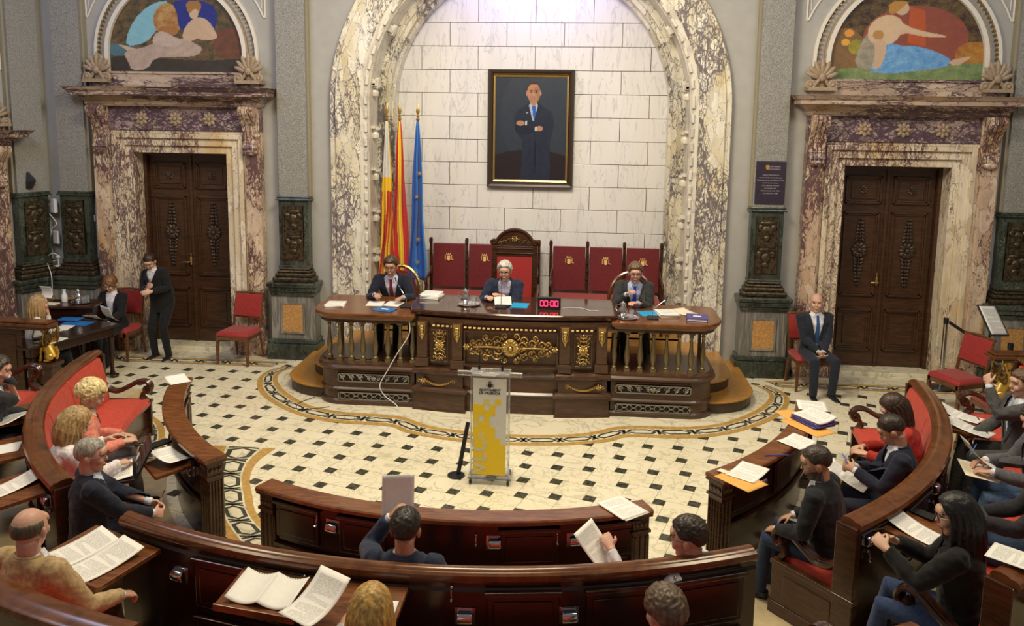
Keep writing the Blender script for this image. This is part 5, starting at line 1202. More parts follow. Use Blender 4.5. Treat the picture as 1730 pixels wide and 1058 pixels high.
def person(label, pos, face, pose='sit', lean=8, turn=0, hp=0, hy=0, hr=0, seat=.45, scale=1.0, RH=None, LH=None, rp=None, lp=None, curl=(.6, .6), feet=None,
           skin='fair', hair='short', hairc=(.03, .02, .014), top=(.012, .015, .03), shirt=(.72, .74, .82), tie=None, bottom=None, style='suit', female=False,
           glasses=False, beard=None, beltw=1.0, shoes=(.012, .010, .009), knee=None, crossed=False, lateral=0, seed=None, bootless=False):
    """pos: floor point under the hips; face: heading in degrees (0 looks to +y, positive turns left). Hand targets are local:
    x to the person's right, y forward, z above the floor."""
    seed = seed if seed is not None else len(bpy.data.objects)
    e = empty('person', pos, radians(face), label, 'person'); e.scale = (scale,) * 3
    L = radians(lean); tw = radians(turn); up = V((sin(radians(lateral)), sin(L), cos(L))).normalized()
    Rt = Matrix.Rotation(tw, 3, 'Z'); right = Rt @ V((1, 0, 0)); right = (right - up * right.dot(up)).normalized(); fwd = up.cross(right).normalized()
    sw = .165 if female else .188; ch = .88 if female else 1.0
    hipz = (seat + .10) if pose == 'sit' else .90
    P0 = V((0, 0, hipz)); waist = P0 + V((0, 0, .10)) + up * .06; chest = P0 + V((0, 0, .08)) + up * .27; shl = P0 + V((0, 0, .08)) + up * .415; neck = P0 + V((0, 0, .08)) + up * .465
    Rh = Matrix.Rotation(radians(hy), 3, 'Z') @ Matrix.Rotation(radians(hp), 3, 'X') @ Matrix.Rotation(radians(hr), 3, 'Y')
    Rh = Rh * 1.07
    hup = Rh @ V((0, 0, 1)); H = neck + up * .03 + (hup * .6 + up * .4).normalized() * .112 + fwd * .012
    skm = skinmat(skin, SK[skin]); body = MB()
    head_shapes(body, H, Rh, female)
    body.tube([neck - up * .06, neck, H - hup * .04 - (Rh @ V((0, .02, 0)))], [.068 * ch, .061 * ch, .060 * ch], 14)
    def torso(b, g, zlo=-.10, hi=True, coll=0):
        S = [(P0 + V((0, 0, zlo)), .155, .115), (P0, .168 * (1.05 if female else 1), .125), (waist, .148 * beltw * (.92 if female else 1), .108 * beltw), (chest, .172 * ch, .118), (chest + up * .08, .178 * ch, .116), (shl - up * .02, .172 * ch, .095)]
        if hi: S += [(shl + up * .028, .135 * ch, .080), (neck + up * (.012 + coll), .070 + coll * .3, .066 + coll * .2)]
        b.loft([[p + right * ((rx + g) * cos(t)) + fwd * ((ry + g) * sin(t) + .01) for t in [2 * pi * k / 22 for k in range(22)]] for p, rx, ry in S])
    torso(body, -.028)
    slv, trs = MB(), MB(); slv_seg = []
    wr = {}
    for s, T, pn, cu in ((1, RH, rp, curl[0]), (-1, LH, lp, curl[1])):
        sh = shl + right * (s * sw)
        tgt = V(T) if T else P0 + V((s * .20, .30, .10))
        el, w = ik(sh, tgt, .285, .255, V((s * .55, -.35, -.9)))
        fd = (w - el).normalized(); nrm = V(pn) if pn else V((-s * .35, .1, -1))
        body.tube([sh, el, w], [.045 * ch, .036 * ch, .026 * ch], 10); hand(body, w, (fd + (nrm * .15)).normalized(), nrm, s, cu)
        wr[s] = (el, w, fd); slv_seg.append((sh, el, w, s))
    legs = []
    for s in (1, -1):
        hip = P0 + V((s * .088, 0, -.01))
        if pose == 'sit':
            ft = V(feet[0 if s == 1 else 1]) if feet else V((s * .12, .50, 0)); an = ft + V((0, -.02, .085))
            if crossed and s == 1: kn = P0 + V((.02, .43, .10)); an = kn + V((-.12, .20, -.36)); ft = an + V((0, .0, -.08))
            else: kn, an = ik(hip, an, .44, .43, V((s * .12, .8, .9)))
        else:
            ft = V(feet[0 if s == 1 else 1]) if feet else V((s * .10, .02, 0)); an = ft + V((0, -.03, .085)); kn, an = ik(hip, an, .43, .42, V((0, 1, 0)))
        legs.append((hip, kn, an, s)); body.tube([hip, kn, an], [.065, .045, .035], 10)
        trs.tube([hip + V((0, -.02, .02)), hip.lerp(kn, .5), kn, kn.lerp(an, .45), an - V((0, 0, .035))], [.100, .085, .066, .062, .052], 14)
        fdir = V((s * .12, 1, -.05 if not (crossed and s == 1) else -.5)).normalized(); sb = MB()
        sb.tube([an + V((0, 0, -.02)) - fdir * .035, an + V((0, 0, -.055)) - fdir * .03], [.042, .040], 10)
        sb.loft([[an + V((0, 0, -.085)) + fdir * t + V((cx * cos(a), 0, max(0, 1) * (h * (.5 + .5 * sin(a))))) for a in [2 * pi * k / 12 for k in range(12)]] for t, cx, h in ((-.065, .030, .05), (-.03, .036, .065), (.05, .040, .052), (.12, .043, .036), (.175, .034, .026), (.19, .018, .016))])
        sb.build('shoe', cloth(shoes, .35) if shoes[0] > .3 else M['black'], e, smooth=True)
    # body
    me = bake(body, .0062 if scale < 1.5 else .006, 3); me.materials.clear()
    o = link('body', me, [skm, EYE, LIP, BROW], e)
    inv = Rh.inverted()
    browc = max(hairc) > .25
    for p in me.polygons:
        q = inv @ (p.center - H); p.use_smooth = True
        if q.y > .05:
            ax = abs(q.x)
            if (ax - .031) ** 2 / .013 ** 2 + (q.z - .020) ** 2 / .0055 ** 2 < 1: p.material_index = 1
            elif ax < .050 and ax > .014 and abs(q.z - .040 + (ax - .03) ** 2 * 6) < .0042 and not browc: p.material_index = 3
            elif q.x ** 2 / .024 ** 2 + (q.z + .052) ** 2 / .008 ** 2 < 1: p.material_index = 2
        if beard and q.y > -.02 and q.z < -.028 and q.z > -.13 and q.length < .16 and not (q.x ** 2 / .022 ** 2 + (q.z + .052) ** 2 / .007 ** 2 < 1) and (q.z < -.034 - .0 or abs(q.x) < .03):
            if p.material_index == 0: p.material_index = 4
    if beard: me.materials.append(hairmat(beard))
    # trousers or skirt
    bt = bottom if bottom is not None else top
    trs.loft([[P0 + V((0, -.0, z)) + V((rx * cos(t), ry * sin(t), 0)) for t in [2 * pi * k / 18 for k in range(18)]] for z, rx, ry in ((-.09, .16, .12), (-.02, .185, .14), (.05, .17, .128), (.10, .16, .12))])
    link('trousers', bake(trs, .011, 5), cloth(bt), e)
    # shirt
    sb = MB(); torso(sb, -.006, zlo=.02, coll=.010 if style != 'tee' else 0)
    if style in ('suit', 'open', 'cardigan', 'tee', 'blouse', 'knit'):
        for sh, el, w, s in slv_seg:
            if style in ('tee', 'blouse'): sb.tube([sh - right * (s * .03), sh, sh.lerp(el, .5), el, el.lerp(w, .5), w - (w - el).normalized() * .01], [.062, .060 * ch, .052, .044, .038, .030], 12)
            else: sb.tube([el.lerp(w, .8), w + (w - el).normalized() * .008], [.031, .032], 12)
    shm = bake(sb, .009, 3); shirt_bvh = BVHTree.FromPolygons([v.co for v in shm.vertices], [p.vertices for p in shm.polygons]); link('shirt', shm, cloth(shirt, .8), e)
    R3 = lambda u, v_, f=.3: neck + right * u - up * v_ + fwd * f
    if style in ('suit', 'open', 'cardigan', 'jacket'):
        jb = MB(); torso(jb, .021, zlo=-.10 if pose == 'sit' else -.14, coll=.006)
        for sh, el, w, s in slv_seg:
            jb.ball(sh - right * (s * .008) - up * .012, .077 * ch)
            jb.tube([sh - right * (s * .04), sh, sh.lerp(el, .4), el, el.lerp(w, .35), el.lerp(w, .93)], [.070 * ch, .076 * ch, .071, .061, .058, .046], 14)
        jm = bake(jb, .010, 4)
        bm = bmesh.new(); bm.from_mesh(jm)
        for v_ in bm.verts:                 # soft creases, strongest at elbows and waist
            q = v_.co * 1.0; f = noise.noise(V((q.x * 9 + seed, q.y * 9, q.z * 16))) + .5 * noise.noise(V((q.x * 22, q.y * 22 + seed, q.z * 30)))
            v_.co += v_.normal * f * .008
        Ve = .40 if style != 'jacket' else .16; kill = []
        for f in bm.faces:
            q = f.calc_center_median() - neck; u, v2, fr = q.dot(right), -q.dot(up), q.dot(fwd)
            if fr > .02 and -.06 < v2 < Ve and abs(u) < .012 + (.088 if style != 'cardigan' else .075) * (1 - max(v2, 0) / Ve) ** .9: kill.append(f)
        bmesh.ops.delete(bm, geom=kill, context='FACES'); bm.to_mesh(jm); bm.free()
        jbvh = BVHTree.FromPolygons([v_.co for v_ in jm.vertices], [p.vertices for p in jm.polygons])
        for p in jm.polygons: p.use_smooth = True
        jo = link('jacket', jm, cloth(top), e)
        if style in ('suit', 'open', 'jacket'):
            kb = MB(); nn = 15
            kb.loft([[neck + right * ((.082 + g_) * cos(t)) + fwd * ((.074 + g_) * sin(t) + .004) + up * z_ for t in [radians(168 + 204 * i / (nn - 1)) for i in range(nn)]] for g_, z_ in ((.012, -.012), (.004, .022), (-.004, .026), (.0, -.010))], closed=False, caps=False)
            kb.build('jacket_collar', cloth(tuple(x * 1.12 for x in top)), jo, smooth=True)
        if style in ('suit', 'open'):
            lb = MB()
            for s in (-1, 1):
                inner, outer = [], []
                for i in range(13):
                    v2 = .045 + (Ve - .045) * i / 12; ui = .012 + .088 * (1 - max(v2, 0) / Ve) ** .9; wd = .050 * min(1, (1 - i / 12) * 2.2) * (1.0 if i != 5 else .7) + .006
                    for lst, u in ((inner, ui - .004), (outer, ui + wd)):
                        h = jbvh.ray_cast(R3(s * u, v2), -fwd, .5); h2 = shirt_bvh.ray_cast(R3(s * u, v2), -fwd, .5)
                        z_ = max([q[0].dot(fwd) for q in (h, h2) if q[0] is not None] or [fwd.dot(neck) + .1]); p = R3(s * u, v2, 0); p += fwd * (z_ - p.dot(fwd) + .006); lst.append(p)
                lb.loft([[a, b_, b_ - fwd * .008, a - fwd * .008] for a, b_ in zip(inner, outer)])
            lb.build('lapel', cloth(tuple(x * 1.25 for x in top)), jo, smooth=True)
    if tie:
        tb = MB(); cpts = []
        for i in range(12):
            v2 = .005 + .37 * i / 11; h = shirt_bvh.ray_cast(R3(0, v2), -fwd, .5); p = h[0] if h[0] is not None else R3(0, v2, .1); cpts.append((p + fwd * .008, (.020 if i == 0 else .016 + .020 * i / 11)))
        tb.loft([[p - right * w + fwd * -.002, p + fwd * .006, p + right * w + fwd * -.002, p - fwd * .004] for p, w in cpts])
        tb.build('tie', cloth(tie, .6), e, smooth=True)
    if style != 'tee':
        cb = MB()
        for s in (-1, 1):
            cb.loft([[neck + up * .028 + right * (s * .030) + fwd * .070, neck + up * .03 + right * (s * .068) + fwd * .02, neck + up * .005 + right * (s * .082) + fwd * .028, neck - up * .035 + right * (s * .05) + fwd * .098],
                     [neck + up * .022 + right * (s * .026) + fwd * .064, neck + up * .02 + right * (s * .062) + fwd * .015, neck + up * .0 + right * (s * .074) + fwd * .02, neck - up * .04 + right * (s * .046) + fwd * .088]])
        cb.build('collar', cloth(shirt, .8), e)
    hh = hair_mesh(hair, H, Rh, neck, up, e, hairmat(hairc), seed) if hair != 'none' else None
    if glasses:
        g = MB()
        for s in (-1, 1):
            g.tube([H + Rh @ V((s * .033 + .021 * cos(t), .099 - .12 * (abs(s * .033 + .021 * cos(t))) ** 1.5, .016 + .015 * sin(t))) for t in [2 * pi * k / 14 for k in range(15)]], .0022, 5)
            g.tube([H + Rh @ V(p) for p in ((s * .054, .094, .022), (s * .080, .05, .020), (s * .084, -.01, .012))], .002, 5)
        g.tube([H + Rh @ V((-.012, .102, .020)), H + Rh @ V((.012, .102, .020))], .002, 5); g.build('glasses', LENS, e)
    PEOPLE.append((label, e, H.copy()))
    return e, dict(neck=neck, H=H, Rh=Rh, wr=wr, legs=legs)

def ringp(r, a, z0=0, c=RC): p = cpol(c, r, a); return (p.x, p.y, z0)
NAVY = (.012, .016, .034); BLACK = (.010, .010, .012); CHAR = (.035, .037, .040)
PODZ = .44
person('man in a navy suit, white shirt and dark red tie writing on papers', (-1.74, 2.40, PODZ), 180, lean=25, hp=-12, hair='parted', hairc=(.07, .04, .022), tie=(.16, .012, .02), shirt=(.60, .60, .78), RH=(.16, .52, .85), LH=(-.22, .54, .83), rp=(-.6, .3, -1), lp=(0, .1, -1), curl=(1.0, .35), glasses=True, skin='tan', scale=1.0, seat=.45)
person('white-haired man in glasses and navy cardigan reading behind the desk microphone', (-.18, 2.36, PODZ), 178, lean=28, hp=-6, hair='parted', hairc=(.62, .60, .54), top=(.020, .028, .060), shirt=(.58, .54, .72), style='cardigan', RH=(.20, .52, .87), LH=(.0, .46, .88), lp=(.3, 0, -1), curl=(.8, .4), glasses=True, skin='rosy', scale=1.0, seat=.45)
person('man in a charcoal suit and bright blue tie holding a pen', (1.54, 2.42, PODZ), 180, lean=24, hp=-10, hair='parted', hairc=(.17, .10, .055), tie=(.02, .05, .55), top=CHAR, shirt=(.5, .56, .78), RH=(.12, .46, .95), LH=(-.02, .48, .84), rp=(-.8, .3, -.5), curl=(1.0, .5), glasses=True, skin='rosy', scale=1.0, seat=.45)
person('bald man in a navy suit and blue tie sitting with clasped hands by the doors', (4.0, 2.6, 0), 188, lean=4, hp=0, hy=-22, hair='none', tie=(.03, .09, .26), top=(.018, .022, .036), RH=(.03, .26, .60), LH=(-.03, .28, .60), rp=(-1, .2, -.3), lp=(1, .2, -.3), curl=(1.0, 1.0), skin='fair', seat=.43, feet=[(.14, .46, 0), (-.13, .42, 0)], scale=1.0)
person('standing woman in a dark trouser suit with folded arms bending her head', (-5.38, 2.92, .0), 172, pose='stand', lateral=9, lean=13, hp=-38, hy=14, hair='crop', hairc=(.035, .018, .012), top=BLACK, shirt=(.75, .74, .78), style='jacket', RH=(.05, .30, 1.17), LH=(-.04, .33, 1.12), rp=(0, -1, -.2), lp=(0, -1, -.2), curl=(.5, .5), female=True, beltw=1.28, scale=.95, feet=[(.12, .12, 0), (-.12, .12, 0)])
person('woman in black jacket and white blouse with auburn ponytail reading a paper', (-6.0, 2.72, .0), 176, lean=6, hp=-30, hair='ponytail', hairc=(.20, .085, .03), top=BLACK, shirt=(.74, .74, .80), style='open', RH=(.20, .36, .66), LH=(-.12, .38, .68), female=True, scale=.93, crossed=True, seat=.46)
person('blonde woman in a white blouse resting her chin on her hand at the clerk table', (-6.26, 1.16, .0), -55, lean=14, hp=4, hy=10, hair='bob', hairc=(.42, .26, .11), top=(.7, .68, .64), bottom=BLACK, shirt=(.72, .70, .66), style='blouse', RH=(-.02, .24, 1.08), LH=(-.16, .42, .78), rp=(-.3, -1, .2), curl=(1.2, .5), female=True, scale=.95)
# first row
def seated(label, r, a, face_off=0, z0=0, c=RC, **k): return person(label, ringp(r, a, z0, c), a + face_off, **k)
seated('woman with curly pale blonde hair and a coral patterned jacket', 4.22, -57.3, 0, hp=-24, hy=-10, hair='curly', hairc=(.80, .62, .30), top=(.72, .25, .18), shirt=(.75, .55, .42), bottom=(.10, .09, .10), style='jacket', female=True, RH=(.12, .38, .72), LH=(-.12, .38, .70), lean=10, seat=.38, scale=1.0)
seated('woman with straight ash blonde hair in a white jacket holding an open briefcase', 4.40, -48, 0, hp=-34, hair='bob', hairc=(.42, .28, .12), top=(.76, .70, .72), shirt=(.72, .70, .68), bottom=(.02, .02, .024), style='jacket', female=True, RH=(.02, .44, .74), LH=(-.24, .40, .88), lean=8, seat=.38, scale=1.0)
seated('grey-haired man in glasses and navy suit with striped tie, a pen in his hands', 4.42, -37.8, -14, hp=-6, hy=-24, hair='crop', hairc=(.34, .31, .27), tie=(.06, .10, .24), shirt=(.62, .70, .85), RH=(.10, .44, .66), LH=(-.04, .46, .68), rp=(-.8, 0, -.5), lp=(.8, 0, -.5), curl=(1.0, 1.0), glasses=True, skin='rosy', lean=4, seat=.38, scale=1.0)
seated('dark-haired man seen from behind holding up a sheet of paper', 4.34, -1.9, 0, hp=-8, hair='short', hairc=(.022, .016, .012), top=(.022, .032, .065), LH=(-.16, .30, 1.12), RH=(.16, .36, .76), lp=(1, .3, 0), curl=(.5, .8), skin='tan', lean=4, seat=.38, scale=1.0)
seated('dark-haired man in glasses leaning back with a paper in his raised hand', 4.46, 20.6, 30, hp=-8, hy=22, hair='short', hairc=(.035, .024, .016), top=(.55, .55, .58), bottom=(.03, .03, .04), shirt=(.66, .68, .72), style='blouse', LH=(-.22, .40, 1.02), RH=(.08, .34, .58), lp=(.4, .2, -1), curl=(.5, .9), glasses=True, skin='rosy', lean=-4, seat=.38, scale=1.0)
seated('broad man seen from behind in a black suit with glasses and grey beard', 4.12, 42.9, 14, hp=-16, hy=26, hair='crop', hairc=(.045, .032, .024), top=(.012, .013, .018), bottom=(.03, .05, .10), RH=(.14, .34, .62), LH=(-.16, .36, .62), glasses=True, beard=(.10, .08, .07), skin='tan', lean=12, beltw=1.12, seat=.38, scale=1.0)
seated('dark-haired man in a navy suit looking down at a phone', 4.26, 58.2, 18, hp=-34, hair='crop', hairc=(.03, .02, .014), top=NAVY, RH=(.06, .40, .78), LH=(-.08, .40, .80), rp=(-.6, 0, -.2), lp=(.6, 0, -.2), curl=(.9, .9), skin='tan', lean=8, crossed=False, shirt=(.74, .74, .82), seat=.38, scale=1.0)
seated('long-haired brunette woman with a red scarf behind the man with the phone', 4.26, 67.1, 12, hp=-36, hy=14, hair='long', hairc=(.045, .022, .014), top=(.40, .03, .02), bottom=BLACK, shirt=(.55, .05, .04), style='jacket', female=True, RH=(.08, .42, .72), LH=(-.10, .42, .72), lean=16, crossed=True, seat=.38, scale=1.0)
# second row
seated('balding man in a tan linen jacket seen from behind', 5.33, -24, 8, z0=.18, hp=-2, hy=14, hair='fringe', hairc=(.10, .075, .05), top=(.46, .33, .17), bottom=(.07, .05, .04), RH=(.30, .36, .66), LH=(-.18, .36, .62), rp=(-.2, 0, -1), skin='rosy', lean=2, style='open', curl=(.9, .6), seat=.38, scale=1.0)
seated('woman with straight golden hair seen from behind, reading printed sheets', 5.33, -1, 0, z0=.12, hp=-14, hair='longdark', hairc=(.50, .30, .08), top=(.62, .60, .62), bottom=(.05, .05, .06), shirt=(.62, .60, .62), style='blouse', female=True, RH=(.18, .42, .70), LH=(-.26, .40, .84), lean=0, seat=.38, scale=1.0)
seated('brown and grey haired man seen from behind at the lower edge', 5.4, 14.6, 4, z0=.12, hp=-14, hy=10, hair='parted', hairc=(.13, .085, .055), top=(.03, .03, .035), RH=(.2, .36, .7), LH=(-.2, .36, .7), skin='rosy', lean=4, seat=.38, scale=1.0)
seated('woman with long black hair in a black coat and jeans writing with a pen', 5.24, 38.4, 22, z0=.18, hp=-14, hy=18, hair='longdark', hairc=(.008, .008, .009), top=(.008, .008, .009), bottom=(.035, .06, .14), shirt=(.02, .02, .02), style='jacket', female=True, RH=(.08, .42, .86), LH=(-.10, .44, .88), rp=(-.8, 0, -.4), lp=(.8, 0, -.6), curl=(1.1, 1.0), glasses=True, lean=6, seat=.38, scale=1.0)
seated('young man in a grey suit holding a pen to his lips', 5.14, 73.6, 12, z0=.18, hp=-4, hy=10, hair='short', hairc=(.13, .075, .035), top=(.075, .075, .075), shirt=(.66, .72, .84), LH=(-.06, .34, 1.16), RH=(.12, .36, .62), lp=(.4, -.5, 0), curl=(.8, 1.3), skin='fair', lean=2, style='open', seat=.38, scale=1.0)
seated('person in jeans and dark jacket with papers on the lap', 5.22, 63, 14, z0=.18, hp=-26, hair='short', hairc=(.04, .03, .02), top=(.10, .10, .11), bottom=(.07, .13, .25), RH=(.10, .42, .74), LH=(-.14, .42, .74), skin='rosy', lean=6, seat=.38, scale=1.0)
seated('person in dark jeans holding a tablet computer', 5.35, 51.5, 16, z0=.18, hp=-26, hair='short', hairc=(.05, .035, .025), top=(.02, .02, .025), bottom=(.03, .05, .10), RH=(.14, .44, .70), LH=(-.16, .48, .76), skin='rosy', lean=4, seat=.38, scale=1.0)
seated('man in a dark suit and blue tie with a hand raised to his mouth', 5.02, -63, 12, z0=.18, hp=-10, hy=-12, hair='parted', hairc=(.05, .035, .025), top=(.03, .032, .038), tie=(.05, .07, .16), shirt=(.70, .74, .84), RH=(.03, .24, 1.10), LH=(-.02, .44, .66), rp=(-.3, -1, 0), curl=(1.0, .4), skin='rosy', lean=16, seat=.38, scale=1.0)
# ---------------------------------------------------------------- papers and small things
def sheet_mesh(w, h, curl=0, thick=.0015, bend=0, nx=8, ny=10, jitter=0, seed=0):
    vs, fs, uv = [], [], []
    for side in (0, 1):
        for j in range(ny + 1):
            for i in range(nx + 1):
                u, v_ = i / nx, j / ny; z = curl * (abs(v_ - .3) ** 2) * 1.6 + bend * ((u - .5) ** 2) * 2 + jitter * noise.noise(V((u * 3, v_ * 3, seed)))
                vs.append(((u - .5) * w, (v_ - .5) * h, z + side * thick)); uv.append((u, v_))
    n = nx + 1; N = n * (ny + 1)
    for j in range(ny):
        for i in range(nx):
            a = j * n + i; fs.append((a, a + n, a + n + 1, a + 1)); fs.append((N + a, N + a + 1, N + a + n + 1, N + a + n))
    ring = [i for i in range(n)] + [j * n + n - 1 for j in range(1, ny + 1)] + [ny * n + i for i in range(n - 2, -1, -1)] + [j * n for j in range(ny - 1, 0, -1)]
    for k in range(len(ring)): a, c = ring[k], ring[(k + 1) % len(ring)]; fs.append((a, c, N + c, N + a))
    me = bpy.data.meshes.new('sheet'); me.from_pydata(vs, [], fs); l = me.uv_layers.new(name='UV')
    for lp in me.loops: l.data[lp.index].uv = uv[lp.vertex_index]
    for p in me.polygons: p.use_smooth = True
    return me
def sheet(label, loc, rz, w=.21, h=.297, mat='paper', curl=0, tilt=(0, 0), name='paper_sheet', cat='paper', thick=.0015, bend=0, group=None, jitter=0):
    me = sheet_mesh(w, h, curl, thick, bend, jitter=jitter, seed=rz); o = link(name, me, M[mat], None); o.location = loc; o.rotation_euler = (radians(tilt[0]), radians(tilt[1]), radians(rz)); return tag(o, label, cat, group)
def stack(label, loc, rz, n=3, w=.21, h=.297, mats=('paper_plain', 'paper'), name='paper_stack', cat='papers', th=.008, curl=0, fan=4):
    e = empty(name, loc, radians(rz), label, cat); rnd = random.Random(n * 7 + int(rz))
    for k in range(n):
        me = sheet_mesh(w, h, curl if k == n - 1 else 0, th); o = link('sheet', me, M[mats[1] if k == n - 1 else mats[0]], e); o.location = (rnd.uniform(-.008, .008), rnd.uniform(-.008, .008), th * k + .0005 * k); o.rotation_euler = (0, 0, radians(rnd.uniform(-fan, fan)))
    return e
def folder(label, loc, rz, mat, w=.24, h=.31, th=.006, tab=True, name='document_folder'):
    b = MB(); b.box(-w / 2, w / 2, -h / 2, h / 2, 0, th)
    if tab: b.box(-w * .2, w * .2, -.01, .035, th, th + .001, 1)
    o = b.build(name, [M[mat], M['paper_plain']]); o.location = loc; o.rotation_euler = (0, 0, radians(rz)); return tag(o, label, 'folder')
TZ, CZ = 1.201, 1.261
stack('stack of white sheets alone at the rounded end of the desk wing', (-2.34, 1.60, TZ), 4, 3, .24, .27)
sheet('open sheet under the pen of the man in the red tie', (-1.86, 1.76, TZ), 4, .22, .28, 'paper_plain'); sheet('open sheet under the left hand of the man in the red tie', (-1.62, 1.78, TZ), -8, .22, .28, 'paper_plain')
folder('blue folder with white label in front of the man in the red tie', (-1.66, 1.44, TZ + .002), -18, 'blue_f', .27, .20)
stack('thick stack of papers on the corner of the raised desk', (-1.15, 1.98, CZ), -6, 4, .25, .27, th=.014)
sheet('page read by the white-haired chairman', (-.17, 1.70, CZ + .012), 8, .22, .26, 'paper', curl=.08); folder('cyan folder by the hand of the white-haired chairman', (.05, 1.66, CZ), -4, 'cyan', .22, .26, tab=False)
folder('cyan folder before the man in the charcoal suit', (1.68, 1.70, TZ), 14, 'cyan', .22, .26, tab=False)
stack('loose-leaf stack beside the second cyan folder', (1.92, 1.68, TZ), 10, 4, .25, .28, th=.010); sheet('single open sheet next to the violet binder', (2.16, 1.84, TZ), 34, .22, .28, 'paper_cream', curl=.03)
e = empty('ring_binder', (2.27, 1.50, TZ), radians(-8), 'navy violet binder with a white label at the desk corner', 'binder'); b = MB(); b.box(-.13, .13, -.13, .13, 0, .004); b.box(-.13, .13, -.13, .13, .034, .038); b.box(-.13, -.125, -.13, .13, 0, .038); b.build('cover', M['purple_f'], e); b = MB(); b.box(-.12, .12, -.12, .12, .004, .034); b.build('pages', M['paper_plain'], e); b = MB(); b.box(-.05, .05, -.02, .03, .038, .039); b.build('spine_label', M['paper_plain'], e)
def jug_tray(loc, label_t, label_j, label_g, s=1):
    e = empty('silver_tray', loc, 0, label_t, 'tray'); b = MB(); b.lathe([(.001, 0), (.12, 0), (.14, .008), (.145, .016), (.135, .012), (.12, .006), (.001, .006)], (0, 0, 0), 24); b.build('dish', M['steel'], e, smooth=True)
    for k in (-1, 1): b = MB(); b.tube([(k * .13, -.03, .014), (k * .155, -.02, .02), (k * .155, .02, .02), (k * .13, .03, .014)], .004, 6); b.build('handle', M['steel'], e, smooth=True)
    z = loc[2] + .008; j = empty('water_jug', (loc[0] - .05, loc[1] + .01, z), 0, label_j, 'jug')
    b = MB(); b.lathe([(.001, 0), (.035, .002), (.03, .01), (.045, .03), (.058, .065), (.055, .10), (.035, .13), (.032, .15), (.042, .17), (.036, .168), (.001, .14)], (0, 0, 0), 20); b.build('vessel', M['steel'], j, smooth=True)
    b = MB(); b.tube([(-.04, 0, .155), (-.085, 0, .15), (-.09, 0, .10), (-.055, 0, .06)], .005, 7); b.build('handle', M['steel'], j, smooth=True); b = MB(); b.lathe([(.036, .165), (.03, .18), (.01, .19), (.012, .2), (.001, .205)], (0, 0, 0), 14); b.build('lid', M['steel'], j, smooth=True)
    for k, (dx, dy) in enumerate(((.055, -.02), (.06, .055))):
        b = MB(); b.lathe([(.001, 0), (.026, 0), (.032, .09), (.029, .09), (.024, .006), (.001, .006)], (0, 0, 0), 14); g = b.build('drinking_glass', M['glass_clear'], None, smooth=True); g.location = (loc[0] + dx, loc[1] + dy, z); tag(g, label_g[k], 'glass')
jug_tray((-.60, 1.62, CZ), 'silver tray left of the chairman with jug and glasses', 'silver water jug on the tray beside the chairman', ('front drinking glass on the chairman tray', 'rear drinking glass on the chairman tray'))
jug_tray((1.40, 1.44, TZ), 'silver tray at the edge of the wing under a jug', 'silver water jug before the man in the blue tie', ('front drinking glass before the man in the blue tie', 'rear drinking glass before the man in the blue tie'))
jug_tray((-6.34, 2.42, .905), 'small steel tray on the side cabinet', 'steel coffee jug on the side cabinet', ('front glass on the side cabinet', 'rear glass on the side cabinet'))
def desk_mic(loc, rz, L, label, tip):
    e = empty('gooseneck_microphone', loc, radians(rz), label, 'microphone'); b = MB(); b.loft([[(-.07, -.05, 0), (.07, -.05, 0), (.07, .05, 0), (-.07, .05, 0)], [(-.07, -.05, .015), (.07, -.05, .015), (.065, .045, .035), (-.065, .045, .035)]]); b.build('console', M['black'], e, bev=.004)
    b = MB(); b.tube([(0, .03, .03), (0, .03, .12), V(tip) * .6 + V((0, 0, .05)), tip], .004, 6); b.build('gooseneck', M['steel'], e, smooth=True); b = MB(); b.tube([tip, V(tip) + (V(tip).normalized() + V((0, 0, .3))) * .04], [.009, .011], 8); b.build('capsule', M['black'], e, smooth=True)
desk_mic((-1.42, 1.60, TZ), 0, .3, 'gooseneck microphone leaning toward the man in the red tie', (-.17, .20, .30)); desk_mic((-.18, 1.50, CZ), 0, .3, 'upright gooseneck microphone in front of the chairman', (-.0, .06, .34)); desk_mic((1.72, 1.44, TZ), 0, .3, 'gooseneck microphone beside the second jug tray', (.16, .12, .22))
# seven-segment clock
e = empty('countdown_clock', (.43, 1.52, CZ), 0, 'black digital clock showing four pink zeros on the raised desk', 'clock'); b = MB(); b.box(-.145, .145, -.02, .05, .0, .15); b.build('case', M['black'], e, bev=.005)
led = plain('pink_led', (1, .035, .13), .4, emit=3, noise_amt=0)
for k, x in enumerate((-.092, -.038, .038, .092)):
    b = MB(); w, h, t = .019, .034, .0055
    for x0, x1, z0, z1 in ((-w, w, h - t, h + t), (-w, w, -h - t, -h + t), (-w - t, -w + t, 0.003, h), (w - t, w + t, 0.003, h), (-w - t, -w + t, -h, -0.003), (w - t, w + t, -h, -0.003)): b.box(x + x0, x + x1, -.024, -.019, .078 + z0, .078 + z1)
    b.build('digit', led, e)
b = MB()
for z in (.065, .09): b.box(-.005, .005, -.024, -.019, z - .004, z + .004)
b.build('colon', led, e)
def cable(label, pts, r, mat, name='cable'):
    P = catmull3(pts); b = MB(); b.tube(P, r, 6); o = b.build(name, mat, None, smooth=True); return tag(o, label, 'cable')
def catmull3(P, k=6):
    P = [V(p) for p in P]; out = []
    for i in range(len(P) - 1):
        p0, p1, p2, p3 = P[max(i - 1, 0)], P[i], P[i + 1], P[min(i + 2, len(P) - 1)]
        for j in range(k):
            t = j / k; out.append(.5 * ((2 * p1) + (-p0 + p2) * t + (2 * p0 - 5 * p1 + 4 * p2 - p3) * t * t + (-p0 + 3 * p1 - 3 * p2 + p3) * t ** 3))
    out.append(P[-1]); return out
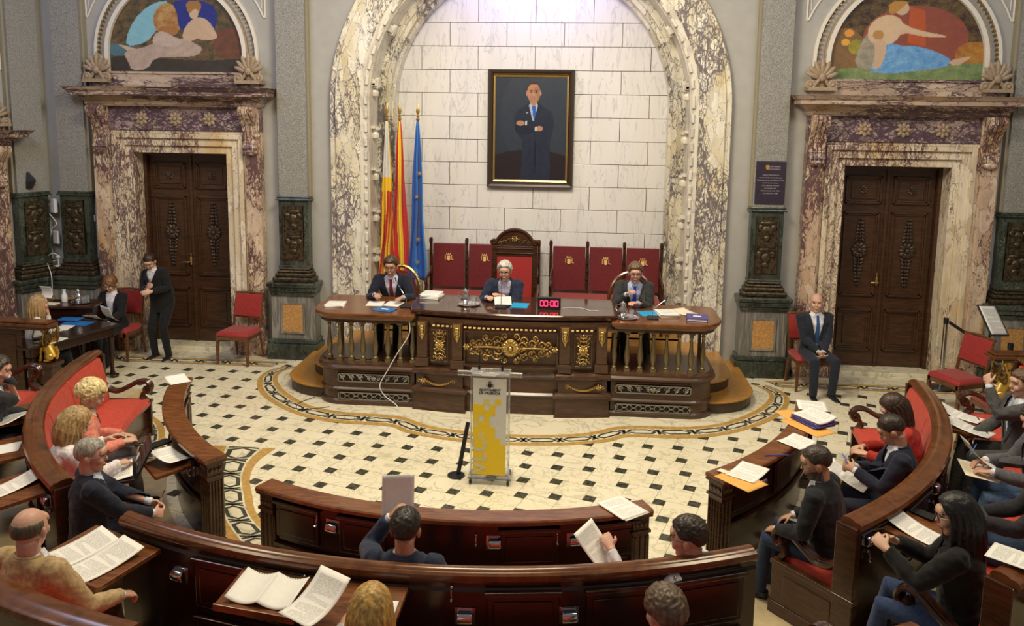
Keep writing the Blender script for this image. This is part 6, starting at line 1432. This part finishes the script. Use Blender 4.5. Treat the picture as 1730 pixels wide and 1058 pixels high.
cable('thin grey cable curling from the clock across the raised desk', [(.58, 1.56, CZ + .004), (.72, 1.62, CZ + .004), (.86, 1.60, CZ + .004), (.95, 1.50, CZ + .004), (1.05, 1.52, CZ + .004)], .0035, M['white_pl'])
cable('white cable hanging down the front of the balustraded wing', [(-1.30, 1.24, 1.12), (-1.30, 1.22, .95), (-1.45, 1.215, .70), (-1.56, 1.20, .50), (-1.66, 1.16, .30), (-1.60, 1.17, .16), (-1.44, 1.12, .06), (-1.42, 1.02, .006), (-1.6, .96, .006)], .006, M['white_pl'])
cable('thin dark cable trailing on the floor at the foot of the desk corner', [(-2.58, 1.40, .02), (-2.72, 1.2, .006), (-2.66, .98, .006), (-2.45, 1.04, .006), (-2.3, 1.12, .006)], .005, M['black'])
cable('tangle of black cables lying along the foot of the left balusters', [(-2.45, 1.40, .57), (-2.3, 1.30, .575), (-2.12, 1.36, .575), (-1.95, 1.30, .575), (-1.75, 1.36, .575), (-1.55, 1.28, .575), (-1.4, 1.34, .575)], .008, M['black'])

# acrylic lectern with banner
e = empty('acrylic_lectern', (-.06, -.80, 0), radians(-1), 'clear acrylic lectern with a yellow and white city banner on four castors', 'lectern')
b = MB(); b.box(-.19, .19, -.02, .015, .10, 1.15); b.build('front_panel', M['glass_clear'], e, bev=.003)
for x in (-.19, .19): b = MB(); b.tube([(x, .0, .06), (x, .0, 1.18)], .010, 8); b.build('side_rod', M['glass_clear'], e, smooth=True)
b = MB(); b.box(-.20, .20, -.03, .10, 1.165, 1.178); b.build('reading_shelf', M['glass_clear'], e, bev=.003)
b = MB(); b.tube([(-.32, -.03, 1.16), (.32, -.03, 1.16)], .026, 10); b.build('front_tube', M['glass_clear'], e, smooth=True)
b = MB(); b.box(-.08, .06, -.058, -.055, 1.145, 1.175); b.build('name_card', M['paper_plain'], e)
b = MB(); b.box(-.22, .22, -.03, .26, .055, .075); b.build('base_plate', M['glass_clear'], e, bev=.003)
for x in (-.19, .19):
    for y in (.0, .23): b = MB(); b.ball((x, y - .02, .028), (.016, .028, .028)); b.tube([(x, y - .02, .03), (x, y - .02, .06)], .010, 7); b.build('castor', M['black'], e, smooth=True)
bn = MB(); bn.box(-.165, .165, -.034, -.028, .115, 1.11); bo = bn.build('banner', plain('banner_grey_white', (.66, .66, .63), .45, noise_amt=.03), e)
yl = [plain('banner_yellow', (.83, .58, .015), .45, noise_amt=.04), plain('banner_pale_yellow', (.72, .60, .20), .45, noise_amt=.04), plain('banner_grey', (.60, .58, .42), .45, noise_amt=.03)]
b = MB(); s = .0583; x0 = -.165; X = lambda c: x0 + .055 * c; Z = lambda r: .905 - s * r
rows_ = [[(2, 3, 1), (4, 5, 0)], [(0, 2, 0), (3, 4, 0)], [(0, 4, 0)], [(0, 1, 0), (2, 3, 0)], [(0, 1, 1), (1, 3, 0)], [(0, 4, 0)], [(0, 1, 0), (1, 2, 1), (2, 4, 0)], [(0, 5, 0)], [(0, 6, 0)]]
for r, row in enumerate(rows_):
    for c0, c1, m_ in row: b.box(X(c0), X(c1), -.0365, -.034, Z(r + 1), Z(r), m_)
b.box(-.165, .165, -.0365, -.034, .115, Z(len(rows_)), 0); b.build('banner_pixels', yl, bo)
text_obj('lettering', 'AJUNTAMENT', .034, Matrix.Translation((0, -.036, .985)) @ STAND, M['black'], bo, bold=.0006); text_obj('lettering', 'DE VALÈNCIA', .034, Matrix.Translation((0, -.036, .953)) @ STAND, M['black'], bo, bold=.0006)
text_obj('lettering', 'VLC', .21, Matrix.Translation((-.035, -.038, .12)) @ STAND @ Matrix.Rotation(pi / 2, 4, 'Z'), yl[2], bo, 'LEFT', bold=.002)
b = MB(); b.prism_y([(-.02, 1.03), (-.02, 1.058), (0, 1.07), (.02, 1.058), (.02, 1.03), (0, 1.018)], -.0365, -.034); b.box(-.034, -.028, -.0365, -.034, 1.025, 1.06); b.box(.028, .034, -.0365, -.034, 1.025, 1.06); b.box(-.018, .018, -.0365, -.034, 1.074, 1.08); b.ball((0, -.035, 1.086), (.004, .002, .006)); b.build('banner_crest', M['black'], bo)
for x in (-.115, .115): b = MB(); b.tube([(x, .02, 1.18), (x, .03, 1.26), (x, .06, 1.36)], .006, 6); b.tube([(x, .02, 1.185), (x, .02, 1.23)], .013, 8); b.build('lectern_microphone', M['black'], e, smooth=True)
e = empty('folded_stand', (-.40, -.62, 0), 0, 'slim black folded stand leaning against the clear lectern', 'stand'); b = MB(); b.tube([(0, -.02, .02), (.09, .05, .55)], (.022, .012), 6); b.build('leg', M['black'], e); b = MB(); b.lathe([(.001, 0), (.09, .0), (.09, .012), (.001, .02)], (-.02, -.03, 0), 14); b.build('foot', M['black'], e, smooth=True)

# sheets on the inner desks
D = .852
sheet('sheet at the far end of the curved desk nearest the standing woman', (-3.42, -.52, D), 42, mat='paper_plain', curl=.03, h=.27); sheet('printed sheet hanging on the pull-out tablet beside the fluted desk post', (-2.68, -2.13, .735), 62, curl=.05, tilt=(0, 6))
b = MB(); b.box(-.13, .13, -.05, .05, 0, .02); o = b.build('dark_document_case', M['black'], None, bev=.004); o.location = (-2.92, -1.92, .735); o.rotation_euler = (0, 0, radians(60)); tag(o, 'flat black case beside the printed sheet on the pull-out tablet', 'case')
stack('white booklet on the end of the middle curved desk', (1.14, -2.87, D), 38, 2, .23, .30, th=.004)
sheet('orange manila envelope under printed pages at the near end of a curved desk', (2.10, -2.30, D), -50, .34, .24, 'manila', name='manila_envelope', cat='envelope', thick=.004); sheet('printed pages lying on the manila envelope', (2.18, -2.16, D + .006), -36, .24, .31, curl=.02); sheet('yellow sticky note on the manila envelope', (1.99, -2.16, D + .009), -40, .09, .06, 'paper_cream', name='sticky_note', cat='note')
sheet('printed page half over the desk in front of the bearded man', (2.74, -1.47, D + .002), -50, .24, .24, curl=.03); b = MB(); b.tube([(-.10, 0, 0), (.09, 0, 0), (.11, 0, 0)], [.005, .005, .002], 8); o = b.build('ballpoint_pen', M['purple_f'], None, smooth=True); o.location = (2.50, -1.78, D + .006); o.rotation_euler = (0, 0, radians(8)); tag(o, 'slim pen lying on the desk before the bearded man', 'pen')
sheet('wide orange manila envelope below a paper pile at the far desk end', (2.94, -1.08, D + .003), -58, .46, .24, 'manila', name='manila_envelope', cat='envelope', thick=.004); sheet('second orange envelope sticking out from under the paper pile', (2.86, -.80, D + .008), 20, .20, .26, 'manila', name='manila_envelope', cat='envelope', thick=.003)
stack('curled pile of papers and a violet folder at the far desk end', (3.02, -.98, D + .012), -60, 4, .32, .24, th=.014, mats=('purple_f', 'paper'), curl=.04); sheet('printed page at the very end of the curved desk above the pile', (3.08, -.70, D + .075), -8, .27, .24, curl=.0, tilt=(3, 0))
# sheets on bench tablets
def on_tab(label, c, R, a, z, drop, d, dx=0, dy=.17, rz=0, lift=.004, **k):
    m = cframe(c, R + .05, a, z) ; sl = math.atan2(drop, d); p = m @ V((dx, dy, -drop * dy / d + lift)); k.setdefault('w', .21); k.setdefault('h', .297)
    o = sheet(label, p, 0, **k); o.matrix_world = Matrix.Translation(p) @ m.to_3x3().to_4x4() @ Matrix.Rotation(-sl, 4, 'X') @ Matrix.Rotation(radians(180 + rz), 4, 'Z'); return o
on_tab('left half of the open booklet on the wide end tablet', C2, 4.87, -23.2, .98, .03, .44, -.13, .24, 12, w=.25, h=.38, mat='paper', curl=.04)
on_tab('right half of the open booklet on the wide end tablet', C2, 4.87, -23.2, .98, .03, .44, .12, .25, 8, lift=.006, w=.24, h=.38, mat='paper', curl=.05)
e = empty('spiral_notebook', (0, 0, 0), 0, 'open blank spiral notebook on the fold-down tablet', 'notebook'); m = cframe(C2, 4.92, -9.3, 1.0) @ Matrix.Translation((0, .16, -.022)) @ Matrix.Rotation(-.155, 4, 'X') @ Matrix.Rotation(pi, 4, 'Z'); e.matrix_world = m
for s_ in (-1, 1): o = link('page', sheet_mesh(.20, .25, 0, .004, .06), M['paper_plain'], e); o.location = (s_ * .1, 0, 0)
b = MB()
for k in range(24): b.tube([(-.19 + .0165 * k, .125 + .009 * cos(t), .003 + .009 * sin(t)) for t in [radians(60 * i) for i in range(7)]], .0018, 4)
b.build('spiral', M['black'], e)
on_tab('page standing curled between the golden-haired woman and the notebook', C2, 4.87, -4.9, 1.05, .05, .4, -.02, .34, 22, lift=.06, w=.22, h=.33, curl=.12); on_tab('page under the golden-haired woman on the fold-down tablet', C2, 4.87, -2.2, 1.0, .05, .4, .03, .28, 0, w=.22, h=.31, curl=.0)
on_tab('printed page before the woman with long black hair', RC, 4.46, 44.8, .88, .03, .34, -.05, .17, 4, w=.21, h=.36, curl=.05, lift=.006)
b = MB(); b.box(-.045, .045, -.085, .085, 0, .010); o = b.build('mobile_phone', M['black'], None, bev=.004); o.matrix_world = cframe(RC, 4.62, 47.4, .882) @ Matrix.Rotation(.1, 4, 'Z'); tag(o, 'black phone beside the page of the long-haired woman', 'phone')
on_tab('upper long page on the bench tablet near the stanchions', RC, 4.46, 77.5, .86, .03, .36, .1, .20, 30, w=.22, h=.40, curl=.05, lift=.006); on_tab('lower long page on the bench tablet near the stanchions', RC, 4.46, 74.5, .86, .03, .36, -.02, .22, 28, w=.22, h=.40, curl=.05, lift=.008)
on_tab('printed page on the tablet behind the grey-haired man', RC, 4.54, -44.5, .86, .03, .36, -.02, .20, -8, w=.21, h=.40, curl=.05, lift=.006); on_tab('page on the tablet behind the blonde woman in white', RC, 4.54, -55, .86, .03, .36, 0, .2, 8, w=.21, h=.30, mat='paper_plain')
on_tab('large page with a picture at the side of the suited man by the griffin', RC, 4.54, -64, .86, .03, .36, .08, .24, 30, w=.34, h=.42, lift=.03, curl=.06)
sheet('pale folder on the empty outer seat at the right edge', tuple(cpol(RC, 5.2, 44, .66)), 50, .3, .36, 'paper', tilt=(0, 0)); sheet('white page on the armrest below the pale folder', tuple(cpol(RC, 5.55, 37.5, 1.27)), 50, .21, .30, 'paper')
# things people hold: placed from the hand positions
bpy.context.view_layer.update()
def who(key): return [(e_, H_) for l_, e_, H_ in PEOPLE if key in l_][0][0]
def held(key, loc, rot, label, name='paper_sheet', cat='paper', w=.21, h=.297, mat='paper', curl=.05, bend=0):
    p = who(key); o = link(name, sheet_mesh(w, h, curl, .0015, bend), M[mat], None)
    o.matrix_world = p.matrix_world @ Matrix.Translation(loc) @ Matrix.Rotation(radians(rot[2]), 4, 'Z') @ Matrix.Rotation(radians(rot[0]), 4, 'X') @ Matrix.Rotation(radians(rot[1]), 4, 'Y'); return tag(o, label, cat)
held('auburn', (.08, .44, .76), (20, 0, 10), 'sheet in the right hand of the woman with the auburn ponytail', curl=.04); held('auburn', (-.16, .44, .82), (40, -10, -10), 'sheet curling up at the left of the woman with the auburn ponytail', curl=.10)
held('holding up a sheet', (-.14, .42, 1.20), (82, 8, 6), 'blank sheet held upright by the dark-haired man at the middle bench', mat='paper_plain', curl=.01)
held('leaning back with', (-.24, .50, 1.00), (40, -8, 12), 'page in the raised hand of the man leaning back', mat='paper', curl=.03)
held('looking down at a phone', (.10, .44, .66), (20, 0, -20), 'printed page lying on the lap of the man with the phone', w=.22, h=.36, curl=.04)
o = held('looking down at a phone', (-.01, .45, .84), (50, 0, 0), 'blue-lit phone held in both hands', 'mobile_phone', 'phone', w=.08, h=.155, mat='white_pl', curl=0); o.data.materials.clear(); o.data.materials.append(plain('phone_screen', (.10, .20, .48), .15, emit=.5, noise_amt=.3)); 
held('jeans and dark jacket', (-.02, .50, .80), (30, 8, 0), 'page lifted off the lap of the person in blue jeans', w=.24, h=.33, curl=.09); held('jeans and dark jacket', (.0, .48, .68), (8, 0, 0), 'pale pad lying on blue jeans', w=.34, h=.26, mat='paper_cream', curl=0)
b = MB(); b.box(-.09, .09, -.13, .13, 0, .012); o = b.build('tablet_computer', plain('dark_grey_case', (.06, .06, .055), .5), None, bev=.006); o.matrix_world = who('tablet computer').matrix_world @ Matrix.Translation((-.16, .50, .84)) @ Matrix.Rotation(radians(35), 4, 'X') @ Matrix.Rotation(.5, 4, 'Z'); tag(o, 'dark grey tablet computer held above dark jeans', 'tablet computer')
def pen(key, loc, d, label, mat='black'):
    b = MB(); L = V(d).normalized() * .07; b.tube([-L, L * .85, L], [.0045, .0045, .001], 8); o = b.build('ballpoint_pen', M[mat], None, smooth=True); o.matrix_world = who(key).matrix_world @ Matrix.Translation(loc); tag(o, label, 'pen')
pen('dark red tie', (.15, .60, .90), (.2, .3, -1), 'pen in the hand of the man in the red tie'); pen('bright blue tie', (.10, .54, 1.0), (.2, .2, 1), 'white pen raised by the man in the blue tie', 'white_pl'); pen('young man', (-.06, .30, 1.17), (1, .5, .1), 'white pen at the lips of the young man', 'white_pl'); pen('grey-haired', (.03, .52, .73), (.2, .3, 1), 'pen between the fingers of the grey-haired man', 'steel'); pen('long black', (.04, .52, .92), (.4, .6, -.5), 'pen held by the woman with long black hair')
pen('jeans and dark jacket', (.14, .50, .80), (.6, -.4, .5), 'blue pen above the lap of the person in blue jeans', 'blue_f')
# briefcase on the lap of the woman in white
e = empty('open_briefcase', (0, 0, 0), 0, 'open black briefcase with pen loops on the lap of the blonde woman in white', 'briefcase'); e.matrix_world = who('ash blonde').matrix_world @ Matrix.Translation((-.02, .42, .62)) @ Matrix.Rotation(radians(-12), 4, 'Z')
b = MB(); b.box(-.20, .20, -.14, .14, 0, .03); b.build('case_bottom', M['black'], e, bev=.008)
def lid(b, x0, x1, y0, y1, z0, z1, m=0): b.T = Matrix.Translation((0, .14, .03)) @ Matrix.Rotation(radians(62), 4, 'X'); b.box(x0, x1, y0, y1, z0, z1, m)
b = MB(); lid(b, -.20, .20, 0, .27, -.02, .0); b.build('case_lid', M['black'], e, bev=.008)
b = MB(); [lid(b, -.18, .18, .04 + .07 * k, .046 + .07 * k, 0, .008) for k in range(3)]; b.build('lid_pocket', plain('grey_pocket', (.05, .05, .055), .6), e); b = MB(); lid(b, -.16, -.09, .03, .10, .0, .006); b.build('white_card', M['paper_plain'], e); b = MB(); lid(b, .0, .11, .075, .08, .008, .014); b.build('silver_pen', M['steel'], e)
o = link('notepad', sheet_mesh(.36, .25, .03, .004), M['paper'], e); o.location = (0, 0, .034)
# clerk table things
tz = .757
e = empty('open_laptop', (-6.12, 1.22, tz), radians(128), 'open black laptop on the clerk table seen from behind its lid', 'laptop'); b = MB(); b.box(-.17, .17, -.12, .12, 0, .018); b.build('keyboard_base', M['black'], e, bev=.003)
b = MB(); b.T = Matrix.Translation((0, .12, .018)) @ Matrix.Rotation(radians(104), 4, 'X'); b.box(-.17, .17, 0, .235, -.008, 0); b.build('screen_lid', M['black'], e, bev=.003)
stack('papers at the near end of the clerk table', (-5.86, 1.02, tz), -10, 2, .24, .30, th=.004); folder('bright blue folder on the clerk table', (-6.05, 1.86, tz), -4, 'blue_f', .38, .22, tab=False); stack('blue and violet documents stacked behind the laptop', (-6.24, 1.99, tz), 0, 3, .3, .16, th=.01, mats=('purple_f', 'blue_f')); sheet('white sheet between laptop and blue folder', (-6.10, 1.64, tz), 6, .20, .26, 'paper_plain')
e = empty('milk_bottle', (-6.62, 2.46, .906), 0, 'small milky glass bottle on the side cabinet', 'bottle'); b = MB(); b.lathe([(.001, 0), (.04, .001), (.042, .01), (.042, .09), (.022, .13), (.02, .16), (.024, .165), (.001, .166)], (0, 0, 0), 16); b.build('body', M['bottle'], e, smooth=True); b = MB(); b.lathe([(.023, .16), (.023, .18), (.001, .182)], (0, 0, 0), 12); b.build('cap', M['white_pl'], e)
e = empty('card_holder', (-6.86, 2.44, .906), radians(-6), 'white curled card in a holder on the side cabinet', 'card holder'); b = MB(); b.tube([(0, 0, 0), (0, 0, .06)], .008, 6); b.box(-.06, .06, -.02, .02, 0, .008); b.build('stem', M['iron'], e); o = link('card', sheet_mesh(.18, .16, .1, .002), M['paper_plain'], e); o.rotation_euler = (radians(70), 0, 0); o.location = (0, 0, .13)
b = MB(); b.box(-.11, .11, -.07, .07, 0, .012); o = b.build('serving_plate', M['paper_cream'], None, bev=.01); o.location = (-6.72, 2.28, .906); tag(o, 'pale rectangular plate beside the milky bottle', 'plate')
# devices on the corner wall
e = empty('wifi_router', (-7.20, 3.20, 2.10), radians(-25), 'white wireless box with cable on the corner wall, upper one', 'wall device'); b = MB(); b.box(-.07, .07, -.03, .03, 0, .22); b.build('housing', M['white_pl'], e, bev=.012); b = MB(); b.tube([(-.1, -.03, .13), (-.05, -.03, .13)], .008, 6); b.build('antenna', M['white_pl'], e)
b = MB(); b.box(-.065, .065, -.02, .02, 0, .20); o = b.build('junction_box', M['white_pl'], None, bev=.01); o.location = (-7.20, 3.22, 1.62); o.rotation_euler = (0, 0, radians(-25)); tag(o, 'plain white junction box on the corner wall below the wireless box', 'wall device')
cable('white cable looping down from the wireless box to the side cabinet', [(-7.22, 3.12, 2.10), (-7.10, 3.1, 1.95), (-7.2, 3.12, 1.85), (-7.25, 3.14, 1.6), (-7.2, 3.1, 1.38), (-7.06, 3.06, 1.44), (-7.16, 3.05, 1.5), (-7.26, 3.05, 1.4), (-7.1, 2.9, 1.2), (-7.0, 2.75, 1.0)], .006, M['white_pl'])
e = empty('wall_camera', (-7.12, 3.12, 1.36), 0, 'small white camera bracket low on the corner wall', 'camera'); b = MB(); b.tube([(0, 0, .06), (0, 0, -.06)], .01, 6); b.box(-.06, .02, -.04, .02, -.075, -.055); b.ball((0, -.01, .075), (.035, .03, .025)); b.build('bracket', M['white_pl'], e)
e = empty('motion_sensor', (-6.62, 3.27, 2.02), 0, 'small white sensor on the wall beside the portal', 'wall device'); b = MB(); b.box(-.03, .03, -.02, .02, -.05, .05); b.build('housing', M['white_pl'], e, bev=.008); b = MB(); b.ball((0, -.03, .01), (.018, .02, .018)); b.build('eye', M['black'], e)
e = empty('wall_spotlight', (-7.34, 2.88, 2.60), radians(20), 'small black horn-shaped spotlight on the corner pilaster', 'spotlight'); b = MB(); b.loft([[(-.03, 0, -.10), (.05, 0, -.10), (.05, -.05, -.10), (-.03, -.05, -.10)], [(-.02, 0, .0), (.10, 0, .02), (.10, -.06, .02), (-.02, -.06, 0)], [(-.02, 0, .14), (.01, 0, .14), (.01, -.03, .14), (-.02, -.03, .14)]]); b.build('housing', M['black'], e); b = MB(); b.tube([(0, 0, -.08), (-.02, .05, -.22)], .01, 6); b.build('bracket', M['black'], e)
# rope posts and framed notice
def post(loc, label):
    e = empty('stanchion_post', loc, 0, label, 'stanchion'); b = MB(); b.tube([(0, 0, .03), (0, 0, .93)], .03, 14); b.build('tube', M['steel'], e, smooth=True); b = MB(); b.tube([(0, 0, .92), (0, 0, 1.0)], .033, 14); b.build('belt_head', M['black'], e, smooth=True); b = MB(); b.lathe([(.001, 0), (.17, 0), (.16, .02), (.04, .035), (.03, .05)], (0, 0, 0), 24); b.build('base', M['black'], e, smooth=True)
post((5.84, 2.84, 0.003), 'steel stanchion with black belt next to the marble door jamb'); post((6.08, 1.62, 0.002), 'steel stanchion in front of the gilded griffin')
b = MB(); b.loft([[p + V((0, 0, -.025)), p + V((0, 0, .025)), p + V((.003, .003, .025)), p + V((.003, .003, -.025))] for p in (V((5.87, 2.82, .95)), V((6.0, 2.62, .86)), V((6.15, 2.44, .82)))]); o = b.build('stanchion_belt', M['black']); tag(o, 'black belt sagging from the stanchion to the notice stand', 'belt')
e = empty('notice_stand', (6.22, 2.42, 0), radians(28), 'tilted black-framed printed notice on a floor stand', 'sign'); b = MB(); b.tube([(0, 0, .02), (0, 0, .98)], .014, 8); b.build('pole', M['black'], e); b = MB(); b.lathe([(.001, 0), (.15, 0), (.14, .02), (.001, .03)], (0, 0, 0), 20); b.build('base', M['black'], e, smooth=True)
NT = Matrix.Translation((0, -.03, 1.10)) @ Matrix.Rotation(radians(52), 4, 'X') @ Matrix.Rotation(radians(-6), 4, 'Z'); b = MB(); b.T = NT; b.box(-.165, .165, -.225, .225, -.015, 0); b.build('frame', M['black'], e, bev=.004); o = link('notice_sheet', sheet_mesh(.285, .405, 0, .001), M['paper'], e); o.matrix_local = NT @ Matrix.Translation((0, 0, .001))
# bag under the outer seats
e = empty('black_bag', (4.28, -1.52, .18), radians(30), 'black bag leaning on the floor behind the coral bench', 'bag'); b = MB(); b.loft([[(x * s_, y * s_, z) for x, y in ((-.16, -.09), (.16, -.09), (.18, .0), (.15, .09), (-.15, .09), (-.18, 0))] for z, s_ in ((0, .9), (.06, 1.05), (.2, 1.0), (.32, .75), (.36, .5))]); b.build('body', cloth((.02, .02, .022)), e, smooth=True); b = MB(); b.tube([(-.08, 0, .33), (-.05, 0, .44), (.05, 0, .44), (.08, 0, .33)], .009, 6); b.build('strap', M['black'], e, smooth=True)
for pre, g in (('side_chair', 'crimson side chairs along the wall'), ('curved_bench', 'curved coral benches'), ('curved_desk', 'curved inner desks'), ('draped_flag', 'flags beside the arch'), ('dais_bench', 'burgundy benches behind the desk'), ('stanchion_post', 'rope stanchions'), ('gilded_griffin', 'gilded griffins'), ('drinking_glass', 'drinking glasses on trays'), ('silver_tray', 'trays with jugs'), ('water_jug', 'water jugs'), ('gooseneck', 'desk microphones'), ('round_back', 'round-backed armchairs on the dais'), ('mural', 'lunette murals'), ('manila', 'manila envelopes'), ('radial_end', 'stall end boards'), ('ballpoint', 'pens')):
    for o in list(bpy.data.objects):
        if o.parent is None and o.name.startswith(pre): o['group'] = g
# ---------------------------------------------------------------- light and camera
W = bpy.data.worlds.new('World'); SC.world = W; W.use_nodes = True
W.node_tree.nodes['Background'].inputs[0].default_value = (.95, .90, .84, 1); W.node_tree.nodes['Background'].inputs[1].default_value = .31
def area(name, loc, target, size, power, color, sy=None):
    d = bpy.data.lights.new(name, 'AREA'); d.energy = power; d.color = color; d.size = size
    if sy: d.shape = 'RECTANGLE'; d.size_y = sy
    o = bpy.data.objects.new(name, d); COL.objects.link(o); o.location = loc
    o.rotation_euler = (V(target) - V(loc)).to_track_quat('-Z', 'Y').to_euler(); return o
WARM = (1, .84, .56)
area('overhead_key_light', (0, -1.2, 7.2), (0, -.4, 0), 2.2, 590, WARM)  # unseen warm key light added overhead; no chandelier is modelled
area('left_ceiling_light', (-4.5, -3.5, 7.0), (-3.2, -1.5, 0), 1.6, 215, WARM)
area('right_ceiling_light', (4.5, -3.5, 7.0), (3.2, -1.5, 0), 1.6, 215, WARM)
area('dais_wash', (0, -.6, 6.6), (0, 4.2, 2.4), 1.2, 150, (1, .94, .86))
area('skylight_left', (-6.0, -2.0, 7.4), (-4.8, 3.2, 3.0), 1.6, 170, (.62, .68, 1))
area('skylight_right', (6.0, -2.0, 7.4), (4.8, 3.2, 3.0), 1.6, 120, (.85, .86, 1))
area('niche_blue_fill', (0, 3.55, 5.62), (0, 4.25, 5.45), 2.4, 15, (.13, .16, 1), .12)  # unseen blue lamp added inside the arch top for the glow on the niche wall
cam = bpy.data.cameras.new('camera'); co = bpy.data.objects.new('camera', cam); COL.objects.link(co); SC.camera = co
yaw, pitch, roll = -.0805, .1385, -.0143
fw0 = V((sin(yaw), cos(yaw), 0)); rt0 = V((cos(yaw), -sin(yaw), 0))
fw = fw0 * cos(pitch) + V((0, 0, -sin(pitch))); dn = fw0 * -sin(pitch) + V((0, 0, -cos(pitch)))
rt = rt0 * cos(roll) + dn * sin(roll); dn = rt0 * -sin(roll) + dn * cos(roll)
mw = Matrix.Identity(4)
for i in range(3): mw[i][0] = rt[i]; mw[i][1] = -dn[i]; mw[i][2] = -fw[i]; mw[i][3] = (.7594, -8.566, 3.7118)[i]
co.matrix_world = mw
cam.sensor_width = 36; cam.lens = 1382 * 36 / 1730; cam.shift_y = -146 / 1730; cam.clip_start = .05; cam.clip_end = 60
SC.view_settings.view_transform = 'Standard'; SC.view_settings.look = 'None'; SC.view_settings.gamma = 1; SC.view_settings.exposure = -.68
